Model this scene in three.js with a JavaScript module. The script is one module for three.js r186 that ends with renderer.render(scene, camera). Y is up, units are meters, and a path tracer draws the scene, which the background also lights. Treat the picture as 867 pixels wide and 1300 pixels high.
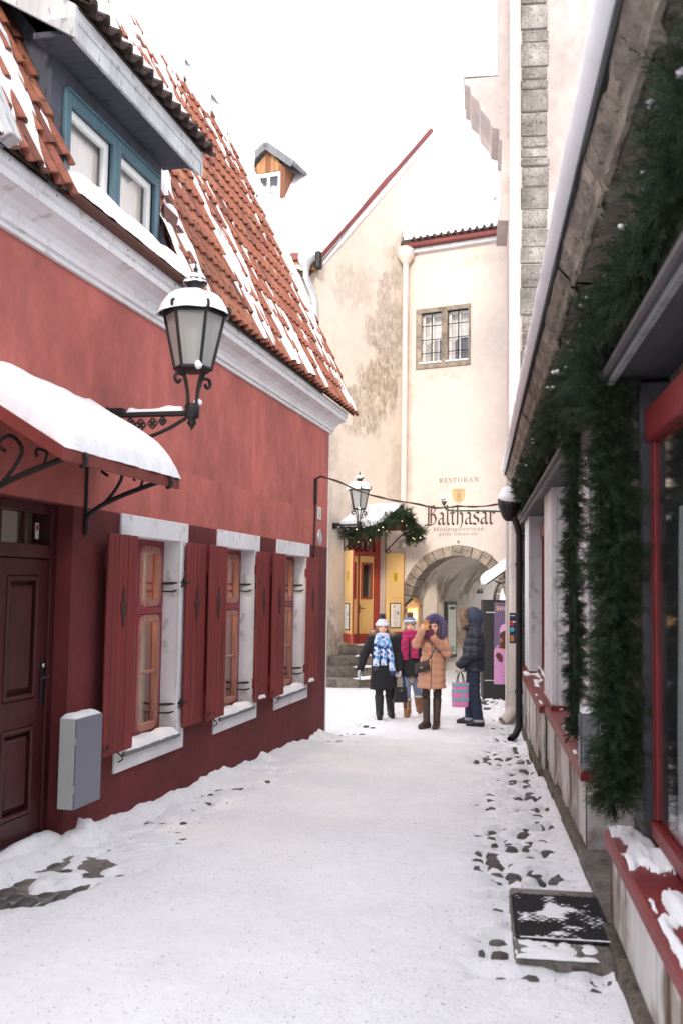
import * as THREE from 'three';
import { mergeGeometries } from 'three/addons/utils/BufferGeometryUtils.js';

// ---------- camera ----------
const EYE = 1.7, PITCH = 0.0751, ROLL = 0.0147, FOCAL = 1250;
const camera = new THREE.PerspectiveCamera(2 * Math.atan(650 / FOCAL) * 180 / Math.PI, 867 / 1300, 0.05, 2000);
camera.position.set(0, EYE, 0);
camera.rotation.order = 'YXZ';
camera.rotation.set(PITCH, 0, ROLL);
camera.focus = 12; camera.userData.fStop = 3.2;
const scene = new THREE.Scene();

// ---------- sky: bright, even winter overcast ----------
{
  const W = 256, H = 128, a = new Float32Array(W * H * 4);
  for (let j = 0; j < H; j++) for (let i = 0; i < W; i++) {
    const el = ((j + 0.5) / H - 0.5) * Math.PI, s = Math.max(0, Math.sin(el)), k = (j * W + i) * 4;
    const L = 0.86 * (0.8 + 0.35 * s);
    a[k] = L * 0.965; a[k + 1] = L * 0.98; a[k + 2] = L * 1.05; a[k + 3] = 1;
  }
  const t = new THREE.DataTexture(a, W, H, THREE.RGBAFormat, THREE.FloatType);
  t.mapping = THREE.EquirectangularReflectionMapping; t.magFilter = THREE.LinearFilter; t.needsUpdate = true;
  scene.background = t; scene.environment = t;
}
// ---------- veiled sun, high behind the camera ----------
const sun = new THREE.DirectionalLight(new THREE.Color(1, 0.9, 0.79), 1.2);
sun.position.set(-4.8, 16, 24.8); sun.target.position.set(0, 0, -12);
sun.castShadow = true; sun.shadow.radius = 22; sun.shadow.mapSize.set(2048, 2048);
Object.assign(sun.shadow.camera, { left: -25, right: 25, top: 25, bottom: -25, near: 1, far: 90 });
scene.add(sun, sun.target);
const renderer = new THREE.WebGLRenderer({ antialias: true });
renderer.setSize(682, 1024);
renderer.shadowMap.enabled = true;
renderer.toneMapping = THREE.LinearToneMapping;
renderer.toneMappingExposure = 2.6;

// ---------- helpers ----------
let seedState = 7;
const rnd = () => { seedState = (seedState + 0x6d2b79f5) | 0; let t = Math.imul(seedState ^ (seedState >>> 15), 1 | seedState); t = (t + Math.imul(t ^ (t >>> 7), 61 | t)) ^ t; return ((t ^ (t >>> 14)) >>> 0) / 4294967296; };
const rr = (a, b) => a + (b - a) * rnd();
const clamp = (x, a = 0, b = 1) => Math.min(b, Math.max(a, x));
const lerp = (a, b, t) => a + (b - a) * t;
const sst = (a, b, x) => { const t = clamp((x - a) / (b - a)); return t * t * (3 - 2 * t); };
const hash = (x, y, z = 0) => { let h = Math.imul(x | 0, 374761393) ^ Math.imul(y | 0, 668265263) ^ Math.imul(z | 0, 2147483647 - 97); h = Math.imul(h ^ (h >>> 13), 1274126177); return ((h ^ (h >>> 16)) >>> 0) / 4294967296; };
function vn(x, y, per = 0, sd = 0) {             // value noise, periodic when per > 0
  const ix = Math.floor(x), iy = Math.floor(y), fx = x - ix, fy = y - iy, u = fx * fx * (3 - 2 * fx), v = fy * fy * (3 - 2 * fy);
  const m = (a) => (per ? ((a % per) + per) % per : a);
  return lerp(lerp(hash(m(ix), m(iy), sd), hash(m(ix + 1), m(iy), sd), u), lerp(hash(m(ix), m(iy + 1), sd), hash(m(ix + 1), m(iy + 1), sd), u), v);
}
function fbm(x, y, oct = 5, per = 0, sd = 0) { let s = 0, a = 0.5, n = 0; for (let i = 0; i < oct; i++) { s += a * vn(x, y, per, sd + i * 17); n += a; a *= 0.5; x *= 2; y *= 2; per *= 2; } return s / n; }
const V = (x, y, z) => new THREE.Vector3(x, y, z);

// a frame: origin on the ground plan, local x along a wall, z out of it
class Frame {
  constructor(o, d) { this.o = o.clone(); this.d = d.clone().normalize(); this.n = V(-this.d.z, 0, this.d.x); this.turn = Math.atan2(-this.d.z, this.d.x); }
  w(x, y, z) { return this.o.clone().addScaledVector(this.d, x).addScaledVector(this.n, z).add(V(0, y, 0)); }
}
const fromDir = (th, x0, flip) => { const d = V(Math.sin(th), 0, -Math.cos(th)), n = V(Math.cos(th), 0, Math.sin(th)); return new Frame(n.clone().multiplyScalar(x0 * n.x), flip ? d.negate() : d); };
const FL = fromDir(0.2358, -3.52, false), FR = fromDir(0.1378, 0.66, true);
const CORNER = V(1.362, 0, -22.5);
const FG = new Frame(CORNER, V(0.707, 0, -0.707)), FF = new Frame(CORNER, V(0.889, 0, 0.457)), FK = new Frame(V(2.586, 0, -15.3), V(Math.cos(0.1378), 0, Math.sin(0.1378)));
const groundY = (s) => -0.03 - 0.35 * clamp((s - 4.6) / 9.6) + 0.02 * Math.max(0, Math.min(1, (4.6 - s) / 4));

const taken = {};
const numbered = (n) => { const k = (taken[n] = (taken[n] ?? -1) + 1); return k ? n + '_' + String(k).padStart(3, '0') : n; };
function tag(o, label, category, group) { Object.assign(o.userData, { label, category }); if (group) o.userData.group = group; return o; }
function thing(name, label, category, frame, pos = [0, 0, 0], group, turn = 0) {
  const g = new THREE.Group(); g.name = numbered(name);
  if (frame) { g.position.copy(frame.w(...pos)); g.rotation.y = frame.turn + turn; } else { g.position.set(...pos); g.rotation.y = turn; }
  scene.add(g); return tag(g, label, category, group);
}
const structure = (o) => { o.userData.kind = 'structure'; return o; };
const stuff = (o) => { o.userData.kind = 'stuff'; return o; };
function plain(g) {
  g = g.index ? g.toNonIndexed() : g;
  for (const k of Object.keys(g.attributes)) if (!['position', 'normal', 'uv', 'color'].includes(k)) g.deleteAttribute(k);
  if (!g.attributes.normal) g.computeVertexNormals();
  if (!g.attributes.uv) g.setAttribute('uv', new THREE.BufferAttribute(new Float32Array(g.attributes.position.count * 2), 2));
  return g;
}
function boxUV(g) {                               // uv in metres, from the face's main direction
  const p = g.attributes.position.array, uv = g.attributes.uv.array, a = V(), b = V(), n = V();
  for (let i = 0; i < p.length / 9; i++) {
    a.set(p[i * 9 + 3] - p[i * 9], p[i * 9 + 4] - p[i * 9 + 1], p[i * 9 + 5] - p[i * 9 + 2]); b.set(p[i * 9 + 6] - p[i * 9], p[i * 9 + 7] - p[i * 9 + 1], p[i * 9 + 8] - p[i * 9 + 2]);
    n.crossVectors(a, b); const ax = Math.abs(n.x), ay = Math.abs(n.y), az = Math.abs(n.z);
    for (let k = 0; k < 3; k++) {
      const x = p[i * 9 + k * 3], y = p[i * 9 + k * 3 + 1], z = p[i * 9 + k * 3 + 2], o = i * 6 + k * 2;
      if (az >= ax && az >= ay) { uv[o] = x; uv[o + 1] = y; } else if (ax >= ay) { uv[o] = z + 0.37; uv[o + 1] = y; } else { uv[o] = x; uv[o + 1] = z + 0.21; }
    }
  }
  return g;
}
function mesh(name, g, mat, parent) {
  const m = new THREE.Mesh(g, mat); m.castShadow = m.receiveShadow = true;
  if (parent) { m.name = name; parent.add(m); } else { m.name = numbered(name); scene.add(m); }
  return m;
}
// chamfered box from its limits
function cbox(x0, x1, y0, y1, z0, z1, b = 0.004) {
  const X = [x0, x1], Y = [y0, y1], Z = [z0, z1], pos = [];
  b = Math.min(b, (x1 - x0) * 0.45, (y1 - y0) * 0.45, (z1 - z0) * 0.45);
  const P = (i, j, k, ax) => [X[i] + (ax === 0 ? 0 : i ? -b : b), Y[j] + (ax === 1 ? 0 : j ? -b : b), Z[k] + (ax === 2 ? 0 : k ? -b : b)];
  const c = [(x0 + x1) / 2, (y0 + y1) / 2, (z0 + z1) / 2];
  const tri = (p, q, r) => {
    const ux = q[0] - p[0], uy = q[1] - p[1], uz = q[2] - p[2], vx = r[0] - p[0], vy = r[1] - p[1], vz = r[2] - p[2];
    const nx = uy * vz - uz * vy, ny = uz * vx - ux * vz, nz = ux * vy - uy * vx, mx = (p[0] + q[0] + r[0]) / 3 - c[0], my = (p[1] + q[1] + r[1]) / 3 - c[1], mz = (p[2] + q[2] + r[2]) / 3 - c[2];
    if (nx * mx + ny * my + nz * mz > 0) pos.push(...p, ...q, ...r); else pos.push(...p, ...r, ...q);
  };
  const quad = (p, q, r, s) => { tri(p, q, r); tri(p, r, s); };
  for (const i of [0, 1]) {
    quad(P(i, 0, 0, 0), P(i, 1, 0, 0), P(i, 1, 1, 0), P(i, 0, 1, 0));
    quad(P(0, i, 0, 1), P(1, i, 0, 1), P(1, i, 1, 1), P(0, i, 1, 1));
    quad(P(0, 0, i, 2), P(1, 0, i, 2), P(1, 1, i, 2), P(0, 1, i, 2));
    for (const j of [0, 1]) {
      quad(P(i, j, 0, 0), P(i, j, 1, 0), P(i, j, 1, 1), P(i, j, 0, 1));
      quad(P(i, 0, j, 0), P(i, 1, j, 0), P(i, 1, j, 2), P(i, 0, j, 2));
      quad(P(0, i, j, 1), P(1, i, j, 1), P(1, i, j, 2), P(0, i, j, 2));
      for (const k of [0, 1]) tri(P(i, j, k, 0), P(i, j, k, 1), P(i, j, k, 2));
    }
  }
  const g = new THREE.BufferGeometry();
  g.setAttribute('position', new THREE.BufferAttribute(new Float32Array(pos), 3));
  g.computeVertexNormals();
  return plain(g);
}
function cyl(p, q, r0, r1 = r0, seg = 10, caps = true) {
  const a = p.isVector3 ? p : V(...p), b = q.isVector3 ? q : V(...q), d = b.clone().sub(a), L = d.length();
  const g = new THREE.CylinderGeometry(r1, r0, L, seg, 1, !caps); g.translate(0, L / 2, 0);
  g.applyQuaternion(new THREE.Quaternion().setFromUnitVectors(V(0, 1, 0), d.normalize())); g.translate(a.x, a.y, a.z);
  return plain(g);
}
const tube = (pts, r, n = 24, seg = 7, closed = false) => plain(new THREE.TubeGeometry(new THREE.CatmullRomCurve3(pts.map((p) => (p.isVector3 ? p : V(...p))), closed), n, r, seg, closed));
const lathe = (pts, seg = 16) => plain(new THREE.LatheGeometry(pts.map(([r, y]) => new THREE.Vector2(r, y)), seg));
function ball(x, y, z, rx, ry = rx, rz = rx, seg = 12) { const g = new THREE.SphereGeometry(1, seg, Math.max(6, seg - 3)); g.scale(rx, ry, rz); g.translate(x, y, z); return plain(g); }
// a polygon in (x, y), possibly with holes, given depth from z0 to z1
function slab(pts, z0, z1, holes = [], bevel = 0) {
  const s = new THREE.Shape(pts.map(([x, y]) => new THREE.Vector2(x, y)));
  for (const h of holes) s.holes.push(new THREE.Path(h.map(([x, y]) => new THREE.Vector2(x, y))));
  const g = new THREE.ExtrudeGeometry(s, { depth: z1 - z0 - 2 * bevel, bevelEnabled: bevel > 0, bevelThickness: bevel, bevelSize: bevel, bevelOffset: -bevel, bevelSegments: 1, curveSegments: 12 });
  g.translate(0, 0, z0 + bevel); return plain(g);
}
const rectP = (x0, x1, y0, y1) => [[x0, y0], [x1, y0], [x1, y1], [x0, y1]];
// a profile in (z, y) swept along x
function sweepX(profile, x0, x1) {
  const s = new THREE.Shape(profile.map(([z, y]) => new THREE.Vector2(z, y)));
  const g = new THREE.ExtrudeGeometry(s, { depth: x1 - x0, bevelEnabled: false });
  g.applyMatrix4(new THREE.Matrix4().set(0, 0, 1, x0, 0, 1, 0, 0, 1, 0, 0, 0, 0, 0, 0, 1));   // (a, b, c) -> (c, b, a)
  const q = plain(g), p = q.attributes.position.array, nn = q.attributes.normal.array;         // the map mirrors: turn the faces
  for (let i = 0; i < p.length; i += 9) for (let k = 0; k < 3; k++) { let t = p[i + 3 + k]; p[i + 3 + k] = p[i + 6 + k]; p[i + 6 + k] = t; t = nn[i + 3 + k]; nn[i + 3 + k] = nn[i + 6 + k]; nn[i + 6 + k] = t; }
  return q;
}
const join = (list) => boxUV(mergeGeometries(list.map(plain), false));
const part = (name, list, mat, parent) => mesh(name, join(Array.isArray(list) ? list : [list]), mat, parent);
// a bumpy sheet over a grid: f(i/nx, j/ny) -> [x, y, z] or null where there is none
function sheet(nx, ny, f) {
  const id = new Int32Array((nx + 1) * (ny + 1)).fill(-1), pos = [], idx = [];
  for (let j = 0; j <= ny; j++) for (let i = 0; i <= nx; i++) { const p = f(i / nx, j / ny, i, j); if (p) { id[j * (nx + 1) + i] = pos.length / 3; pos.push(p[0], p[1], p[2]); } }
  for (let j = 0; j < ny; j++) for (let i = 0; i < nx; i++) {
    const a = id[j * (nx + 1) + i], b = id[j * (nx + 1) + i + 1], c = id[(j + 1) * (nx + 1) + i + 1], d = id[(j + 1) * (nx + 1) + i];
    if (a >= 0 && b >= 0 && c >= 0) idx.push(a, b, c);
    if (a >= 0 && c >= 0 && d >= 0) idx.push(a, c, d);
  }
  const g = new THREE.BufferGeometry(); g.setAttribute('position', new THREE.BufferAttribute(new Float32Array(pos), 3)); g.setIndex(idx); g.computeVertexNormals();
  return g;
}
function planarUV(g, ax = 0, ay = 2) { const p = g.attributes.position, uv = new Float32Array(p.count * 2); for (let i = 0; i < p.count; i++) { uv[i * 2] = p.getComponent(i, ax); uv[i * 2 + 1] = p.getComponent(i, ay); } g.setAttribute('uv', new THREE.BufferAttribute(uv, 2)); return g; }

// a lump of lying snow: plan rectangle with rounded uneven rim and top; y = base(x, z) + thickness
function snowLump(x0, x1, z0, z1, base, thick, o = {}) {
  const nx = o.nx ?? Math.max(6, Math.round((x1 - x0) / 0.035)), nz = o.nz ?? Math.max(5, Math.round((z1 - z0) / 0.035)), rim = o.rim ?? 0.07, sd = o.seed ?? 3, fr = o.freq ?? 6, amp = o.amp ?? 0.35;
  const edge = (x, z) => {
    const dx = Math.min(x - x0, x1 - x), dz = Math.min(o.openBack ? 9 : z - z0, z1 - z);
    const e = (d) => { const t = clamp(d / rim); return Math.sqrt(1 - (1 - t) * (1 - t)); };
    return e(dx) * e(dz);
  };
  const top = (u, v) => { const wob = 0.03 * (o.wobble ?? 1); let x = lerp(x0, x1, u), z = lerp(z0, z1, v); const k = edge(x, z), h = k * thick * (1 - amp + 2 * amp * fbm(x * fr + sd, z * fr + sd * 3, 3)); x += (fbm(z * 9, sd + x * 9, 3) - 0.5) * wob; z += (fbm(x * 9 + 40, sd + z * 9, 3) - 0.5) * wob; return [x, base(x, z) + h, z]; };
  const up = sheet(nx, nz, (u, v) => { const p = top(u, v); return [p[0], p[1], p[2]]; });
  const g = plain(planarUV(up)); const p = g.attributes.position.array;                      // sheet faces down for this winding: turn
  const n = g.attributes.normal.array; for (let i = 0; i < n.length; i++) n[i] = -n[i];
  for (let i = 0; i < p.length; i += 9) for (let k = 0; k < 3; k++) { let t = p[i + 3 + k]; p[i + 3 + k] = p[i + 6 + k]; p[i + 6 + k] = t; t = n[i + 3 + k]; n[i + 3 + k] = n[i + 6 + k]; n[i + 6 + k] = t; }
  return g;
}

// ---------- textures: colour grain only ----------
function dataTex(n, f, srgb = true, rep = 1) {
  const a = new Uint8Array(n * n * 4);
  for (let j = 0; j < n; j++) for (let i = 0; i < n; i++) { const c = f(i / n, j / n, i, j), k = (j * n + i) * 4; for (let q = 0; q < 3; q++) a[k + q] = clamp(Array.isArray(c) ? c[q] : c) * 255; a[k + 3] = 255; }
  const t = new THREE.DataTexture(a, n, n); t.wrapS = t.wrapT = THREE.RepeatWrapping; t.magFilter = THREE.LinearFilter; t.minFilter = THREE.LinearMipmapLinearFilter;
  if (srgb) t.colorSpace = THREE.SRGBColorSpace; t.repeat.set(1 / rep, 1 / rep); t.needsUpdate = true; return t;
}
const withRep = (t, x, y = x) => { const c = t.clone(); c.repeat.set(1 / x, 1 / y); c.needsUpdate = true; return c; };
const T = {};
T.plaster = dataTex(512, (u, v) => { const a = fbm(u * 5, v * 4, 6, 0 + 5, 1) , b = fbm(u * 24, v * 10, 4, 24, 5), c = fbm(u * 64, v * 64, 2, 64, 9); return 0.80 + 0.26 * (a - 0.5) + 0.14 * (b - 0.5) + 0.06 * (c - 0.5) + 0.08; }, true, 2.7);
T.fine = dataTex(256, (u, v) => fbm(u * 16, v * 16, 5, 16, 3), false, 0.5);
T.grain = dataTex(512, (u, v) => { const a = fbm(u * 36, v * 2, 4, 36, 2), b = fbm(u * 120, v * 5, 3, 120, 4), c = fbm(u * 4, v * 4, 3, 4, 8); return 0.78 + 0.3 * (a - 0.5) + 0.16 * (b - 0.5) + 0.2 * (c - 0.5) + 0.06; }, true, 0.6);
T.stone = dataTex(512, (u, v) => { const a = fbm(u * 4, v * 4, 6, 4, 12), b = fbm(u * 40, v * 40, 3, 40, 14), p = fbm(u * 28 + 3, v * 28, 3, 28, 21); const k = 0.74 + 0.5 * (a - 0.5) + 0.25 * (b - 0.5) - (p < 0.33 ? 0.22 * sst(0.33, 0.2, p) : 0); return [k, k * 0.985, k * 0.96]; }, true, 1.1);
T.stoneBump = dataTex(512, (u, v) => 0.5 * fbm(u * 6, v * 6, 6, 6, 12) + 0.5 * fbm(u * 48, v * 48, 3, 48, 14), false, 1.1);
T.clay = dataTex(256, (u, v) => { const a = fbm(u * 5, v * 5, 5, 5, 31), b = fbm(u * 30, v * 30, 3, 30, 33), d = fbm(u * 9 + 2, v * 9, 4, 9, 35); const m = 0.84 + 0.5 * (a - 0.5) + 0.25 * (b - 0.5), s = sst(0.6, 0.72, d) * 0.45; return [m * (1 - s), m * (1 - s * 0.9), m * (1 - s * 0.8)]; }, true, 0.55);
T.snow = dataTex(1024, (u, v, i, j) => {
  const a = fbm(u * 6, v * 6, 5, 6, 41), b = fbm(u * 70, v * 70, 2, 70, 43), s = fbm(u * 190, v * 190, 2, 190, 47), z = fbm(u * 3 + 5, v * 3, 3, 3, 49);
  let k = 0.955 + 0.05 * (a - 0.5) + 0.035 * (b - 0.5), w = 0; const th = 0.165 + 0.09 * (z - 0.45);
  if (s < th) w = sst(th, th - 0.05, s) * 0.34;
  return [k * (1 - w), k * (1 - w * 1.05) , k * (1 - w * 1.08)];
}, true, 2.3);
T.cleanSnow = dataTex(256, (u, v) => { const k = 0.96 + 0.04 * (fbm(u * 8, v * 8, 5, 8, 51) - 0.5); return [k, k, k]; }, true, 0.8);
T.snowBump = dataTex(512, (u, v) => 0.6 * fbm(u * 10, v * 10, 6, 10, 61) + 0.4 * fbm(u * 60, v * 60, 3, 60, 63), false, 0.9);
T.peel = dataTex(512, (u, v) => { const a = fbm(u * 6, v * 3, 6, 6, 71), b = fbm(u * 40, v * 6, 4, 40, 73), s = sst(0.68, 0.72, fbm(u * 24, v * 9, 5, 24, 75)); const k = 0.9 + 0.2 * (a - 0.5) + 0.12 * (b - 0.5); return [lerp(k, 0.5, s * 0.4), lerp(k, 0.48, s * 0.4), lerp(k, 0.46, s * 0.4)]; }, true, 1.3);
T.dirt = dataTex(512, (u, v) => { const a = fbm(u * 10, v * 2, 6, 10, 81), b = fbm(u * 40, v * 8, 4, 40, 83), c = fbm(u * 5, v * 5, 5, 5, 85), s = sst(0.52, 0.75, a) * 0.5 + sst(0.55, 0.7, c) * 0.25; const k = 0.95 + 0.12 * (b - 0.5); return [k * (1 - s * 0.8), k * (1 - s * 0.95), k * (1 - s * 1.05)]; }, true, 1.7);

T.whiteWash = dataTex(512, (u, v) => { const a = fbm(u * 6, v * 5, 6, 0, 91), b = fbm(u * 30, v * 14, 3, 0, 93), s = sst(0.6, 0.8, fbm(u * 34 + 4, v * 25, 5, 0, 95)); const k = 0.955 + 0.1 * (a - 0.5) + 0.06 * (b - 0.5); return [k * (1 - s * 0.12), k * (1 - s * 0.13), k * (1 - s * 0.15)]; }, true, 3.1);
function mat(r, g, b, o = {}) {
  const m = new THREE.MeshStandardMaterial({ roughness: o.rough ?? 0.85, metalness: o.metal ?? 0 });
  m.color.setRGB(r, g, b);
  if (o.map) m.map = o.map;
  if (o.bump) { m.bumpMap = o.bump; m.bumpScale = o.bs ?? 0.004; }
  return m;
}
const fineB = (rep) => withRep(T.fine, rep);
const M = {
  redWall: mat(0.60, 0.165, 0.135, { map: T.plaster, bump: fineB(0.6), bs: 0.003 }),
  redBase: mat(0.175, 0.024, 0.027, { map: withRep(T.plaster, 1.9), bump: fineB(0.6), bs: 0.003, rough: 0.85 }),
  shutter: mat(0.27, 0.03, 0.028, { map: withRep(T.grain, 0.9, 2.2), rough: 0.7 }),
  door: mat(0.085, 0.015, 0.02, { map: withRep(T.grain, 0.5, 1.2), rough: 0.42 }),
  white: mat(0.84, 0.84, 0.86, { map: T.whiteWash, bump: fineB(0.5), bs: 0.002 }),
  cornice: mat(0.82, 0.82, 0.83, { map: T.whiteWash, bump: fineB(0.4), bs: 0.001 }),
  peel: mat(0.62, 0.63, 0.64, { map: T.peel, rough: 0.8, bump: fineB(0.3), bs: 0.001 }),
  sash: mat(0.55, 0.25, 0.19, { map: T.grain, rough: 0.55 }),
  sashRed: mat(0.26, 0.035, 0.05, { rough: 0.5 }),
  iron: mat(0.018, 0.016, 0.017, { rough: 0.55, metal: 0.3 }),
  rustIron: mat(0.05, 0.022, 0.018, { rough: 0.8 }),
  glass: new THREE.MeshPhysicalMaterial({ color: 0xffffff, roughness: 0.03, transmission: 1, thickness: 0, ior: 1.5 }),
  snow: mat(0.93, 0.93, 0.95, { map: T.snow, bump: T.snowBump, bs: 0.012, rough: 0.9 }),
  snowClean: mat(0.93, 0.93, 0.95, { map: T.cleanSnow, bump: T.snowBump, bs: 0.008, rough: 0.9 }),
  tile: [mat(0.38, 0.125, 0.066, { map: T.clay, bump: fineB(0.2), bs: 0.002, rough: 0.8 }), mat(0.31, 0.095, 0.054, { map: withRep(T.clay, 0.7), bump: fineB(0.2), bs: 0.002, rough: 0.8 }), mat(0.38, 0.15, 0.085, { map: withRep(T.clay, 0.4), rough: 0.85 }), mat(0.19, 0.06, 0.04, { map: withRep(T.clay, 0.6), rough: 0.85 })],
  darkTile: mat(0.07, 0.04, 0.032, { map: T.clay, rough: 0.9 }),
  roofDeck: mat(0.06, 0.035, 0.028),
  slate: mat(0.085, 0.09, 0.12, { map: withRep(T.peel, 0.8), rough: 0.8 }),
  teal: mat(0.09, 0.19, 0.24, { map: withRep(T.grain, 0.4, 1.0), rough: 0.6 }),
  whitePaint: mat(0.74, 0.74, 0.72, { rough: 0.5 }),
  curtain: new THREE.MeshPhysicalMaterial({ color: new THREE.Color().setRGB(0.7, 0.63, 0.5), roughness: 1, transmission: 0.35, thickness: 0 }),
  lace: mat(0.72, 0.71, 0.68, { rough: 1 }),
  ochre: mat(0.55, 0.33, 0.15, { rough: 0.9 }),
  copper: mat(0.11, 0.04, 0.028, { rough: 0.6, metal: 0.2 }),
  redMetal: mat(0.26, 0.05, 0.042, { map: T.plaster, rough: 0.5 }),
  greyBox: mat(0.17, 0.18, 0.225, { rough: 0.4 }),
  boxSide: mat(0.5, 0.52, 0.5, { rough: 0.5 }),
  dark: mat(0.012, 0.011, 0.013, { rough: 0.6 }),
  chrome: mat(0.6, 0.6, 0.6, { rough: 0.25, metal: 1 }),
  cream: mat(0.83, 0.73, 0.64, { map: withRep(T.plaster, 3.4), bump: fineB(0.8), bs: 0.004 }),
  creamPipe: mat(0.68, 0.61, 0.55, { rough: 0.6 }),
  zinc: mat(0.55, 0.58, 0.6, { rough: 0.45, metal: 0.35 }),
  pink: mat(0.61, 0.51, 0.475, { map: withRep(T.plaster, 4), bump: fineB(0.8), bs: 0.003 }),
  limestone: [mat(0.40, 0.385, 0.36, { map: T.stone, bump: T.stoneBump, bs: 0.02 }), mat(0.46, 0.44, 0.42, { map: withRep(T.stone, 0.8), bump: T.stoneBump, bs: 0.02 }), mat(0.34, 0.325, 0.31, { map: withRep(T.stone, 0.9), bump: T.stoneBump, bs: 0.02 })],
  archStone: [mat(0.58, 0.5, 0.42, { map: T.stone, bump: T.stoneBump, bs: 0.015 }), mat(0.52, 0.45, 0.37, { map: withRep(T.stone, 0.8), bump: T.stoneBump, bs: 0.015 }), mat(0.58, 0.5, 0.42, { map: withRep(T.stone, 0.7), bump: T.stoneBump, bs: 0.015 })],
  brownStone: [mat(0.235, 0.19, 0.155, { map: T.stone, bump: T.stoneBump, bs: 0.02 }), mat(0.20, 0.165, 0.14, { map: withRep(T.stone, 0.7), bump: T.stoneBump, bs: 0.02 }), mat(0.27, 0.225, 0.18, { map: withRep(T.stone, 0.9), bump: T.stoneBump, bs: 0.02 })],
  corniceStone: [mat(0.42, 0.375, 0.32, { map: T.stone, bump: T.stoneBump, bs: 0.02 }), mat(0.37, 0.33, 0.285, { map: withRep(T.stone, 0.7), bump: T.stoneBump, bs: 0.02 }), mat(0.46, 0.42, 0.365, { map: withRep(T.stone, 0.9), bump: T.stoneBump, bs: 0.02 })],
  paleStone: [mat(0.64, 0.62, 0.59, { map: T.dirt, bump: T.stoneBump, bs: 0.006 }), mat(0.58, 0.56, 0.535, { map: withRep(T.dirt, 1.2), bump: T.stoneBump, bs: 0.006 }), mat(0.67, 0.65, 0.62, { map: withRep(T.dirt, 1.4), bump: T.stoneBump, bs: 0.006 })],
  redPaint: mat(0.27, 0.026, 0.03, { map: withRep(T.grain, 0.8, 1.4), rough: 0.45 }),
  deepRed: mat(0.20, 0.02, 0.024, { rough: 0.4 }),
  hood: mat(0.075, 0.07, 0.08, { map: T.plaster, rough: 0.6 }),
  stepStone: [mat(0.36, 0.31, 0.265, { map: T.stone, bump: T.stoneBump, bs: 0.015 }), mat(0.32, 0.275, 0.235, { map: withRep(T.stone, 0.8), bump: T.stoneBump, bs: 0.015 })],
  slabStone: mat(0.34, 0.315, 0.295, { map: T.stone, bump: T.stoneBump, bs: 0.01 }),
  rubber: mat(0.014, 0.013, 0.015, { rough: 0.7 }),
  cobble: [mat(0.24, 0.225, 0.22, { map: T.stone, rough: 0.7 }), mat(0.17, 0.16, 0.165, { map: T.stone, rough: 0.7 }), mat(0.2, 0.165, 0.15, { map: T.stone, rough: 0.75 })],
  yellow: mat(0.84, 0.55, 0.21, { rough: 0.5 }),
  doorRed: mat(0.38, 0.05, 0.03, { rough: 0.5 }),
  orangeWood: mat(0.56, 0.28, 0.12, { map: withRep(T.grain, 0.4, 1), rough: 0.8 }),
  greyWood: mat(0.25, 0.26, 0.27, { map: withRep(T.grain, 0.4, 1), rough: 0.85 }),
  brownWood: mat(0.3, 0.12, 0.06, { map: withRep(T.grain, 0.4, 1), rough: 0.8 }),
  paleRoof: mat(0.42, 0.17, 0.12, { map: T.clay, rough: 0.9 }),
  wire: mat(0.09, 0.05, 0.045, { rough: 0.7 }),
  lampGlass: new THREE.MeshPhysicalMaterial({ color: new THREE.Color().setRGB(0.62, 0.63, 0.6), roughness: 0.45, transmission: 0.6, thickness: 0 }),
};

// ---------- the snowed-over street ----------
const local = (F, X, Z) => [(X - F.o.x) * F.d.x + (Z - F.o.z) * F.d.z, (X - F.o.x) * F.n.x + (Z - F.o.z) * F.n.z];
function stripMask(X, S) {
  const [xl, zl] = local(FL, X, -S), [xr, zr] = local(FR, X, -S);
  const r = sst(0.0, 0.1, zr) * (1 - sst(0.42, 0.8, zr + 0.25 * (fbm(X * 2 + 9, S * 1.3, 3) - 0.5))) * sst(-16.5, -15.5, xr) * (1 - sst(-5.9, -5.6, xr));
  const r2 = sst(0.0, 0.1, zr) * (1 - sst(0.55, 0.85, zr)) * sst(-5.9, -5.6, xr) * (1 - sst(-4.6, -4.3, xr)) * 0.7;
  const l = sst(0.06, 0.16, zl) * (1 - sst(0.4, 0.95, zl + 0.5 * (fbm(X * 2 + 3, S * 2, 3) - 0.5))) * sst(4.5, 5, xl) * (1 - sst(9.2, 11.5, xl)) * 0.86;
  const f = sst(11.8, 12.6, xl) * (1 - sst(14.2, 15.5, xl)) * (1 - sst(0.4, 0.8, zl)) * sst(-0.5, 0.05, zl) * 0.75;
  const k = sst(16.2, 17, S) * (1 - sst(19.5, 21.5, S)) * sst(2.0, 2.4, X) * 0.9;
  return [Math.max(r, r2, k), Math.max(l, f)];
}
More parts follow.
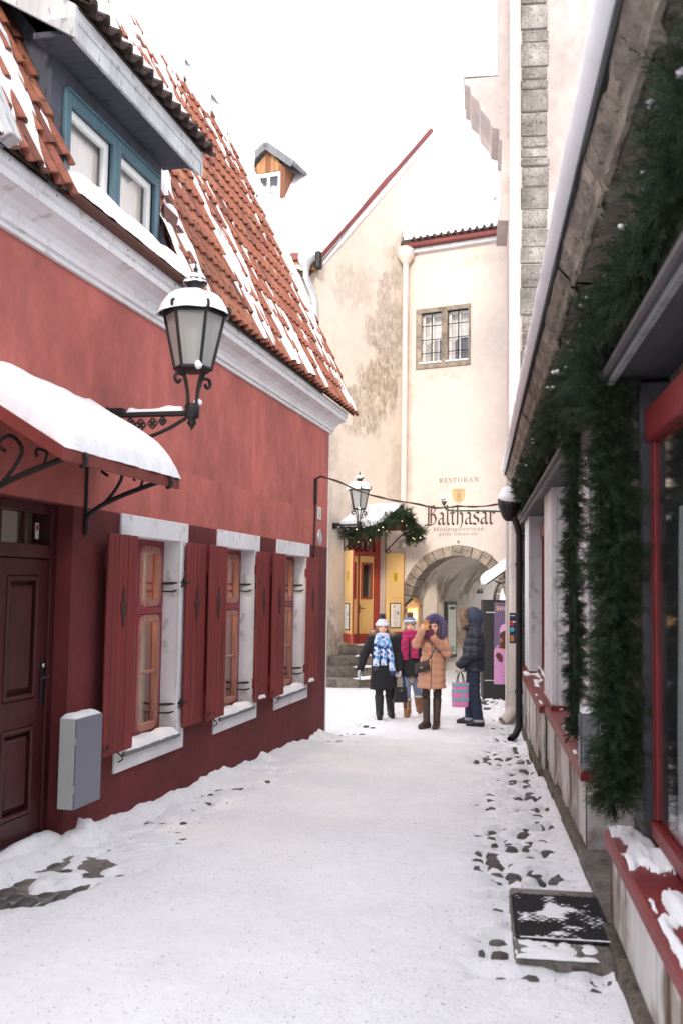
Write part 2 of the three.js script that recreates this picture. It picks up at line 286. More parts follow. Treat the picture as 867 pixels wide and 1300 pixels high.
function snowLevel(X, S) {
  const [xl, zl] = local(FL, X, -S), [xr, zr] = local(FR, X, -S), [mr, ml] = stripMask(X, S);
  let h = groundY(S) + 0.034 + 0.03 * (fbm(X * 0.9, S * 0.7, 4) - 0.5) + 0.02 * (fbm(X * 4 + 7, S * 4, 3) - 0.5) + 0.007 * (fbm(X * 14, S * 14, 2) - 0.5);
  h -= mr * 0.072 * sst(0.36, 0.68, 0.5 * fbm(X * 5 + 2, S * 3.2 + 5, 3) + 0.5 * vn(X * 11, S * 23));
  h -= ml * 0.066 * sst(0.4, 0.7, 0.65 * fbm(X * 3.1 + 12, S * 2.6 + 5, 4) + 0.35 * vn(X * 12, S * 15));
  if (xl > 6.45 && xl < 13.7 && zl < 0.6) h += (0.015 + 0.16 * Math.pow(fbm(xl * 3.3, 4.2, 3), 2.6)) * Math.exp(-Math.pow(Math.max(0, zl) / 0.11, 2));
  if (xl > 4.8 && xl < 6.2 && zl > 0.12 && zl < 0.7) h -= 0.05 * sst(0.14, 0.24, zl) * (1 - sst(0.5, 0.66, zl + 0.3 * (fbm(X * 4, S * 4, 3) - 0.5))) * sst(4.8, 5, xl) * (1 - sst(5.8, 6.1, xl)) * sst(0.3, 0.5, fbm(X * 3 + 1, S * 3, 3));
  if (xl > 4.6 && xl <= 6.6 && zl < 0.6) h += 0.045 * Math.exp(-Math.pow(Math.max(0, zl - 0.04) / 0.13, 2)) * (0.5 + fbm(xl * 5, 1, 3));
  const e = Math.exp(-Math.pow((zr - 0.03) / 0.05, 2)); if (xr > -15.5 && zr > -0.3) h += e * 0.02 * fbm(xr * 4, 9, 3);
  return h;
}
{
  const axis = (a, b, step, far) => { const r = []; for (let x = a; x <= b + 1e-6; x += step) r.push(x); let d = step * 3, x = b; while (x < far) { x += d; d *= 1.5; r.push(x); } d = step * 3; x = a; while (x > -far) { x -= d; d *= 1.5; r.unshift(x); } return r; };
  const xs = axis(-3.2, 4.2, 0.032, 700), ss = axis(2.6, 11, 0.032, 11.01).filter((s) => s > 2.59 && s < 11.001);
  for (let s = 11.05; s < 26; s += 0.055) ss.push(s);
  { let d = 0.3, s = 26; while (s < 900) { ss.push(s); s += d; d *= 1.5; } d = 0.2; s = 2.5; while (s > -700) { ss.unshift(s); s -= d; d *= 1.5; } }
  const g = sheet(xs.length - 1, ss.length - 1, (u, v, i, j) => [xs[i], snowLevel(xs[i], ss[j]), -ss[j]]);
  structure(mesh('snow_ground', planarUV(g), M.snow));
}
// cobbles under the snow along both house fronts
{
  const pav = new THREE.Group(); pav.name = 'cobbled_pavement'; structure(pav); scene.add(pav);
  const variants = [0, 1, 2].map((k) => { const g = plain(new THREE.SphereGeometry(1, 9, 5)); const p = g.attributes.position.array, n = g.attributes.normal.array; for (let i = 0; i < p.length; i += 3) { const q = hash(Math.round(p[i] * 50), Math.round(p[i + 1] * 50), Math.round(p[i + 2] * 50) + k * 7) - 0.5, e = 1 + q * 0.16, sq = (c) => Math.sign(c) * Math.pow(Math.abs(c), 0.7); p[i] = sq(p[i]) * 0.082 * e; p[i + 1] = sq(p[i + 1]) * 0.048 * (1 + q * 0.1) - 0.042; p[i + 2] = sq(p[i + 2]) * 0.055 * e; } return boxUV(g); });
  const spots = [];
  const run = (F, x0, x1, z0, z1) => { for (let z = z0; z < z1; z += 0.125) { const off = rr(0, 0.18); for (let x = x0 + off; x < x1; x += rr(0.17, 0.2)) { const p = F.w(x, 0, z + rr(-0.012, 0.012)), S = -p.z; const m = Math.max(...stripMask(p.x, S)); if (m < 0.05) continue; spots.push([p.x, groundY(S) + rr(-0.012, 0.012), p.z, F.turn + rr(-0.09, 0.09), rr(0.85, 1.12), S]); } } };
  const sl = mesh('paving_slab', boxUV(cbox(4.9, 6.05, -0.3, groundY(6.6) + 0.012, 0.16, 0.62, 0.02)), M.slabStone, pav); sl.position.copy(FL.o); sl.rotation.y = FL.turn;
  run(FR, -16, -4.4, 0.04, 0.9); run(FL, 4.6, 11.4, 0.08, 1.1); run(FL, 11.9, 15, -0.4, 0.8); run(FK, -0.7, 0.5, -6, -1);
  spots.sort((a, b) => a[5] - b[5]);
  const rest = [[], [], []]; let n = 0;
  const vis = (q) => snowLevel(q[0], q[5]) < q[1] + 0.03;
  for (const q of spots) {
    if (!vis(q)) continue;
    const k = Math.floor(rnd() * 3), c = rnd() < 0.5 ? 1 : rnd() < 0.7 ? 0 : 2;
    if (n < 298) { const m = mesh('cobble', variants[k], M.cobble[c], pav); m.position.set(q[0], q[1], q[2]); m.rotation.set(rr(-0.07, 0.07), q[3], rr(-0.07, 0.07)); m.scale.set(q[4], 1, rr(0.85, 1.1)); n++; }
    else { const g = variants[k].clone(); g.rotateY(q[3]); g.translate(q[0], q[1], q[2]); rest[c].push(g); }
  }
  const all = rest.flat(); if (all.length) stuff(mesh('cobbles', mergeGeometries(all), M.cobble[1], pav));
}

// ---------- roof tiles ----------
function pantile(w, len, amp = 0.026, th = 0.013, seg = 9) {
  const prof = (t) => amp * Math.sin((t - 0.02) * Math.PI * 2) ;
  const P = []; const q = (a, b, c, d) => P.push(...a, ...b, ...c, ...a, ...c, ...d);
  for (let i = 0; i < seg; i++) {
    const a = i / seg, b = (i + 1) / seg, x0 = (a - 0.5) * w * 1.06, x1 = (b - 0.5) * w * 1.06, z0 = prof(a), z1 = prof(b), lift = 0.034;
    q([x0, -0.02, z0 + lift], [x1, -0.02, z1 + lift], [x1, len * 1.12, z1], [x0, len * 1.12, z0]);              // top
    q([x0, -0.02, z0 + lift - th * 1.6], [x1, -0.02, z1 + lift - th * 1.6], [x1, -0.02, z1 + lift], [x0, -0.02, z0 + lift]);   // front lip
    q([x1, -0.02, z1 + lift - th * 1.6], [x0, -0.02, z0 + lift - th * 1.6], [x0, len * 0.5, z0 + 0.002], [x1, len * 0.5, z1 + 0.002]);   // underside
  }
  const g = new THREE.BufferGeometry(); g.setAttribute('position', new THREE.BufferAttribute(new Float32Array(P), 3));
  const nonIdx = g; nonIdx.computeVertexNormals();
  const n = nonIdx.attributes.normal.array, pp = nonIdx.attributes.position.array;               // smooth the tops across the wave
  for (let i = 0; i < pp.length / 3; i++) { const f = Math.floor(i / 6) % 3; if (f !== 0) continue; const t = pp[i * 3] / (w * 1.06) + 0.5, sl = amp * Math.cos((t - 0.02) * Math.PI * 2) * Math.PI * 2 / (w * 1.06), l = Math.hypot(sl, 1); n[i * 3] = -sl / l; n[i * 3 + 1] = 0.08; n[i * 3 + 2] = 1 / l; }
  return boxUV(plain(g));
}
// lays tiles on a slope under `parent`: the first `most` (nearest to the camera, given by key) as meshes of their own, the others as one part
function layTiles(parent, slopeM, list, geos, mats, most, matOf) {
  list.sort((a, b) => a.key - b.key);
  const rest = mats.map(() => []);
  list.forEach((q, i) => {
    const mi = matOf ? matOf(q) : (q.r < 0.45 ? 0 : q.r < 0.75 ? 1 : q.r < 0.88 ? 2 : 3), m4 = slopeM.clone().multiply(new THREE.Matrix4().makeTranslation(q.a, q.b, q.c ?? 0)).multiply(new THREE.Matrix4().makeRotationZ(q.t ?? 0));
    if (i < most) { const m = mesh('tile', geos[i % geos.length], mats[mi], parent); m.applyMatrix4(m4); } else { const g = geos[i % geos.length].clone(); g.applyMatrix4(m4); rest[mi].push(g); }
  });
  rest.forEach((r, i) => { if (r.length) stuff(mesh('tiles', mergeGeometries(r), mats[i], parent)); });
}

// ---------- the red house ----------
const HX0 = 2.4, HX1 = 13.42, BAND = 2.235, CB = 3.855, RIDGE_Z = -1.55, RIDGE_Y = 8.38, EAVE_Z = 0.31, EAVE_Y = 4.19;
const house = thing('red_house', 'terracotta red plastered house with white-framed windows and snowy tiled roof', 'house', FL);
const WIN = [[6.95, 8.29], [9.05, 10.35], [11.0, 12.42]];
const OPEN = WIN.map(([a, b]) => [a + 0.15, b - 0.16]);
{
  const holes = OPEN.map(([a, b]) => rectP(a - 0.03, b + 0.03, 0.37, 2.10));
  const outline = [[HX0, -1], [4.95, -1], [4.95, BAND - 0.002], [6.24, BAND - 0.002], [6.24, -1], [HX1, -1], [HX1, BAND], [HX0, BAND]];
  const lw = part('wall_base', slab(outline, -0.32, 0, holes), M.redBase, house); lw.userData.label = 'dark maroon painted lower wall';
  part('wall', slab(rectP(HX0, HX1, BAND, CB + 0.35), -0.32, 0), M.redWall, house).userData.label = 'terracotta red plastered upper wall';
  // far gable end, white plaster
  const zb = 2 * RIDGE_Z - 0.0;
  const ge = new THREE.Shape([[0.0, -1], [0.0, 4.15], [RIDGE_Z, RIDGE_Y - 0.25], [zb, 4.15], [zb, -1]].map(([z, y]) => new THREE.Vector2(z, y)));
  part('gable_wall', sweepX([[0.004, -1], [0.004, 4.15], [RIDGE_Z, RIDGE_Y - 0.2], [zb, 4.15], [zb, -1]], HX1 + 0.002, HX1 + 0.05), M.white, house);
  part('gable_wall', sweepX([[-0.33, -1], [-0.33, 4.15], [RIDGE_Z, RIDGE_Y - 0.2], [zb, 4.15], [zb, -1]], HX0, HX0 + 0.05), M.white, house);
  part('rear_wall', slab(rectP(HX0, HX1, -1, 4.15), zb - 0.01, zb + 0.2), M.white, house);
  // cornice in lengths with open joints
  const prof = [[-0.01, CB], [0.03, CB], [0.03, CB + 0.03], [0.055, CB + 0.04], [0.06, CB + 0.075], [0.085, CB + 0.11], [0.13, CB + 0.145], [0.20, CB + 0.17], [0.225, CB + 0.175], [0.225, CB + 0.225], [0.25, CB + 0.235], [0.25, CB + 0.30], [-0.01, CB + 0.30]];
  const cuts = [HX0, 5.05, 7.32, 9.6, 11.5, HX1 + 0.09];
  for (let i = 0; i < 5; i++) part('cornice', sweepX(prof.map(([z, y]) => [z + (z > 0.2 ? rr(-0.003, 0.003) : 0), y]), cuts[i] + 0.002, cuts[i + 1] - 0.002), M.cornice, house);
  // nails and board edge in the frieze
  const nl = []; for (let x = 4.9; x < 13; x += rr(0.35, 0.6)) nl.push(ball(x, CB + 0.265 + rr(-0.01, 0.01), 0.251, 0.007, 0.007, 0.004, 6)); part('nails', nl, M.rustIron, house);
}
// windows
const warm = new THREE.Color(1, 0.72, 0.4);
const glow = new THREE.MeshStandardMaterial({ color: 0x000000, emissive: new THREE.Color(1, 0.7, 0.38), emissiveIntensity: 1.6 });
OPEN.forEach(([a, b], i) => {
  const [A, B] = WIN[i], y0 = 0.40, y1 = 2.07, zf = -0.14;
  // white surround (a frame of plaster proud of the wall, with its reveal)
  const sur = part('window_surround', [slab([[A, 0.26], [B, 0.26], [B, BAND], [A, BAND]], 0.001, 0.022, [rectP(a, b, y0, y1)], 0.004), slab(rectP(a - 0.028, b + 0.028, y0 - 0.028, y1 + 0.028), -0.2, 0.0, [rectP(a, b, y0, y1)])], M.white, house);
  part('sill', [cbox(a - 0.03, b + 0.03, y0 - 0.03, y0 + 0.004, -0.15, 0.05, 0.006)], M.greyWood, sur);
  part('snow', snowLump(a + 0.01, b - 0.01, -0.13, 0.045, () => y0 + 0.002, 0.05, { seed: 11 + i, rim: 0.05, amp: 0.7 }), M.snowClean, sur);
  // timber: outer frame, mullion, transom and four casements
  const tr = y1 - 0.36 * (y1 - y0), mx = (a + b) / 2;
  const w = part('window', [slab(rectP(a, b, y0, y1), zf - 0.06, zf, [rectP(a + 0.045, b - 0.045, y0 + 0.05, y1 - 0.045)]), cbox(mx - 0.022, mx + 0.022, y0 + 0.05, y1 - 0.045, zf - 0.05, zf + 0.012), cbox(a + 0.045, b - 0.045, tr - 0.028, tr + 0.028, zf - 0.05, zf + 0.018)], M.sashRed, house);
  for (const [x0, x1] of [[a + 0.05, mx - 0.025], [mx + 0.025, b - 0.05]]) for (const [v0, v1, bar] of [[y0 + 0.055, tr - 0.032, true], [tr + 0.032, y1 - 0.05, false]]) {
    const f = 0.062, list = [slab(rectP(x0, x1, v0, v1), zf - 0.04, zf + 0.006, [rectP(x0 + f, x1 - f, v0 + f, v1 - f)], 0.003)];
    if (bar) list.push(cbox(x0 + f, x1 - f, (v0 + v1) / 2 - 0.012, (v0 + v1) / 2 + 0.012, zf - 0.03, zf - 0.004));
    part('casement', list, M.sash, w);
    // dark red painted corner scrolls and outer edge
    for (const [cx, cy, sx, sy] of [[x0, v0, 1, 1], [x1, v0, -1, 1], [x0, v1, 1, -1], [x1, v1, -1, -1]]) { part('painted_corner', slab([[0, 0], [0.115, 0], [0.10, 0.018], [0.085, 0.014], [0.07, 0.028], [0.03, 0.03], [0.028, 0.075], [0.014, 0.09], [0.018, 0.105], [0, 0.12]].map(([p, q]) => [cx + sx * p * 0.75, cy + sy * q * 0.75]), zf + 0.0062, zf + 0.0085), M.sashRed, w); }
    part('pane', slab(rectP(x0 + f, x1 - f, v0 + f, v1 - f), zf - 0.026, zf - 0.021), M.glass, w);
  }
  // lined room behind with drawn-back curtains and a lit lamp
  const D = -1.5, nich = [cbox(a - 0.5, a - 0.45, 0.1, 2.5, D, -0.33, 0), cbox(b + 0.45, b + 0.5, 0.1, 2.5, D, -0.33, 0), cbox(a - 0.5, b + 0.5, 0.05, 0.1, D, -0.33, 0), cbox(a - 0.5, b + 0.5, 2.5, 2.55, D, -0.33, 0), cbox(a - 0.5, b + 0.5, 0.1, 2.5, D - 0.05, D, 0)];
  part('room_lining', nich, mat(0.5, 0.4, 0.28), house);
  const drape = (x0, x1, z, tie) => plain(planarUV(sheet(26, 14, (u, v) => { const y = lerp(y0 - 0.05, y1 + 0.05, v), pull = tie * Math.sin(v * Math.PI) * 0.4; return [lerp(x0, x1, u * (1 - pull) + (tie > 0 ? 0 : 0)), y, z + 0.025 * Math.sin(u * 34 + i)]; }), 0, 1));
  part('curtain', [drape(a + 0.02, a + 0.26, -0.30, 0.6)], M.curtain, house);
  part('curtain', [drape(b - 0.02, b - 0.22, -0.30, 0.6)], M.curtain, house);
  const lx = b - 0.4, ly = 1.75, lz = -0.85; part('ceiling_lamp', [ball(lx, ly, lz, 0.10, 0.10, 0.10, 12)], glow, house);
  const pl = new THREE.PointLight(warm, 0.8, 0, 2); pl.position.set(lx, ly - 0.16, lz + 0.14); pl.castShadow = true; pl.shadow.radius = 5; house.add(pl);
});
// shutters
[[6.6, 7.09, 1], [8.185, 8.66, -1], [8.645, 9.11, 1], [10.165, 10.635, -1], [10.615, 11.1, 1], [12.19, 12.75, -1]].forEach(([a, b, side], i) => {
  const y0 = 0.44, y1 = 2.065, z = [0.10, 0.062, 0.10, 0.062, 0.10, 0.062][i], w = b - a, n = 6, s = part('shutter', [cbox(a + 0.02, b - 0.02, y0 + 0.15, y0 + 0.25, z - 0.045, z - 0.02), cbox(a + 0.02, b - 0.02, y1 - 0.25, y1 - 0.15, z - 0.045, z - 0.02)], M.shutter, house);
  for (let k = 0; k < n; k++) part('plank', cbox(a + (w * k) / n + 0.0015, a + (w * (k + 1)) / n - 0.0015, y0 + rr(-0.002, 0.002), y1 + rr(-0.002, 0.002), z - 0.02, z + rr(-0.0015, 0.0015), 0.005), M.shutter, s);
  // pierced-iron lozenge
  const cx = (a + b) / 2 + 0.01, cy = 1.52; part('iron_lozenge', [slab([[cx, cy - 0.155], [cx + 0.012, cy - 0.13], [cx + 0.016, cy - 0.10], [cx + 0.04, cy - 0.02], [cx + 0.052, cy], [cx + 0.04, cy + 0.02], [cx + 0.016, cy + 0.10], [cx + 0.012, cy + 0.13], [cx, cy + 0.155], [cx - 0.012, cy + 0.13], [cx - 0.016, cy + 0.10], [cx - 0.04, cy + 0.02], [cx - 0.052, cy], [cx - 0.04, cy - 0.02], [cx - 0.016, cy - 0.10], [cx - 0.012, cy - 0.13]], z + 0.002, z + 0.009, [], 0.002), ball(cx, cy, z + 0.009, 0.012, 0.012, 0.006, 8)], M.rustIron, s);
  // hinge arms from the window frame
  if (side < 0) { const f = OPEN[(i - 1) / 2][1]; for (const hy of [y0 + 0.21, y1 - 0.36]) part('hinge_arm', [tube([[f - 0.045, hy - 0.005, -0.13], [f + 0.0, hy, -0.04], [f + 0.03, hy + 0.01, 0.045], [a + 0.05, hy + 0.012, z + 0.004]], 0.011, 14, 6), tube([[f - 0.05, hy - 0.075, -0.13], [f - 0.005, hy - 0.07, -0.03], [f + 0.025, hy - 0.035, 0.02], [f + 0.03, hy + 0.005, 0.05]], 0.008, 14, 6), ball(f + 0.012, hy + 0.03, 0.05, 0.014, 0.02, 0.014, 8)], M.iron, s); }
  if (i === 5 || i === 3) part('snow', [snowLump(a + 0.1, a + 0.3, z + 0.001, z + 0.03, () => y0 + 0.03, 0.05, { nx: 9, nz: 5, rim: 0.03, seed: i })], M.snowClean, s);
  if (side > 0) part('catch', [tube([[a - 0.02, y0 + 0.06, z + 0.012], [a + 0.03, y0 + 0.055, z + 0.016], [a + 0.07, y0 + 0.075, z + 0.012]], 0.007, 8, 5), tube([[b - 0.1, y0 - 0.02, 0.02], [b - 0.08, y0 - 0.07, 0.06], [b - 0.09, y0 - 0.1, 0.03]], 0.006, 8, 5)], M.iron, s);
});
// door in its recess
{
  const z = -0.13, x0 = 4.95, x1 = 6.24, by = -0.02;
  const fr = part('door_frame', [cbox(x0, x0 + 0.07, -0.3, BAND - 0.003, z - 0.1, z + 0.012), cbox(x1 - 0.075, x1, -0.3, BAND - 0.003, z - 0.1, z + 0.012), cbox(x0 + 0.07, x1 - 0.075, 1.86, 1.95, z - 0.1, z + 0.02), cbox(x0 + 0.07, x1 - 0.075, BAND - 0.07, BAND - 0.003, z - 0.1, z + 0.012)], M.door, house);
  part('transom_pane', slab(rectP(x0 + 0.07, x1 - 0.075, 1.95, BAND - 0.07), z - 0.05, z - 0.045), M.glass, fr);
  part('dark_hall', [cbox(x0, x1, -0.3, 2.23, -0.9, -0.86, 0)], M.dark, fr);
  const tb = []; for (let k = 1; k < 4; k++) { const x = lerp(x0 + 0.07, x1 - 0.075, k / 4); tb.push(cbox(x - 0.012, x + 0.012, 1.95, BAND - 0.07, z - 0.055, z - 0.02)); } part('glazing_bars', tb, M.door, fr);
  // leaf with recessed fields and raised panels
  const a = x0 + 0.075, b = x1 - 0.08, top = 1.855, lx = (b - a), fields = [];
  for (const [u0, u1] of [[0.1, 0.46], [0.56, 0.9]]) { fields.push([a + lx * u0, a + lx * u1, 0.92, 1.74]); fields.push([a + lx * u0, a + lx * u1, 0.16, 0.74]); }
  const leaf = part('door', [slab(rectP(a, b, by + 0.02, top), z - 0.055, z - 0.005, fields.map((q) => rectP(q[0], q[1], q[2], q[3])), 0.004), cbox(a, b, by + 0.02, top, z - 0.075, z - 0.045, 0)], M.door, house);
  for (const q of fields) part('panel', [slab(rectP(q[0] + 0.004, q[1] - 0.004, q[2] + 0.004, q[3] - 0.004), z - 0.04, z + 0.006, [rectP(q[0] + 0.035, q[1] - 0.035, q[2] + 0.035, q[3] - 0.035)], 0.008), slab(rectP(q[0] + 0.06, q[1] - 0.06, q[2] + 0.06, q[3] - 0.06), z - 0.045, z - 0.006, [], 0.02)], M.door, leaf);
  part('handle', [cbox(b - 0.055, b - 0.02, 0.86, 1.17, z - 0.004, z + 0.006, 0.003), tube([[b - 0.037, 1.06, z + 0.004], [b - 0.037, 1.06, z + 0.05], [b - 0.09, 1.055, z + 0.055], [b - 0.15, 1.05, z + 0.05]], 0.01, 14, 7)], M.iron, leaf);
  part('lock', [ball(b - 0.037, 1.13, z + 0.008, 0.018, 0.018, 0.012, 10)], M.chrome, leaf);
  part('letter_slot', [cbox(a + lx * 0.34, a + lx * 0.5, 0.80, 0.86, z - 0.004, z + 0.004, 0.004)], M.iron, leaf);
  part('door_stop', [ball(a + lx * 0.42, 1.5, z, 0.012, 0.012, 0.01, 8), ball(a + lx * 0.74, 1.1, z - 0.03, 0.012, 0.012, 0.01, 8)], M.whitePaint, leaf);
  const st = part('doorstep', [cbox(x0 - 0.02, x1 - 0.01, -0.35, -0.04, z - 0.1, 0.03, 0.01)], M.redBase, house);
  part('snow', snowLump(x0 + 0.1, x1 - 0.02, z + 0.005, 0.035, () => -0.042, 0.075, { seed: 5, rim: 0.06, amp: 0.5 }), M.snowClean, st);
  // sticker on the transom
  part('sticker', slab(rectP(6.04, 6.085, 1.99, 2.1), z - 0.044, z - 0.042), M.whitePaint, fr); part('sticker', slab(rectP(6.048, 6.077, 2.05, 2.09), z - 0.0418, z - 0.041), M.redPaint, fr);
}
// roof
const RS = Math.hypot(RIDGE_Y - EAVE_Y, EAVE_Z - RIDGE_Z), RA = Math.atan2(RIDGE_Y - EAVE_Y, EAVE_Z - RIDGE_Z);
const slopeFrame = (y, z, ang) => new THREE.Matrix4().makeTranslation(0, y, z).multiply(new THREE.Matrix4().makeBasis(V(1, 0, 0), V(0, Math.sin(ang), -Math.cos(ang)), V(0, Math.cos(ang), Math.sin(ang))));
const onSlope = (m, a, b, c) => V(a, b, c).applyMatrix4(m);
const DX0 = 5.62, DX1 = 7.26;                      // dormer front
{
  const top = RIDGE_Y, zb = 2 * RIDGE_Z - EAVE_Z;
  const deck = (x0, x1, f) => { const z0 = lerp(EAVE_Z - 0.02, RIDGE_Z, f), y0 = lerp(EAVE_Y - 0.02, top - 0.04, f); return sweepX([[z0, y0 - 0.03], [z0, y0], [RIDGE_Z, top - 0.04], [zb, EAVE_Y - 0.02], [zb, EAVE_Y - 0.05], [RIDGE_Z, top - 0.15]], x0, x1); };
  const roof = part('roof', [deck(HX0 - 0.1, DX0 - 0.03, 0), deck(DX0 - 0.028, DX1 + 0.028, 0.27), deck(DX1 + 0.03, HX1 + 0.3, 0)], M.roofDeck, house);
  const S = slopeFrame(EAVE_Y, EAVE_Z, RA), tw = 0.168, tl = 0.30, geos = [pantile(tw, tl), pantile(tw, tl, 0.028), pantile(tw, tl, 0.024)], list = [];
  const dormTop = 1.62;                            // slope distance hidden by the dormer
  for (let a = HX0; a < HX1 + 0.34; a += tw) for (let r = 0; r * tl < RS - 0.05; r++) {
    const b = r * tl; if (a > DX0 - 0.02 && a < DX1 + 0.02 && b < dormTop - 0.25) continue;
    if (a > 5.45 && a < DX1 + 0.12 && b < 0.1) continue;
    const p = onSlope(S, a, b, 0), wpt = FL.w(p.x, p.y, p.z), ahead = Math.abs(Math.atan2(wpt.x, -wpt.z)) < 0.36 ? 0 : 50;
    list.push({ a, b: b - 0.03, c: rr(-0.004, 0.004), t: rr(-0.02, 0.02), r: rnd(), key: wpt.distanceTo(V(0, EYE, 0)) + ahead });
  }
  layTiles(roof, S, list, geos, M.tile, 296);
  // snow held in the troughs, heavier beside the dormer and under the ridge
  const level = (a, b) => {
    const t = b / RS, col = fbm(a * 1.25 + 3, b * 0.2 + 7, 3), str = fbm(a * 5.4 + 0.9, b * 0.5 + 2, 4), fine = fbm(a * 14, b * 9, 3);
    let h = -0.022 + 0.2 * (str - 0.42) + 0.12 * (col - 0.45) + 0.03 * (fine - 0.5);
    h += 0.14 * Math.exp(-Math.pow((a - 7.5) / 0.5, 2)) * sst(0.9, 1.4, b) * (1 - sst(2.6, 4, b));
    h += 0.08 * Math.exp(-Math.pow((a - 13.25) / 0.32, 2)) * (0.3 + fbm(b * 0.8, 3, 2));
    h += 0.20 * sst(0.86, 0.99, t) + 0.05 * sst(0.5, 0.9, t) * (a < 10.5 ? 1 : 0.3);
    h += 0.10 * sst(1.5, 2.2, b) * (1 - sst(7.3, 8.6, a)) * sst(5, 5.6, a);
    if (a > 7.8) h -= 0.012; if (a < 5.62) h -= 0.004 + 0.05 * (1 - sst(0.0, 0.5, b));
    return h;
  };
  const na = Math.round((HX1 + 0.32 - 4.7) / 0.028), nb = Math.round(RS / 0.028);
  const g = sheet(na, nb, (u, v) => { const a = lerp(4.7, HX1 + 0.32, u), b = lerp(-0.02, RS + 0.05, v); if (a > DX0 - 0.03 && a < DX1 + 0.03 && b < dormTop - 0.1) return null; const h = level(a, b); if (h < -0.055) return null; const ed = Math.min(1, (HX1 + 0.33 - a) / 0.06); const p = onSlope(S, a, b, 0.012 + Math.min(h, 0.16) - (1 - clamp(ed)) * 0.03); return [p.x, p.y, p.z]; });
  mesh('roof_snow', plain(planarUV(g, 0, 1)), M.snowClean, house);
  // ridge tiles and the drift along the ridge
  const rid = []; for (let x = 4.8; x < HX1 + 0.3; x += 0.36) { const q = new THREE.CylinderGeometry(0.12, 0.105, 0.4, 10, 1, true, 0, Math.PI); q.rotateZ(-Math.PI / 2); q.rotateX(-Math.PI / 2 + Math.PI / 2); q.translate(x, RIDGE_Y - 0.06, RIDGE_Z); rid.push(plain(q)); }
  part('ridge_tiles', rid, M.tile[1], house);
  const drift = plain(planarUV(sheet(240, 14, (u, v) => { const x = lerp(4.7, HX1 + 0.34, u), th = lerp(-0.35, Math.PI + 0.35, v), end = Math.sqrt(clamp((HX1 + 0.36 - x) / 0.25)), r = (0.24 + 0.09 * (fbm(x * 2.1, 3, 4) - 0.5) + 0.03 * (fbm(x * 9, th * 2, 2) - 0.5)) * (0.35 + 0.65 * end); return [x, RIDGE_Y - 0.05 + r * 1.15 * Math.sin(th), RIDGE_Z + r * 1.0 * Math.cos(th)]; }), 0, 2));
  mesh('ridge_snow', drift, M.snowClean, house);
  // a weathered board closing the tiles on the near side
  const bb = []; for (let k = 0; k < 1; k++) { const m = S.clone().multiply(new THREE.Matrix4().makeTranslation(4.72, 0, 0)); const q = cbox(-0.05, 0.07, -0.06, 1.3, -0.02, 0.075, 0.006); q.applyMatrix4(m); bb.push(q); }
  part('barge_board', bb, M.peel, house);
  part('snow', snowLump(4.2, 4.82, 0.12, 0.36, () => EAVE_Y - 0.03, 0.16, { seed: 21, rim: 0.1 }), M.snowClean, house);
}
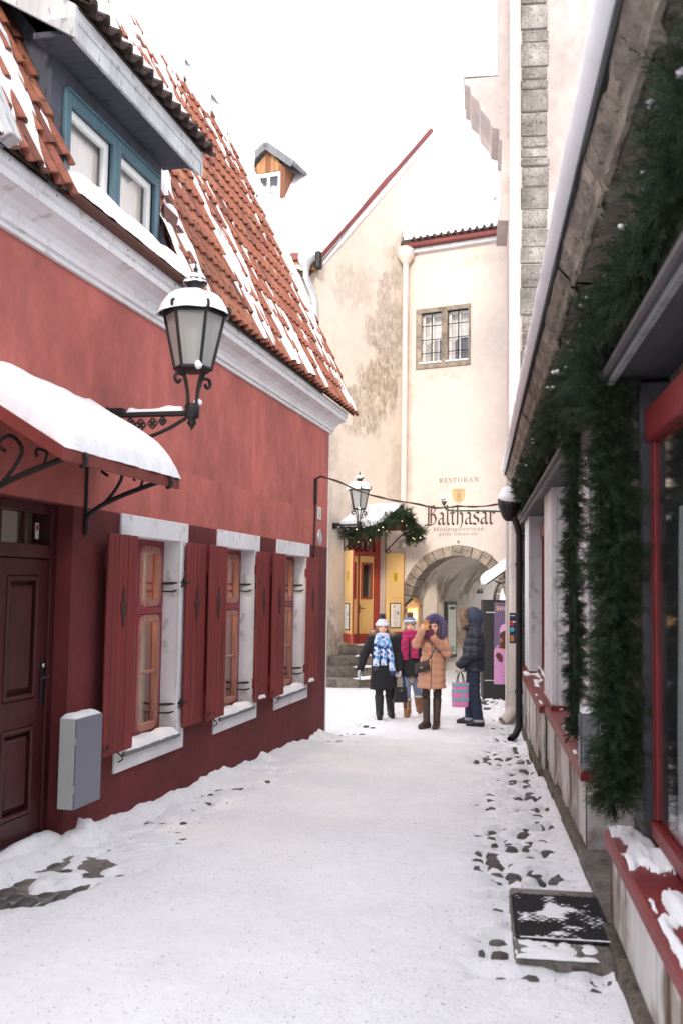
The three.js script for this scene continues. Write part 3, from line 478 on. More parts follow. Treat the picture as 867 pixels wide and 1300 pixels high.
// dormer
{
  const y0 = 4.19, y1 = 5.15, zf = 0.1, RP = 0.6, ez = 0.4, eB = 5.07, eT = 5.28, ex0 = 5.34, ex1 = 7.42;
  const mainZ = (y) => EAVE_Z - (y - EAVE_Y) * (EAVE_Z - RIDGE_Z) / (RIDGE_Y - EAVE_Y);
  const roofY = (z) => eT + (ez - z) * RP, backZ = -0.42;
  const wx = [[5.76, 6.44], [6.5, 7.18]], wy0 = 4.36, wy1 = 4.93;
  const front = slab([[DX0, y0], [DX1, y0], [DX1, y1], [DX0, y1]], zf - 0.06, zf, wx.map(([a, b]) => rectP(a, b, wy0, wy1)));
  const cheek = (x) => sweepX([[zf, y0], [zf, y1], [-0.2, roofY(-0.2) - 0.12], [mainZ(roofY(-0.2)) - 0.05, roofY(-0.2) - 0.12], [mainZ(y0) - 0.05, y0]], x, x + 0.05);
  const dorm = part('dormer', [front, cheek(DX0 - 0.052), cheek(DX1 + 0.002)], M.slate, house); dorm.userData.label = 'blue-grey wooden dormer with teal window frames';
  // soffit, fascia, barge boards
  part('soffit', sweepX([[zf - 0.02, y1 - 0.02], [ez - 0.03, y1 - 0.02], [ez - 0.03, y1 + 0.01], [zf - 0.02, y1 + 0.02]], ex0 + 0.03, ex1 - 0.03), M.slate, dorm);
  part('fascia', [cbox(ex0, ex1, eB, eT - 0.012, ez - 0.03, ez, 0.006), cbox(ex0, ex1, eB + 0.105, eT - 0.012, ez + 0.001, ez + 0.006, 0.002)], M.peel, dorm);
  for (const x of [ex0 - 0.035, ex1 + 0.003]) part('barge_board', sweepX([[ez + 0.005, eB - 0.0], [ez + 0.005, eT], [-0.45, roofY(-0.45)], [-0.45, roofY(-0.45) - 0.21]], x, x + 0.032), M.peel, dorm);
  part('roof_deck', sweepX([[ez + 0.01, eT - 0.01], [ez + 0.01, eT + 0.005], [backZ - 0.1, roofY(backZ - 0.1) + 0.005], [backZ - 0.1, roofY(backZ - 0.1) - 0.02]], ex0, ex1), M.roofDeck, dorm);
  const S = slopeFrame(eT + 0.028, ez + 0.02, Math.atan(RP)), geos = [pantile(0.168, 0.3, 0.03, 0.016)], list = [];
  for (let a = ex0 + 0.06; a < ex1 + 0.08; a += 0.168) for (let r = 0; r < 3; r++) list.push({ a, b: r * 0.3 - 0.06, c: rr(-0.004, 0.004), t: rr(-0.02, 0.02), r: rnd(), key: r });
  layTiles(dorm, S, list, geos, [M.darkTile, M.tile[3]], 99, (q) => (q.key ? 1 : 0));
  mesh('snow', plain(planarUV(sheet(80, 36, (u, v) => { const a = lerp(ex0, ex1 + 0.05, u), b = lerp(0.02, 0.95, v), e = Math.min(1, Math.min(u, 1 - u) * 14, v * 8 + 0.12); const p = onSlope(S, a, b, 0.02 + 0.10 * Math.sqrt(e) * (0.5 + fbm(a * 4, b * 4, 4)) ); return [p.x, p.y, p.z]; }), 0, 1)), M.snowClean, dorm);
  for (const [a, b] of wx) {
    const f = part('window_frame', [slab(rectP(a - 0.04, b + 0.04, wy0 - 0.05, wy1 + 0.05), zf + 0.001, zf + 0.03, [rectP(a + 0.035, b - 0.035, wy0 + 0.03, wy1 - 0.03)], 0.004), cbox(a - 0.04, b + 0.04, wy1 + 0.05, wy1 + 0.065, zf, zf + 0.045)], M.teal, dorm);
    part('casement', [slab(rectP(a + 0.03, b - 0.03, wy0, wy1 - 0.02), zf - 0.045, zf - 0.012, [rectP(a + 0.10, b - 0.10, wy0 + 0.06, wy1 - 0.085)], 0.004)], M.whitePaint, dorm);
    part('pane', slab(rectP(a + 0.10, b - 0.10, wy0 + 0.06, wy1 - 0.085), zf - 0.035, zf - 0.03), M.glass, dorm);
    part('lace_curtain', plain(planarUV(sheet(40, 2, (u, v) => [lerp(a + 0.04, b - 0.04, u), lerp(wy0, wy1, v), zf - 0.1 + 0.012 * Math.sin(u * 60)]), 0, 1)), M.lace, dorm);
  }
  // snow on the ledge under the windows and its dark metal edge
  part('eave_strip', sweepX([[0.05, EAVE_Y - 0.02], [0.335, EAVE_Y - 0.045], [0.345, EAVE_Y - 0.03], [0.335, EAVE_Y - 0.005], [0.05, EAVE_Y + 0.02]], 5.5, 7.5), M.copper, dorm);
  mesh('snow', snowLump(5.56, 7.44, 0.09, 0.35, (x, z) => EAVE_Y - 0.012 + (0.335 - z) * 0.12, 0.20, { rim: 0.16, amp: 0.2, freq: 3, openBack: true, seed: 8 }), M.snowClean, dorm);
  const chk = [slab([[0, 0], [0.02, 0], [0.3, 0.62], [0, 0.62]], 0, 0.02)]; chk[0].applyMatrix4(new THREE.Matrix4().makeTranslation(DX1 + 0.06, y0, zf + 0.01)); part('flashing', chk, M.copper, dorm);
}

// ---------- wall lanterns ----------
function lantern(frame, pos, label, snowy) {
  const t = thing('wall_lantern', label, 'lantern', frame, pos, 'black wall lanterns');
  const R = 0.68;
  // pierced bracket: top bar, lower strut, quatrefoils between, wall plate
  const br = [cbox(-0.045, 0.045, -0.06, 0.075, 0, 0.03, 0.008), cbox(-0.028, 0.028, 0.0, 0.035, 0.03, R, 0.006), tube([[0, -0.01, 0.09], [0, -0.115, 0.16], [0, -0.155, 0.30], [0, -0.10, 0.48], [0, -0.02, R - 0.05]], 0.014, 20, 6)];
  br.push(cbox(-0.034, 0.034, 0.02, 0.07, 0.02, 0.15, 0.012), cbox(-0.02, 0.02, -0.05, 0.0, 0.03, 0.1, 0.01));
  for (const [z, y, r] of [[0.19, -0.045, 0.036], [0.275, -0.06, 0.04], [0.37, -0.05, 0.036], [0.45, -0.035, 0.028]]) for (let k = 0; k < 4; k++) { const a = k * Math.PI / 2, c = new THREE.TorusGeometry(r * 0.5, 0.0075, 5, 10); c.rotateY(Math.PI / 2); c.translate(0, y + r * 0.5 * Math.sin(a), z + r * 0.5 * Math.cos(a)); br.push(plain(c)); }
  part('bracket', br, M.iron, t);
  const q = (list) => { for (const g of list) g.translate(0, 0, R); return list; };
  part('socket', q([lathe([[0.001, -0.11], [0.018, -0.08], [0.035, -0.055], [0.025, -0.03], [0.052, -0.015], [0.056, 0.07], [0.045, 0.085], [0.001, 0.085]], 14)]), M.iron, t);
  // four stays with curled ends
  const stays = []; for (let k = 0; k < 4; k++) { const a = k * Math.PI / 2 + 0.5, c = Math.cos(a), s = Math.sin(a); stays.push(tube([[0.045 * c, 0.08, 0.045 * s], [0.052 * c, 0.17, 0.052 * s], [0.08 * c, 0.27, 0.08 * s], [0.11 * c, 0.34, 0.11 * s]], 0.011, 12, 6)); if (k % 2 === 0) stays.push(tube([[0.09 * c, 0.29, 0.09 * s], [0.15 * c, 0.29, 0.15 * s], [0.165 * c, 0.25, 0.165 * s], [0.135 * c, 0.225, 0.135 * s], [0.115 * c, 0.25, 0.115 * s]], 0.014, 16, 6)); }
  part('stays', q(stays), M.iron, t);
  // six-sided cage
  const N = 6, rb = 0.135, rt = 0.222, yb = 0.345, yt = 0.75, P = (k, r, y) => { const a = (k / N) * Math.PI * 2 + 0.28; return V(r * Math.cos(a), y, r * Math.sin(a)); };
  const bars = [], ticks = [];
  for (let k = 0; k < N; k++) { bars.push(cyl(P(k, rb, yb), P(k, rt, yt), 0.0125, 0.0125, 6)); bars.push(cyl(P(k, rb, yb), P(k + 1, rb, yb), 0.014, 0.014, 6)); bars.push(cyl(P(k, rt, yt), P(k + 1, rt, yt), 0.015, 0.015, 6)); bars.push(tube([P(k, rt, yt), P(k, rt + 0.035, yt + 0.012), P(k, rt + 0.04, yt + 0.045), P(k, rt + 0.02, yt + 0.06)], 0.011, 8, 5)); }
  bars.push(lathe([[0.001, yb - 0.015], [rb, yb - 0.015], [rb, yb + 0.01], [0.001, yb + 0.01]], 6));
  part('cage', q(bars), M.iron, t);
  for (let k = 0; k < N; k++) { const a = P(k, rb - 0.004, yb + 0.005), b = P(k + 1, rb - 0.004, yb + 0.005), c = P(k + 1, rt - 0.004, yt), d = P(k, rt - 0.004, yt), g = new THREE.BufferGeometry(); g.setAttribute('position', new THREE.BufferAttribute(new Float32Array([a, c, b, a, d, c].flatMap((v) => [v.x, v.y, v.z])), 3)); g.computeVertexNormals(); part('pane', q([plain(g)]), M.lampGlass, t); }
  part('lamp_fitting', q([cyl(V(0, yb, 0), V(0, yb + 0.16, 0), 0.02, 0.02, 8), ball(0, yb + 0.24, 0, 0.04, 0.075, 0.04, 10)]), M.whitePaint, t);
  part('cap', q([lathe([[rt + 0.012, yt], [rt + 0.014, yt + 0.012], [0.16, yt + 0.075], [0.085, yt + 0.115], [0.06, yt + 0.13], [0.055, yt + 0.2], [0.075, yt + 0.235], [0.088, yt + 0.25], [0.088, yt + 0.265], [0.05, yt + 0.285], [0.03, yt + 0.30], [0.028, yt + 0.315], [0.012, yt + 0.33], [0.02, yt + 0.345], [0.008, yt + 0.36], [0.001, yt + 0.41]], 12)]), M.iron, t);
  const sn = (r0, r1, y, h, sd) => plain(planarUV(sheet(40, 8, (u, v) => { const a = u * Math.PI * 2, w = fbm(Math.cos(a) * 1.6 + sd, Math.sin(a) * 1.6, 3), r = lerp(r1, r0 * (0.9 + 0.25 * w), v); return [r * Math.cos(a), y + h * (1 - Math.pow(v, 3)) * (0.75 + 0.4 * fbm(Math.cos(a) * 2 * v + 5, Math.sin(a) * 2 * v + sd, 3)) - 0.025 * Math.pow(v, 6) * w * 2, r * Math.sin(a)]; })));
  part('snow', q([sn(rt + 0.035, 0.055, yt + 0.02, 0.16, 2), sn(0.09, 0.012, yt + 0.262, 0.05, 7), ball(0.03, 0.1, 0.03, 0.035, 0.03, 0.035, 8), ball(-0.1, yb + 0.01, 0.08, 0.03, 0.035, 0.03, 8)]), M.snowClean, t);
  if (snowy) part('snow', [snowLump(-0.026, 0.026, 0.17, R - 0.07, () => 0.034, 0.03, { nx: 6, nz: 30, rim: 0.02, amp: 0.7 })], M.snowClean, t);
  return t;
}
lantern(FL, [6.69, 2.93, 0], 'large snow-capped black lantern on the red house wall above the door canopy', true);
lantern(FG, [-2.16, 2.97, 0], 'black lantern on the cream wall beside the yellow restaurant door', false).rotation.y += 0.12;

// ---------- canopy over the red house door ----------
{
  const x0 = 4.93, x1 = 6.54, zo = 0.63, yw = 2.83, yo = 2.44, t = thing('door_canopy', 'red sheet-metal door canopy loaded with a thick bank of snow', 'canopy', FL);
  const top = (z) => lerp(yw, yo, z / zo), n = 7;
  const pan = part('roof_sheet', sweepX([[0.002, yw - 0.02], [0.002, yw], [zo, yo], [zo, yo - 0.02]], x0, x1), M.redMetal, t);
  for (let k = 0; k < n; k++) { const x = lerp(x0 + 0.1, x1 - 0.1, k / (n - 1)); part('rafter', sweepX([[0.004, yw - 0.07], [0.004, yw - 0.022], [zo - 0.03, top(zo - 0.03) - 0.022], [zo - 0.03, top(zo - 0.03) - 0.06]], x - 0.02, x + 0.02), M.redMetal, pan); }
  part('front_board', cbox(x0 - 0.004, x1 + 0.004, yo - 0.065, yo + 0.012, zo + 0.001, zo + 0.022, 0.005), M.redMetal, t);
  for (const x of [x0 - 0.022, x1 + 0.002]) part('side_board', sweepX([[0.004, yw - 0.075], [0.004, yw + 0.012], [zo + 0.02, yo + 0.012], [zo + 0.02, yo - 0.065]], x, x + 0.02), M.redMetal, t);
  for (const x of [5.1, 6.4]) part('bracket', [tube([[x, 2.06, 0.012], [x, 2.16, 0.02], [x, 2.23, 0.10], [x, 2.31, 0.27], [x, 2.39, 0.5], [x, 2.41, 0.56]], 0.018, 24, 7), tube([[x, 2.25, 0.14], [x, 2.37, 0.24], [x, 2.47, 0.28], [x, 2.55, 0.2], [x, 2.50, 0.12], [x, 2.46, 0.17]], 0.012, 20, 6), tube([[x, 2.36, 0.42], [x, 2.45, 0.44], [x, 2.46, 0.37], [x, 2.42, 0.38]], 0.009, 14, 6), ball(x, 2.06, 0.014, 0.022, 0.03, 0.014, 8), tube([[x, 2.06, 0.012], [x, 2.2, 0.008], [x, 2.6, 0.008]], 0.014, 8, 6)], M.iron, t);
  for (const x of [5.15, 6.38]) part('gutter_hook', [tube([[x, yo + 0.015, zo - 0.02], [x, yo + 0.0, zo + 0.03], [x, yo - 0.06, zo + 0.032], [x, yo - 0.075, zo + 0.0]], 0.012, 12, 6)], M.iron, t);
  part('snow', snowLump(x0 - 0.01, x1 + 0.015, 0.005, zo + 0.03, (x, z) => lerp(yw, yo, clamp(z / zo)) + 0.008, 0.19, { rim: 0.15, amp: 0.16, freq: 2.4, openBack: true, seed: 31, nx: 90, nz: 40 }), M.snowClean, t);
}
// ---------- small things on the red wall ----------
{
  const t = thing('utility_box', 'grey metal meter box on the maroon wall beside the door', 'meter box', FL);
  const b = part('housing', cbox(6.15, 6.525, 0.17, 0.775, 0.001, 0.115, 0.004), M.boxSide, t);
  part('door', cbox(6.152, 6.523, 0.172, 0.773, 0.117, 0.13, 0.004), M.greyBox, t); for (const y of [0.28, 0.6]) part('hinge', cbox(6.145, 6.149, y, y + 0.05, 0.1, 0.128, 0.001), M.boxSide, t);
  part('snow', snowLump(6.15, 6.525, 0.0, 0.125, () => 0.774, 0.03, { rim: 0.05, amp: 0.5, seed: 4 }), M.snowClean, t);
  const p = thing('wall_plaque', 'small white square plaque near the red house corner', 'plaque', FL); part('plate', cbox(12.85, 13.03, 2.60, 2.77, 0.001, 0.012, 0.003), M.whitePaint, p); part('inset', cbox(12.88, 13.0, 2.63, 2.74, 0.013, 0.016, 0.002), M.zinc, p);
  const o = thing('wall_plaque', 'small grey oval plaque below the white square one', 'plaque', FL); const og = new THREE.CylinderGeometry(0.105, 0.11, 0.014, 24); og.rotateX(Math.PI / 2); og.scale(0.95, 1, 1); og.translate(12.99, 2.36, 0.008); part('plate', plain(og), M.zinc, o);
  const r = new THREE.TorusGeometry(0.085, 0.006, 5, 24); r.translate(12.99, 2.36, 0.016); part('rim', plain(r), M.greyBox, o);
  const c = thing('cable_conduit', 'black cable conduit running down the red wall near its corner', 'conduit', FL);
  part('conduit', [tube([[12.69, 3.14, 0.03], [12.67, 2.9, 0.02], [12.66, 2.5, 0.02], [12.62, 2.0, 0.02]], 0.012, 20, 6)], M.iron, c); part('hook', [tube([[12.69, 3.14, 0.03], [12.70, 3.16, 0.1], [12.72, 3.14, 0.14]], 0.014, 8, 6), cbox(12.65, 12.73, 2.78, 3.14, 0.001, 0.035, 0.012)], M.iron, c);
  const a = FL.w(12.72, 3.15, 0.14), e = V(2.47, 2.99, -14.7), pts = []; for (let i = 0; i <= 14; i++) { const u = i / 14, q = a.clone().lerp(e, u); q.y -= 0.28 * 4 * u * (1 - u) * 0.75 - 0.012 * Math.sin(u * 19); pts.push(q); }
  tag(mesh('overhead_cable', join([tube(pts, 0.0105, 60, 5), tube(pts.map((q, i) => q.clone().add(V(0, 0.018 * Math.sin(i * 2.1), 0.012))), 0.006, 60, 4)]), M.wire), 'thin dark cable strung across the lane from the red house', 'cable');
}

// ---------- writing and prints (flat paint and paper) ----------
function canvasTex(w, h, draw) { const c = document.createElement('canvas'); c.width = w; c.height = h; const x = c.getContext('2d'); draw(x, w, h); const t = new THREE.CanvasTexture(c); t.colorSpace = THREE.SRGBColorSpace; t.magFilter = THREE.LinearFilter; t.anisotropy = 8; return t; }
function print(x0, x1, y0, y1, z, tex, name, parent, alpha) {
  const g = new THREE.PlaneGeometry(x1 - x0, y1 - y0); g.translate((x0 + x1) / 2, (y0 + y1) / 2, z);
  const m = new THREE.MeshStandardMaterial({ map: tex, roughness: 0.8 }); if (alpha) m.transparent = true;
  return mesh(name, g, m, parent);
}
const shield = (c, x, y, w, h, col, ink) => { c.fillStyle = col; c.beginPath(); c.moveTo(x - w / 2, y - h / 2); c.quadraticCurveTo(x, y - h * 0.6, x + w / 2, y - h / 2); c.bezierCurveTo(x + w * 0.56, y + h * 0.2, x + w * 0.3, y + h * 0.42, x, y + h / 2); c.bezierCurveTo(x - w * 0.3, y + h * 0.42, x - w * 0.56, y + h * 0.2, x - w / 2, y - h / 2); c.fill(); c.fillStyle = ink; c.fillRect(x - w * 0.34, y - h * 0.40, w * 0.68, h * 0.05); c.lineWidth = w * 0.05; c.strokeStyle = ink; c.beginPath(); c.moveTo(x - w * 0.12, y - h * 0.24); c.lineTo(x - w * 0.12, y + h * 0.26); c.moveTo(x - w * 0.12, y - h * 0.22); c.bezierCurveTo(x + w * 0.25, y - h * 0.28, x + w * 0.22, y, x - w * 0.08, y); c.bezierCurveTo(x + w * 0.32, y + h * 0.02, x + w * 0.26, y + h * 0.28, x - w * 0.16, y + h * 0.26); c.stroke(); c.beginPath(); c.moveTo(x + w * 0.02, y - h * 0.2); c.lineTo(x + w * 0.02, y + h * 0.22); c.stroke(); };
const LETTERS = {
  B: [1.12, [[-0.06, 1.3], [0.12, 1.56], [0.5, 1.5]], [[0.3, 1.5], [0.3, 0.12], [0.08, -0.04], [-0.05, 0.02]], [[0.3, 1.45], [0.72, 1.58], [0.92, 1.3], [0.78, 0.98], [0.42, 0.86]], [[0.42, 0.86], [0.84, 0.84], [1.0, 0.45], [0.86, 0.12], [0.5, 0.02], [0.1, 0.04]], [[0.53, 1.42], [0.53, 0.14]]],
  a: [0.74, [[0.1, 0.86], [0.3, 1.0], [0.52, 0.86], [0.52, 0.14], [0.68, 0.02]], [[0.52, 0.56], [0.18, 0.46], [0.1, 0.2], [0.26, 0.02], [0.5, 0.18]]],
  l: [0.42, [[0.06, 1.56], [0.19, 1.48], [0.19, 0.14], [0.36, 0.0]]],
  t: [0.5, [[0.22, 1.3], [0.22, 0.14], [0.38, 0.0], [0.5, 0.1]], [[0.0, 0.96], [0.46, 0.96]]],
  h: [0.8, [[0.06, 1.56], [0.19, 1.48], [0.19, 0.0]], [[0.19, 0.78], [0.42, 1.0], [0.62, 0.84], [0.62, 0.12], [0.46, -0.22]]],
  s: [0.66, [[0.58, 0.88], [0.34, 1.0], [0.13, 0.8], [0.2, 0.6], [0.5, 0.44], [0.56, 0.2], [0.33, 0.0], [0.06, 0.12]]],
  r: [0.62, [[0.06, 0.9], [0.2, 1.0], [0.2, 0.12], [0.36, 0.0]], [[0.2, 0.78], [0.42, 1.0], [0.56, 0.84]]],
};
function penWrite(c, word, x, base, em, ink) {     // broad-nib lettering
  c.fillStyle = ink; const nx = Math.cos(0.72) * em * 0.105, ny = -Math.sin(0.72) * em * 0.105;
  for (const ch of word) {
    const [adv, ...strokes] = LETTERS[ch];
    for (const s of strokes) for (let i = 0; i + 1 < s.length; i++) { const ax = x + s[i][0] * em, ay = base - s[i][1] * em, bx = x + s[i + 1][0] * em, by = base - s[i + 1][1] * em; for (let k = 0; k <= 14; k++) { const px = lerp(ax, bx, k / 14), py = lerp(ay, by, k / 14); c.beginPath(); c.moveTo(px - nx - 1, py - ny - 1); c.lineTo(px + nx + 1, py + ny - 1); c.lineTo(px + nx + 1, py + ny + 1); c.lineTo(px - nx - 1, py - ny + 1); c.fill(); } c.beginPath(); c.moveTo(ax - nx, ay - ny); c.lineTo(ax + nx, ay + ny); c.lineTo(bx + nx, by + ny); c.lineTo(bx - nx, by - ny); c.fill(); }
    x += adv * em;
  }
  return x;
}
const menuTex = canvasTex(128, 256, (c, w, h) => { c.fillStyle = '#e4dfd6'; c.fillRect(0, 0, w, h); shield(c, 44, 34, 22, 26, '#d3a028', '#5a4010'); c.fillStyle = '#7c7468'; for (let y = 60; y < 240; y += 9) { const l = 30 + 60 * hash(y, 3); if (hash(y, 8) > 0.25) c.fillRect(w / 2 - l / 2, y, l, 2.2); } c.fillStyle = '#c0653a'; c.fillRect(88, 86, 20, 34); c.fillStyle = '#54402c'; c.fillRect(93, 92, 9, 16); });

// ---------- stained plaster of the two cream walls (uv = wall metres) ----------
function stained(w, h, x0, y0, mw, mh, spots, base) {
  const a = new Uint8Array(w * h * 4);
  for (let j = 0; j < h; j++) for (let i = 0; i < w; i++) {
    const x = x0 + (i / w) * mw, y = y0 + (j / h) * mh; let k = 0.95 + 0.1 * (fbm(x * 1.1, y * 0.8, 5, 0, 5) - 0.5) + 0.06 * (fbm(x * 9, y * 9, 3, 0, 7) - 0.5), d = 0, br = 0;
    for (const [sx, sy, rx, ry, amt, brown] of spots) { const q = Math.hypot((x - sx) / rx, (y - sy) / ry); if (q < 1.4) { const n = fbm(x * 4.5 + sx, y * 3.2, 6, 0, 11), m = sst(0.42, 0.62, n + 0.30 * (1 - q)) * (1 - sst(0.8, 1.4, q)) * amt * 0.44 * (0.25 + 0.75 * sst(0.2, 0.75, fbm(x * 24, y * 11, 5, 0, 19))); if (m > d) { d = m; br = brown; } } }
    const o = (j * w + i) * 4; const c = [k * (1 - d * 0.62), k * (1 - d * (0.62 + 0.06 * br)), k * (1 - d * (0.62 + 0.16 * br))]; for (let q = 0; q < 3; q++) a[o + q] = clamp(c[q]) * 255; a[o + 3] = 255;
  }
  const t = new THREE.DataTexture(a, w, h); t.colorSpace = THREE.SRGBColorSpace; t.magFilter = THREE.LinearFilter; t.needsUpdate = true; t.wrapS = t.wrapT = THREE.ClampToEdgeWrapping;
  t.repeat.set(1 / mw, 1 / mh); t.offset.set(-x0 / mw, -y0 / mh); return t;
}
const gableTex = stained(512, 1024, -3.2, -1, 4.8, 14.2, [[-0.5, 7.6, 0.75, 1.5, 0.75, 0.3], [-0.75, 6.4, 0.7, 0.9, 1, 1], [-1.3, 5.6, 0.7, 0.6, 0.85, 0.8], [-0.3, 8.6, 0.25, 1.1, 0.7, 0.2], [-2.4, 4.5, 0.5, 2.2, 0.3, 0.6], [-2.3, 0.2, 0.5, 1.0, 0.9, 1], [-1.7, 8.3, 0.8, 0.5, 0.35, 0.4], [-0.2, 4.2, 0.4, 0.9, 0.3, 0.6]]);
const faceTex = stained(512, 1024, 0, -1, 4.8, 11, [[0.1, 5, 0.15, 3.4, 0.3, 0.8], [1.9, 9.05, 1.0, 0.12, 0.25, 0.6], [0.2, 2.2, 0.3, 0.5, 0.3, 0.9], [1.0, 6.55, 0.5, 0.2, 0.3, 0.8]]);
const gableMat = mat(0.80, 0.70, 0.60, { bump: fineB(0.8), bs: 0.004, map: gableTex }), faceMat = mat(0.76, 0.655, 0.575, { bump: fineB(0.8), bs: 0.004, map: faceTex });

// ---------- gabled cream house with the yellow door ----------
const FE = new Frame(FG.w(-2.72, 0, 0), V(0.985, 0, 0.174));
{
  const t = thing('gabled_house', 'cream stained gable house with a snowy roof, small wooden dormer and yellow door', 'house', FG);
  const door = [-1.72, -0.54, 0.45, 2.83];
  part('gable_wall', slab([[-2.72, -1], [1.3, -1], [1.3, 12.3], [1.02, 12.8], [-2.72, 8.62]], -0.5, 0, [rectP(...door)]), gableMat, t);
  const rake = (x) => 8.62 + (x + 2.72) * (4.18 / 3.74), sl = Math.atan(4.18 / 3.74);
  const coping = (w, h, z0, z1, m, name, lift) => { const q = cbox(0, 5.55, lift, lift + h, z0, z1, 0.01); q.rotateZ(sl); q.translate(-2.72, 8.62, 0); part(name, q, m, t); };
  coping(0, 0.09, -0.45, 0.06, M.redMetal, 'verge_flashing', 0.0); coping(0, 0.13, -0.3, 0.035, M.white, 'verge_band', -0.135);
  // eave wall and roof, turned against the gable
  const E = new THREE.Group(); const wallE = mesh('eave_wall', join([slab(rectP(-8, -0.02, -1, 8.5), -0.5, 0)]), gableMat, t);
  const eM = new THREE.Matrix4().makeRotationY(-FG.turn + FE.turn), put = (m) => { m.geometry.applyMatrix4(new THREE.Matrix4().makeTranslation(-2.72, 0, 0).multiply(eM)); return m; };
  put(wallE);
  put(part('eave_board', [cbox(-8, -0.04, 8.36, 8.56, 0.001, 0.22, 0.01)], M.orangeWood, t)); put(part('eave_flashing', [cbox(-8, -0.3, 8.565, 8.72, 0.05, 0.30, 0.01)], M.redMetal, t));
  const k = -4.18 / 3.08;                           // roof: y = 8.64 + k z
  const snow = sheet(150, 60, (u, v) => { const z = lerp(0.26, -3.08, v), xr = lerp(-0.12, 2.16, v) + 0.0 - (v < 0.05 ? 0.1 : 0), x = lerp(-8, xr, u), e = Math.min(1, v * 12 + 0.15) ; const th = (0.16 + 0.1 * (fbm(x * 0.8, z * 1.2, 4) - 0.5)) * Math.sqrt(Math.min(e, 1)) * (u > 0.985 ? 0.55 : 1); return [x, 8.64 + k * z + th / 0.6, z]; });
  put(mesh('roof_snow', plain(planarUV(snow)), M.snowClean, t));
  const under = sheet(1, 1, (u, v) => { const z = lerp(0.3, -3.08, v), x = lerp(-8, lerp(-0.12, 2.1, v), u); return [x, 8.6 + k * z, z]; }); put(mesh('roof', plain(planarUV(under)), M.roofDeck, t));
  const back = sheet(1, 1, (u, v) => { const z = lerp(-3.08, -6, v), x = lerp(-8, 2.1, u); return [x, 12.82 - k * (z + 3.08), z]; }); put(mesh('roof', plain(planarUV(back)), M.snowClean, t));
  // dormer
  const dz = -1.28, dx0 = -1.84, dx1 = -1.14, cx = -1.49, ap = 11.62, ey = 11.2;
  const pv = new THREE.Matrix4().makeTranslation(-1.49, 10.4, -1.28).multiply(new THREE.Matrix4().makeRotationY(-0.2)).multiply(new THREE.Matrix4().makeScale(1.14, 1.1, 1)).multiply(new THREE.Matrix4().makeTranslation(1.49, -10.4, 1.28)), spin = (m) => { m.geometry.applyMatrix4(pv); return put(m); };
  const D = spin(part('dormer', [slab([[dx0, 10.2], [dx1, 10.2], [dx1, ey], [cx, ap], [dx0, ey]], dz - 0.05, dz, [rectP(-1.70, -1.22, 10.42, 11.06)])], M.orangeWood, t)); D.userData.label = 'small weathered wooden roof dormer';
  const add = (name, list, m) => spin(part(name, list, m, D));
  for (let i = 0; i < 7; i++) { const a = lerp(dx0, dx1, i / 7), b = lerp(dx0, dx1, (i + 1) / 7), yb = a > -1.72 && b < -1.2 ? 11.12 : 10.2, yt = Math.min(ap - Math.abs((a + b) / 2 - cx) * 1.2 - 0.03, 12); add('board', cbox(a + 0.003, b - 0.003, yb, yt, dz + 0.001, dz + 0.016, 0.004), i % 3 ? M.orangeWood : M.brownWood); }
  for (const s of [-1, 1]) {
    const x = s < 0 ? dx0 - 0.03 : dx1 + 0.0; add('cheek', sweepX([[dz, 10.2], [dz, ey], [-2.0, ey + 0.05], [-2.1, ey - 0.0]], x, x + 0.03), M.brownWood);
    const L = 0.82, rb = cbox(0, L, -0.02, 0.05, dz - 0.95, dz + 0.14, 0.006), ang = Math.atan(1.2); rb.rotateZ(s > 0 ? -ang * 0.78 : ang * 0.78); if (s > 0) rb.translate(cx - 0.02, ap + 0.08, 0); else { rb.translate(cx - Math.cos(ang * 0.78) * L, ap + 0.08 - Math.sin(ang * 0.78) * L, 0); } add('dormer_roof', rb, M.greyWood);
    const vb = cbox(0, L, -0.09, 0.055, dz + 0.141, dz + 0.165, 0.004); vb.rotateZ(s > 0 ? -ang * 0.78 : ang * 0.78); if (s > 0) vb.translate(cx - 0.02, ap + 0.08, 0); else vb.translate(cx - Math.cos(ang * 0.78) * L, ap + 0.08 - Math.sin(ang * 0.78) * L, 0); add('barge_board', vb, M.greyWood);
  }
  const tl = pantile(0.15, 0.22, 0.02, 0.012, 7); for (let i = 0; i < 6; i++) { const q = tl.clone(); q.rotateX(-Math.PI / 2); q.rotateY(Math.PI / 2); q.rotateZ(-0.68); q.translate(dx1 + 0.24, ey + 0.0 + 0.02, dz + 0.05 - i * 0.15); add('tile', q, M.tile[1]); }
  add('snow', snowLump(cx - 0.45, cx + 0.5, dz - 0.9, dz - 0.02, (x) => ap + 0.09 - Math.abs(x - cx) * 0.8, 0.1, { rim: 0.1, seed: 3 }), M.snowClean);
  const wf = add('window', slab(rectP(-1.72, -1.20, 10.40, 11.1), dz + 0.002, dz + 0.04, [rectP(-1.67, -1.49, 10.46, 10.72), rectP(-1.43, -1.25, 10.46, 10.72), rectP(-1.67, -1.49, 10.77, 11.02), rectP(-1.43, -1.25, 10.77, 11.02)], 0.004), M.whitePaint);
  add('pane', slab(rectP(-1.68, -1.24, 10.44, 11.04), dz - 0.01, dz - 0.004), M.glass); add('dark_inside', slab(rectP(-1.7, -1.22, 10.42, 11.06), dz - 0.25, dz - 0.24), M.greyBox);
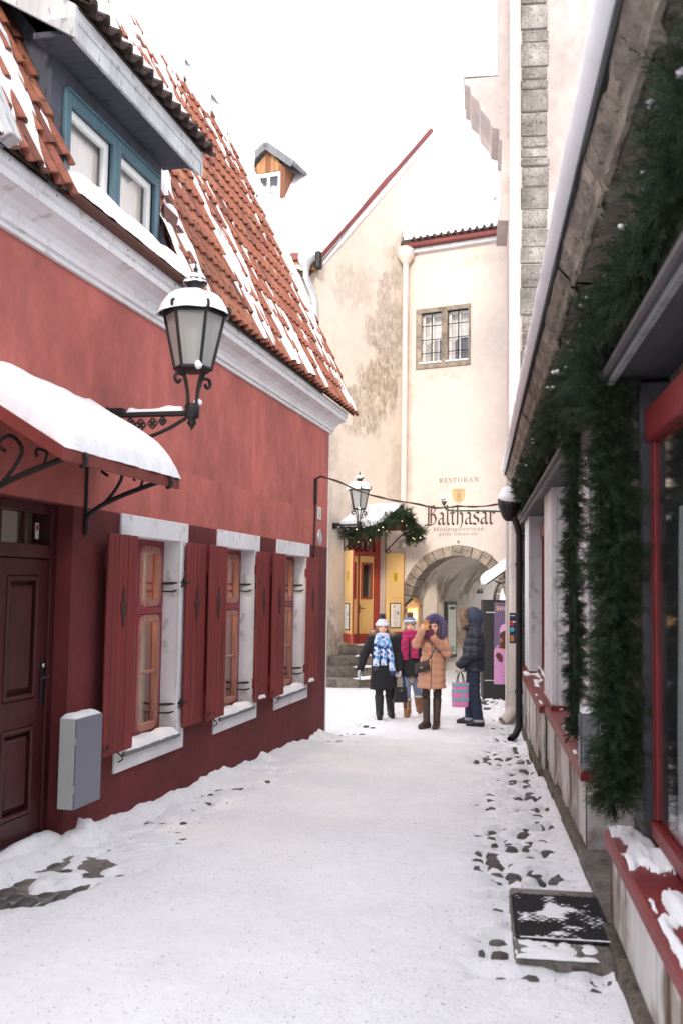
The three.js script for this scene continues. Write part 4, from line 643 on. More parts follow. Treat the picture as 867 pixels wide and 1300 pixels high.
  // transom and door
  const zf = -0.16, fr = part('door_frame', [cbox(door[0], door[0] + 0.05, 0.45, 2.83, zf - 0.06, zf + 0.03), cbox(door[1] - 0.17, door[1], 0.45, 2.83, zf - 0.06, zf + 0.03), cbox(door[0] + 0.05, door[1] - 0.17, 2.38, 2.47, zf - 0.06, zf + 0.045), cbox(door[0] + 0.05, door[1] - 0.17, 2.78, 2.83, zf - 0.06, zf + 0.03)], M.doorRed, t);
  const ov = []; for (let i = 0; i < 5; i++) { const q = new THREE.TorusGeometry(0.085, 0.016, 6, 18); q.scale(1, 1.6, 1); q.translate(door[0] + 0.14 + i * 0.175, 2.625, zf); ov.push(plain(q)); } part('transom_tracery', ov, M.doorRed, fr);
  part('transom_pane', slab(rectP(door[0] + 0.05, door[1] - 0.17, 2.47, 2.78), zf - 0.03, zf - 0.025), M.glass, fr); part('dark_hall', [cbox(door[0] - 0.3, door[1] + 0.3, 0.35, 2.9, -1.5, -1.45, 0), cbox(door[0] - 0.3, door[0] - 0.25, 0.4, 2.9, -1.45, -0.5, 0), cbox(door[1] + 0.25, door[1] + 0.3, 0.4, 2.9, -1.45, -0.5, 0), cbox(door[0] - 0.3, door[1] + 0.3, 2.9, 2.95, -1.5, -0.5, 0), cbox(door[0] - 0.3, door[1] + 0.3, 0.3, 0.35, -1.5, -0.5, 0)], mat(0.07, 0.05, 0.04), fr);
  const a = door[0] + 0.055, b = door[1] - 0.175, mid = (a + b) / 2 - 0.02;
  for (const [x0, x1] of [[a, mid - 0.02], [mid + 0.02, b]]) {
    const hx0 = x0 + 0.09, hx1 = x1 - 0.09, leaf = part('door_leaf', [slab(rectP(x0, x1, 0.46, 2.375), zf - 0.04, zf, [rectP(hx0, hx1, 1.45, 2.2)], 0.004), cbox(x0 + 0.07, x1 - 0.07, 0.75, 1.3, zf + 0.001, zf + 0.012, 0.008)], M.yellow, t);
    part('glazing_frame', slab(rectP(hx0 - 0.03, hx1 + 0.03, 1.42, 2.23), zf + 0.001, zf + 0.018, [rectP(hx0 + 0.02, hx1 - 0.02, 1.47, 2.18)]), M.doorRed, leaf); part('pane', slab(rectP(hx0, hx1, 1.45, 2.2), zf - 0.025, zf - 0.02), M.glass, leaf);
    part('kick_board', cbox(x0 + 0.005, x1 - 0.005, 0.465, 0.66, zf + 0.001, zf + 0.02, 0.004), M.doorRed, leaf);
  }
  part('meeting_rail', cbox(mid - 0.019, mid + 0.019, 0.46, 2.375, zf - 0.03, zf + 0.025, 0.005), M.doorRed, t);
  part('door_handle', [cbox(mid + 0.03, mid + 0.055, 1.1, 1.3, zf + 0.001, zf + 0.012), tube([[mid + 0.04, 1.22, zf + 0.01], [mid + 0.04, 1.22, zf + 0.06], [mid + 0.15, 1.215, zf + 0.06]], 0.009, 10, 6)], M.iron, t);
  part('glass_candle', [cyl(V(mid + 0.28, 1.48, zf - 0.3), V(mid + 0.28, 1.62, zf - 0.3), 0.04), ball(mid + 0.28, 1.7, zf - 0.3, 0.04, 0.06, 0.04, 8)], M.whitePaint, t);
  // shutters, opened outwards
  const leafShutter = (hx, ang, w, sgn, label) => {
    const g = new THREE.Matrix4().makeTranslation(hx, 0, 0.04).multiply(new THREE.Matrix4().makeRotationY(ang)), P = (name, q, m, par) => { const r = part(name, q, m, par); r.geometry.applyMatrix4(g); return r; };
    const x0 = sgn > 0 ? 0 : -w, x1 = sgn > 0 ? w : 0, s = P('door_shutter', [slab(rectP(x0, x1, 0.5, 2.46), -0.02, 0.015, [], 0.004)], M.yellow, t); s.userData.label = label;
    P('panel', cbox(x0 + 0.05, x1 - 0.05, 1.45, 2.36, 0.0155, 0.024, 0.008), M.yellow, s); P('panel', cbox(x0 + 0.05, x1 - 0.05, 0.76, 1.38, 0.0155, 0.022, 0.008), M.yellow, s); P('edge', cbox(sgn > 0 ? x1 + 0.001 : x0 - 0.016, sgn > 0 ? x1 + 0.016 : x0 - 0.001, 0.5, 2.46, -0.02, 0.015, 0.002), M.doorRed, s); P('kick_board', cbox(x0 + 0.01, x1 - 0.01, 0.51, 0.7, 0.0155, 0.026, 0.004), M.doorRed, s);
    const mx = (x0 + x1) / 2, mb = P('menu_case', cbox(mx - 0.16, mx + 0.16, 0.78, 1.34, 0.0245, 0.04, 0.004), M.dark, s), pr = print(mx - 0.14, mx + 0.14, 0.80, 1.32, 0.0415, menuTex, 'menu', s); pr.geometry.applyMatrix4(g);
    const em = print(mx - 0.07, mx + 0.07, 1.78, 2.02, 0.0275, canvasTex(64, 96, (c) => { c.clearRect(0, 0, 64, 96); shield(c, 32, 46, 54, 80, '#d9b400', '#3c2f08'); }), 'emblem', s, true); em.geometry.applyMatrix4(g);
  };
  leafShutter(-0.53, -0.16, 0.5, 1, 'yellow shutter folded back to the right of the door'); leafShutter(-1.83, -Math.PI * 0.655, 0.56, 1, 'yellow shutter swung out to the left of the door');
  // downpipe in the corner and at the eave
  part('downpipe', [cyl(V(-0.1, 2.6, 0.16), V(-0.1, 9.1, 0.16), 0.07, 0.07, 14), lathe([[0.07, 9.1], [0.08, 9.16], [0.19, 9.3], [0.2, 9.46], [0.001, 9.47]], 16).translate(-0.1, 0, 0.16), ...[3.6, 5.2, 6.9, 8.4].map((y) => cyl(V(-0.1, y, 0.16), V(-0.1, y + 0.05, 0.16), 0.08, 0.08, 14))], M.creamPipe, t);
  put(part('downpipe', [lathe([[0.07, 8.3], [0.09, 8.4], [0.17, 8.5], [0.18, 8.62], [0.001, 8.62]], 16).translate(-0.2, 0, 0.34), tube([[-0.2, 8.32, 0.34], [-0.2, 8.2, 0.34], [-0.08, 7.85, 0.14], [-0.05, 7.7, 0.1], [-0.05, 6, 0.1], [-0.05, 3, 0.1]], 0.065, 40, 12)], M.zinc, t));
  put(mesh('snow', ball(-0.2, 8.63, 0.34, 0.17, 0.09, 0.17, 14), M.snowClean, t)); part('snow', ball(-0.1, 9.48, 0.16, 0.2, 0.1, 0.2, 14), M.snowClean, t);
  put(part('gutter_end', [cbox(-0.02, 0.12, 8.35, 8.72, 0.18, 0.36, 0.03)], M.iron, t));
}
// curved doorstep
{
  const t = thing('entrance_steps', 'worn rounded stone steps up to the yellow door', 'steps', FG);
  const w = [1.75, 1.45, 1.12, 0.82], d = [1.3, 1.0, 0.7, 0.42];
  for (let i = 0; i < 4; i++) { const y0 = -0.6, y1 = -0.37 + 0.205 * (i + 1), pts = []; for (let k = 0; k <= 20; k++) { const a = (k / 20) * Math.PI; pts.push([-1.13 - w[i] * Math.cos(a) * (1 + 0.01 * Math.sin(k * 3)), -Math.pow(Math.sin(a), 0.75) * d[i]]); } const g = slab(pts.reverse(), y0, y1 + (i === 3 ? -0.012 : 0), [], 0.015); g.rotateX(-Math.PI / 2); g.scale(1, 1, 1); const b = part('step', g, M.stepStone[i % 2], t);
    part('snow', snowLump(-1.13 - w[i] * 0.75, -1.13 + w[i] * 0.2, d[i] * 0.68, d[i] * 0.9, () => y1 - 0.004, 0.035, { rim: 0.12, amp: 1.0, seed: i + 2, freq: 9 }), M.snowClean, b); }
}
// gabled canopy over the yellow door
{
  const t = thing('gabled_canopy', 'small gabled wooden canopy with snow above the yellow door', 'canopy', FG), cx = -1.18, hw = 0.7, ey = 3.0, ry = 3.42, zo = 1.0;
  for (const s of [-1, 1]) {
    const A = Math.atan2(ry - ey, hw), L = Math.hypot(ry - ey, hw) + 0.05, g = cbox(0, L, -0.03, 0.0, 0.002, zo, 0.004), sn = snowLump(0.0, L + 0.02, 0.01, zo + 0.03, () => 0.0, 0.13, { rim: 0.1, amp: 0.15, openBack: true, seed: 40 + s, nx: 30, nz: 34 });
    for (const q of [g, sn]) { q.rotateZ(-A); if (s < 0) { q.scale(-1, 1, 1); const p = q.attributes.position.array, n = q.attributes.normal.array; for (let i = 0; i < p.length; i += 9) for (let k = 0; k < 3; k++) { let tt = p[i + 3 + k]; p[i + 3 + k] = p[i + 6 + k]; p[i + 6 + k] = tt; tt = n[i + 3 + k]; n[i + 3 + k] = n[i + 6 + k]; n[i + 6 + k] = tt; } } q.translate(cx, ry, 0); }
    part('roof_board', g, M.brownWood, t); part('snow', sn, M.snowClean, t);
    const x = cx + s * 0.66; part('bracket', [cyl(V(x, 2.45, 0.012), V(x, 3.0, 0.012), 0.012, 0.012, 6), tube([[x, 2.5, 0.02], [x, 2.62, 0.18], [x, 2.85, 0.5], [x, 2.95, 0.85]], 0.013, 20, 6), tube([[x, 2.5, 0.02], [x, 2.44, 0.09], [x, 2.5, 0.14], [x, 2.54, 0.09]], 0.01, 14, 6)], M.iron, t);
  }
}

// ---------- facade with the archway ----------
{
  const t = thing('archway_building', 'cream building with painted restaurant lettering above a stone archway', 'building', FF);
  const ac = 1.37, ay = 1.29, ri = 1.12, ro = 1.35;
  const arch = (r, n = 28) => { const p = [[ac + r, -1]]; for (let i = 0; i <= n; i++) { const a = (i / n) * Math.PI; p.push([ac + r * Math.cos(a), ay + r * Math.sin(a)]); } p.push([ac - r, -1]); return p; };
  const outl = [[0, -1], [ac - ro, -1], ...arch(ro).reverse().slice(1, -1), [ac + ro, -1], [4.6, -1], [4.6, 9.5], [0, 9.5]];
  part('front_wall', slab(outl, -0.5, 0, [rectP(0.46, 0.96, 6.8, 7.98), rectP(1.1, 1.61, 6.8, 7.98)]), faceMat, t);
  // voussoirs and jamb stones
  const nV = 17; for (let i = 0; i < nV; i++) { const a0 = (i / nV) * Math.PI + 0.006, a1 = ((i + 1) / nV) * Math.PI - 0.006, d = rr(-0.008, 0.008), e = rr(-0.02, 0.03), pts = [[ac + ri * Math.cos(a0), ay + ri * Math.sin(a0)], [ac + (ro + e) * Math.cos(a0), ay + (ro + e) * Math.sin(a0)], [ac + (ro + e) * Math.cos(a1), ay + (ro + e) * Math.sin(a1)], [ac + ri * Math.cos(a1), ay + ri * Math.sin(a1)]]; part('arch_stone', slab(pts, -0.52, 0.022 + d, [], 0.008), M.archStone[Math.floor(rnd() * 3)], t); }
  for (const s of [-1, 1]) for (let y = -0.9; y < ay - 0.02;) { const h = Math.min(rr(0.28, 0.5), ay - 0.01 - y); const x = [ac + s * ri, ac + s * (ro + rr(-0.02, 0.04))].sort((p, q) => p - q); part('jamb_stone', cbox(x[0], x[1], y, y + h - 0.008, -0.52, 0.018 + rr(-0.006, 0.006), 0.008), M.archStone[Math.floor(rnd() * 3)], t); y += h; }
  part('keystone_mark', [cbox(ac + 0.0, ac + 0.05, ay + ro + 0.05, ay + ro + 0.11, 0.001, 0.02, 0.006)], M.archStone[1], t);
  // passage: vault, walls, far arch
  const pTex = (() => { const w = 512, a = new Uint8Array(w * w * 4); for (let j = 0; j < w; j++) for (let i = 0; i < w; i++) { const z = i / w * 6, l = j / w * 6.6; let k = 0.88 + 0.2 * (fbm(z * 1.3, l * 1.3, 5, 0, 3) - 0.5), n = fbm(z * 1.7 + 4, l * 1.5, 6, 0, 23) + 0.10 * Math.exp(-Math.pow((l - 1.5) / 0.9, 2)) , d = sst(0.53, 0.7, n) * 0.26 * (0.5 + fbm(z * 14, l * 14, 3, 0, 29)); const o = (j * w + i) * 4, c = [k * (1 - d), k * (1 - d * 1.15), k * (1 - d * 1.35)]; for (let q = 0; q < 3; q++) a[o + q] = clamp(c[q]) * 255; a[o + 3] = 255; } const tx = new THREE.DataTexture(a, w, w); tx.colorSpace = THREE.SRGBColorSpace; tx.magFilter = THREE.LinearFilter; tx.needsUpdate = true; return tx; })();
  const vm = mat(0.88, 0.8, 0.71, { map: pTex, bump: T.stoneBump, bs: 0.02 });
  const len = 5.4, g = sheet(60, 60, (u, v) => { const z = -0.5 - u * len, s = v * 6.6; let x, y; const side = 2.2, arcL = Math.PI * ri; if (s < side) { x = ac - ri; y = -0.9 + s; } else if (s < side + arcL - 0.0) { const a = Math.PI - (s - side) / ri; x = ac + ri * Math.cos(a); y = ay + ri * Math.sin(a) + 0.01; } else { x = ac + ri; y = ay - (s - side - arcL) * 2.1; } const w = 0.05 * (fbm(z * 1.5, s * 1.5, 4) - 0.5); return [x + (x < ac ? w : -w), y, z]; });
  const uv = new Float32Array(61 * 61 * 2); for (let j = 0; j <= 60; j++) for (let i = 0; i <= 60; i++) { uv[(j * 61 + i) * 2] = i / 60; uv[(j * 61 + i) * 2 + 1] = j / 60; } g.setAttribute('uv', new THREE.BufferAttribute(uv, 2)); part('dummy', cbox(0, 0.01, -2, -1.99, -1, -0.99, 0), vm, t).name = 'footing_stone';
  mesh('passage_vault', g, vm, t);
  const back = slab([[-0.6, -1], [3.4, -1], [3.4, 3.2], [-0.6, 3.2]], -6.3, -5.9, [arch(1.07)]); part('far_arch_wall', back, gableMat, t);
  for (let i = 0; i < 13; i++) { const a0 = (i / 13) * Math.PI + 0.01, a1 = ((i + 1) / 13) * Math.PI - 0.01; part('far_arch_stone', slab([[ac + 1.07 * Math.cos(a0), ay + 1.07 * Math.sin(a0)], [ac + 1.2 * Math.cos(a0), ay + 1.2 * Math.sin(a0)], [ac + 1.2 * Math.cos(a1), ay + 1.2 * Math.sin(a1)], [ac + 1.07 * Math.cos(a1), ay + 1.07 * Math.sin(a1)]], -6.2, -5.87, [], 0.006), M.archStone[i % 3], t); }
  part('upper_floor', cbox(0.02, 4.5, 2.9, 3.0, -6, -0.5, 0), M.white, t); part('rear_wall', cbox(0.02, 4.5, 3, 9.3, -6.2, -6, 0), M.white, t);
  // mullioned stone window
  const so = part('window_surround', [slab(rectP(0.33, 1.66, 6.68, 8.09), -0.12, 0.025, [rectP(0.46, 0.96, 6.8, 7.98), rectP(1.1, 1.61, 6.8, 7.98)], 0.012)], M.archStone[1], t);
  for (const [a, b] of [[0.46, 0.96], [1.1, 1.61]]) {
    const w = part('casement', [slab(rectP(a, b, 6.8, 7.98), -0.16, -0.12, [rectP(a + 0.05, b - 0.045, 6.86, 7.92)]), cbox((a + b) / 2 - 0.012, (a + b) / 2 + 0.012, 6.86, 7.92, -0.155, -0.125, 0.003), cbox(a + 0.05, b - 0.045, 7.36, 7.4, -0.155, -0.125, 0.003)], M.whitePaint, t);
    part('pane', slab(rectP(a + 0.05, b - 0.045, 6.86, 7.92), -0.145, -0.14), M.glass, w); part('sill', cbox(a - 0.03, b + 0.01, 6.8, 6.835, -0.11, 0.05, 0.006), M.snowClean, w);
    const bars = [cyl(V((a + b) / 2, 6.82, -0.03), V((a + b) / 2, 7.97, -0.03), 0.012, 0.012, 6)]; for (const y of [7.05, 7.36, 7.68]) bars.push(cyl(V(a, y, -0.03), V(b, y, -0.03), 0.011, 0.011, 6)); part('window_bars', bars, M.iron, w);
    part('curtain', plain(planarUV(sheet(40, 6, (u, v) => [lerp(a - 0.02, b + 0.02, u), lerp(7.2 + 0.25 * Math.sin(u * 3.1), 8, v), -0.3 + 0.015 * Math.sin(u * 40)]), 0, 1)), M.lace, w); part('room', [cbox(a - 0.1, b + 0.1, 6.7, 8.1, -1.4, -1.36, 0)], M.greyBox, w);
  }
  // roof: snow, lip of tiles, flashing
  const pit = 1.2, ry = (z) => 9.56 - (z - 0.2) * pit;
  part('eave_flashing', [cbox(0.12, 4.6, 9.52, 9.6, 0.05, 0.26, 0.01), cbox(0.2, 4.6, 9.61, 9.66, 0.0, 0.2, 0.01)], M.redMetal, t); part('eave_band', cbox(0.05, 4.6, 9.42, 9.515, 0.001, 0.12, 0.01), M.white, t);
  const S = slopeFrame(9.70, 0.16, Math.atan(pit)), geos = [pantile(0.17, 0.3, 0.026)], list = [];
  for (let a = 0.35; a < 4.5; a += 0.17) for (let r = 0; r < 10; r++) { if (r > 0 && a < 1.9) continue; if (r > 8) continue; list.push({ a, b: r * 0.3 - 0.05, c: 0, r: rnd(), key: a > 3.2 ? 9 : 0 }); }
  const roof = part('roof', sweepX([[0.2, 9.6], [0.2, 9.65], [-3.2, ry(-3.2)], [-3.2, ry(-3.2) - 0.05]], 0.0, 4.6), M.roofDeck, t); layTiles(roof, S, list, geos, [M.darkTile, M.paleRoof], 160, (q) => (q.b < 0 ? 0 : 1));
  mesh('roof_snow', plain(planarUV(sheet(120, 90, (u, v) => { const a = lerp(-0.9, 4.6, u), b = lerp(0.02, 5.2, v); if (a < 0.06 - b * 0.35 && a < 0.02) { if (b < 0.35) return null; } const h = 0.10 + 0.09 * (fbm(a * 1.3, b * 1.3, 4) - 0.5) - 0.20 * sst(1.75, 2.5, a) * sst(0.47, 0.62, fbm(a * 4, b * 1.4 + 3, 4)) * (b > 0.4 ? 1 : 0.2); const p = onSlope(S, a, b, h * Math.min(1, v * 16 + 0.25)); return [p.x, p.y, p.z]; }), 0, 1)), M.snowClean, t);
  // painted sign, straight on the wall
  const sign = canvasTex(1440, 1200, (c, w, h) => {
    c.clearRect(0, 0, w, h); const X = (x) => (x - 0.5) * 800, Y = (y) => (4.25 - y) * 800, ink = 'rgba(92,66,58,0.9)';
    c.fillStyle = 'rgba(120,92,82,0.85)'; c.font = '112px serif'; c.textBaseline = 'alphabetic'; const word = 'RESTORAN'; let tot = 0; for (const ch of word) tot += c.measureText(ch).width + 14; let x = X(0.92); const k = (X(1.88) - X(0.92)) / tot; c.save(); c.translate(x, Y(4.05)); c.scale(k, 1); let dx = 0; for (const ch of word) { c.fillText(ch, dx, 0); dx += c.measureText(ch).width + 14; } c.restore();
    shield(c, X(1.395), Y(3.735), 240, 268, 'rgba(236,188,128,0.7)', 'rgba(120,104,100,0.75)');
    c.save(); c.translate(X(0.60), Y(3.10)); const probe = 7.0; const total = [...'Balthasar'].reduce((s, ch) => s + LETTERS[ch][0], 0), em = 222; c.scale((X(2.22) - X(0.58)) / (total * em), 1); penWrite(c, 'Balthasar', 0, 0, em, ink); c.restore();
    const line = (s, x0, x1, y, size) => { c.font = size + 'px serif'; c.fillStyle = 'rgba(112,84,74,0.88)'; let t0 = 0; for (const ch of s) t0 += c.measureText(ch).width + 6; c.save(); c.translate(X(x0), Y(y)); c.scale((X(x1) - X(x0)) / t0, 1); let d = 0; for (const ch of s) { c.fillText(ch, d, 0); d += c.measureText(ch).width + 6; } c.restore(); };
    line('küüslaugurestoran', 0.79, 1.99, 2.965, 92); line('garlic restaurant', 0.93, 1.85, 2.862, 80);
    c.globalCompositeOperation = 'destination-out'; for (let i = 0; i < 2600; i++) { c.fillStyle = 'rgba(0,0,0,' + (0.1 + 0.3 * hash(i, 5)) + ')'; c.fillRect(hash(i, 1) * w, hash(i, 2) * h, 2 + 9 * hash(i, 3), 2 + 7 * hash(i, 4)); } c.globalCompositeOperation = 'source-over';
  });
  print(0.5, 2.3, 2.75, 4.25, 0.004, sign, 'painted_lettering', t, true);
}
// notice case and plate on the passage wall
{
  const FT = new Frame(FF.w(0.25, 0, 0), FF.n.clone().negate());
  const t = thing('notice_case', 'black framed notice case with white sheet inside the archway', 'notice board', FT); part('case', slab(rectP(2.02, 2.74, -0.02, 1.36), 0.03, 0.10, [], 0.006), M.dark, t);
  print(2.1, 2.66, 0.06, 1.28, 0.105, canvasTex(96, 192, (c) => { c.fillStyle = '#c9cbc9'; c.fillRect(0, 0, 96, 192); c.fillStyle = '#3a3a3c'; c.fillRect(18, 8, 60, 10); c.fillStyle = '#9a9c9a'; for (let i = 0; i < 40; i++) c.fillRect(8 + 70 * hash(i, 1), 30 + 140 * hash(i, 2), 10 * hash(i, 3), 2); c.fillStyle = '#86a58f'; c.fillRect(14, 160, 68, 24); }), 'sheet', t);
  const p = thing('wall_plate', 'small dark framed plate high on the passage wall', 'plaque', FT); part('plate', slab(rectP(4.35, 4.8, 1.56, 1.84), 0.03, 0.07, [], 0.006), M.brownStone[1], p); part('inset', slab(rectP(4.42, 4.73, 1.61, 1.79), 0.071, 0.08), M.archStone[2], p);
}
// little house-shaped menu lamp
{
  const t = thing('menu_lamp', 'small gabled wooden menu box with a glowing lamp by the arch', 'menu box', FF, [0.46, 0, 0.3]);
  const b = part('box', [slab([[-0.15, 0.62], [0.15, 0.62], [0.15, 1.3], [0, 1.42], [-0.15, 1.3]], -0.06, 0.05, [rectP(-0.11, 0.11, 0.68, 1.24)]), cbox(-0.15, 0.15, 0.62, 1.3, -0.08, -0.061, 0)], M.ochre, t);
  for (const s of [-1, 1]) { const q = cbox(0, 0.25, 0, 0.02, -0.1, 0.1, 0.003); q.rotateZ(-0.72); if (s < 0) { q.rotateY(Math.PI); } q.translate(0, 1.45, 0); part('roof', q, s < 0 ? M.iron : M.orangeWood, t); }
  print(-0.105, 0.105, 0.69, 1.08, -0.055, menuTex, 'menu', t); part('lamp', [ball(0, 1.17, 0.0, 0.045, 0.03, 0.03, 10)], glow, t); const pl = new THREE.PointLight(warm, 0.1, 0, 2); pl.position.set(0, 1.14, 0.04); pl.castShadow = true; t.add(pl);
  part('wall_arm', [tube([[0, 0.9, -0.08], [-0.05, 0.9, -0.2], [-0.2, 0.9, -0.3]], 0.018, 10, 6)], M.iron, t);
}
// ---------- tall pale building on the right ----------
{
  const t = thing('pale_building', 'tall pale pink building with grey stone quoins and heavy white cornice', 'building', FK);
  const outl = [[0, -1], [5, -1], [5, 15], [-0.16, 15], [-0.16, 9.95], [-0.7, 9.93], [-0.7, 9.84], [-0.62, 9.8], [-0.6, 9.66], [-0.48, 9.55], [-0.44, 9.4], [-0.3, 9.22], [-0.26, 9.1], [-0.15, 9.06], [-0.15, 8.9], [-0.10, 8.86], [-0.12, 7.64], [-0.17, 7.62], [-0.17, 7.56], [0, 7.55]];
  const g = slab([[0.02, -1], [5, -1], [5, 15], [0.02, 15]], -5, -1.2), gc = slab(outl, -1.2, 0), m = g.attributes.position.array; for (let i = 0; i < m.length; i += 3) if (m[i] < 1) m[i] += (-m[i + 2] - 1.2) * 0.12;
  part('walls', [gc, g], M.pink, t);
  part('cornice_flashing', [cbox(-0.72, -0.165, 9.955, 9.975, -1.1, 0.02, 0.006)], M.zinc, t);
  for (let y = -0.8; y < 14;) { const h = rr(0.14, 0.46); part('quoin_stone', cbox(0.19 + rr(-0.008, 0.03), 0.62 + rr(-0.022, 0.018), y, y + h - rr(0.006, 0.022), -0.02, 0.03 + rr(-0.014, 0.016), rr(0.01, 0.024)), M.limestone[Math.floor(rnd() * 3)], t); y += h; }
  part('corner_moulding', [cyl(V(0.165, -1, 0.015), V(0.165, 14, 0.015), 0.022, 0.022, 8, false)], M.creamPipe, t);
  const px = 0.085, pz = 0.11, D = thing('downpipe', 'pale pink painted downpipe with joint rings on the pale building corner', 'downpipe', FK);
  part('pipe', [cyl(V(px, -0.02, pz), V(px, 14.5, pz), 0.075, 0.075, 18, false)], M.creamPipe, D); part('shoe', [tube([[px, 0.0, pz], [px, -0.12, pz], [px - 0.08, -0.24, pz + 0.06], [px - 0.17, -0.31, pz + 0.12]], 0.078, 18, 14)], M.creamPipe, D);
  for (const y of [0.12, 1.85, 2.05, 2.62, 4.4, 5.6, 7.2, 8.2, 9.0, 11]) part('joint_ring', [cyl(V(px, y, pz), V(px, y + 0.035, pz), 0.084, 0.084, 18)], y < 3 ? M.zinc : M.creamPipe, D);
  const st = thing('poster_sticker', 'narrow colourful poster pasted on the downpipe', 'poster', FK); const tx = canvasTex(64, 256, (c) => { c.fillStyle = '#1c2440'; c.fillRect(0, 0, 64, 256); c.fillStyle = '#b8312f'; c.fillRect(4, 66, 36, 42); c.fillStyle = '#49a7b0'; c.beginPath(); c.arc(26, 140, 20, 0, 7); c.fill(); c.fillStyle = '#e0e0e4'; c.fillRect(30, 70, 26, 10); c.fillRect(8, 20, 40, 6); c.fillStyle = '#c67a3c'; c.fillRect(10, 190, 30, 50); c.fillStyle = '#2a2f50'; c.fillRect(40, 170, 24, 60); });
  const cg = new THREE.CylinderGeometry(0.0785, 0.0785, 0.46, 12, 1, true, -0.9, 1.5); cg.translate(px, 1.1, pz); const sm = new THREE.MeshStandardMaterial({ map: tx, roughness: 0.6 }); mesh('sheet', cg, sm, st);
  // wine-glass shop sign on its arm
  const w = thing('wine_glass_sign', 'clear glass goblet sign on a green iron arm above the lane', 'hanging sign', null, [1.56, 2.88, -15.0]);
  part('arm', [tube([[1.0, 0.0, -0.1], [0.5, 0, -0.02], [0.08, 0.0, 0], [0.02, 0.02, 0], [0.0, 0.08, 0]], 0.014, 24, 6), lathe([[0.001, 0.07], [0.03, 0.09], [0.035, 0.12], [0.05, 0.135], [0.001, 0.14]], 12)], mat(0.04, 0.1, 0.06, { rough: 0.5 }), w);
  part('goblet', lathe([[0.02, 0.14], [0.07, 0.17], [0.115, 0.24], [0.13, 0.33], [0.125, 0.47]], 24), M.glass, w); part('snow', ball(-0.02, 0.19, 0, 0.055, 0.04, 0.05, 10), M.snowClean, w);
}
// board with poster, and small snowy hood over a side door
{
  const t = thing('poster_kiosk', 'tall black kiosk panel with a poster of a woman in pink', 'kiosk', null, [2.68, -0.38, -18.55], undefined, -0.05);
  part('cabinet', cbox(0, 0.75, 0.0, 1.86, -0.5, 0, 0.01), M.dark, t); part('ledge', cbox(0.05, 0.22, 1.62, 1.64, 0.001, 0.02, 0.002), M.zinc, t); part('ledge', cbox(0.03, 0.2, 0.36, 0.375, 0.001, 0.02, 0.002), M.zinc, t);
  print(0.2, 0.56, 0.3, 1.82, 0.012, canvasTex(128, 512, (c) => {
    c.fillStyle = '#6d5a78'; c.fillRect(0, 0, 128, 512); c.fillStyle = '#8d86a6'; c.fillRect(70, 30, 40, 150); c.fillStyle = '#d9b49a'; c.font = 'bold 40px sans-serif'; c.fillText('SHO', 12, 52);
    c.fillStyle = '#c78fbc'; c.beginPath(); c.moveTo(0, 300); c.quadraticCurveTo(20, 262, 52, 268); c.quadraticCurveTo(90, 280, 128, 262); c.lineTo(128, 512); c.lineTo(0, 512); c.fill();
    c.fillStyle = '#59302a'; c.beginPath(); c.ellipse(66, 214, 27, 38, 0.15, 0, 7); c.fill(); c.beginPath(); c.moveTo(50, 236); c.quadraticCurveTo(46, 268, 24, 286); c.lineTo(86, 300); c.lineTo(84, 240); c.fill(); c.beginPath(); c.moveTo(10, 330); c.quadraticCurveTo(30, 300, 52, 330); c.quadraticCurveTo(66, 352, 52, 378); c.quadraticCurveTo(20, 366, 10, 330); c.fill(); c.beginPath(); c.moveTo(128, 300); c.quadraticCurveTo(92, 330, 96, 400); c.quadraticCurveTo(116, 390, 128, 350); c.fill();
    c.fillStyle = '#d7a5cc'; c.beginPath(); c.moveTo(38, 196); c.bezierCurveTo(30, 130, 86, 110, 98, 176); c.bezierCurveTo(86, 172, 60, 176, 38, 196); c.fill(); c.strokeStyle = '#e3c04a'; c.lineWidth = 3; c.beginPath(); c.arc(46, 236, 8, 0, 7); c.stroke(); c.beginPath(); c.moveTo(40, 284); c.quadraticCurveTo(62, 300, 86, 292); c.stroke(); c.fillStyle = '#1a1418'; c.beginPath(); c.arc(102, 168, 14, 0, 7); c.fill();
    c.strokeStyle = 'rgba(128,74,128,0.55)'; c.lineWidth = 2; for (let i = 0; i < 16; i++) { c.beginPath(); c.arc(20 + 90 * hash(i, 1), 330 + i * 11, 22 + 16 * hash(i, 2), 0.2, 2.6); c.stroke(); }
  }), 'poster', t);
  const h = thing('door_hood', 'small black iron hood with a cap of snow above the kiosk', 'canopy', null, [2.72, 1.78, -18.4]);
  const q = cbox(0, 0.85, -0.015, 0.015, -0.5, 0, 0.004); q.rotateZ(0.62); part('sheet', q, M.iron, h); part('scroll', [tube([[0.45, 0.1, -0.04], [0.3, 0.02, -0.04], [0.15, 0.06, -0.04]], 0.014, 10, 6), tube([[0.42, 0.28, -0.04], [0.32, 0.2, -0.04], [0.38, 0.1, -0.04], [0.46, 0.16, -0.04]], 0.012, 14, 6)], M.iron, h);
  const sn = snowLump(-0.03, 0.8, -0.5, 0.02, () => 0.012, 0.15, { rim: 0.12, amp: 0.15, nx: 24, nz: 16 }); sn.rotateZ(0.62); part('snow', sn, M.snowClean, h);
}

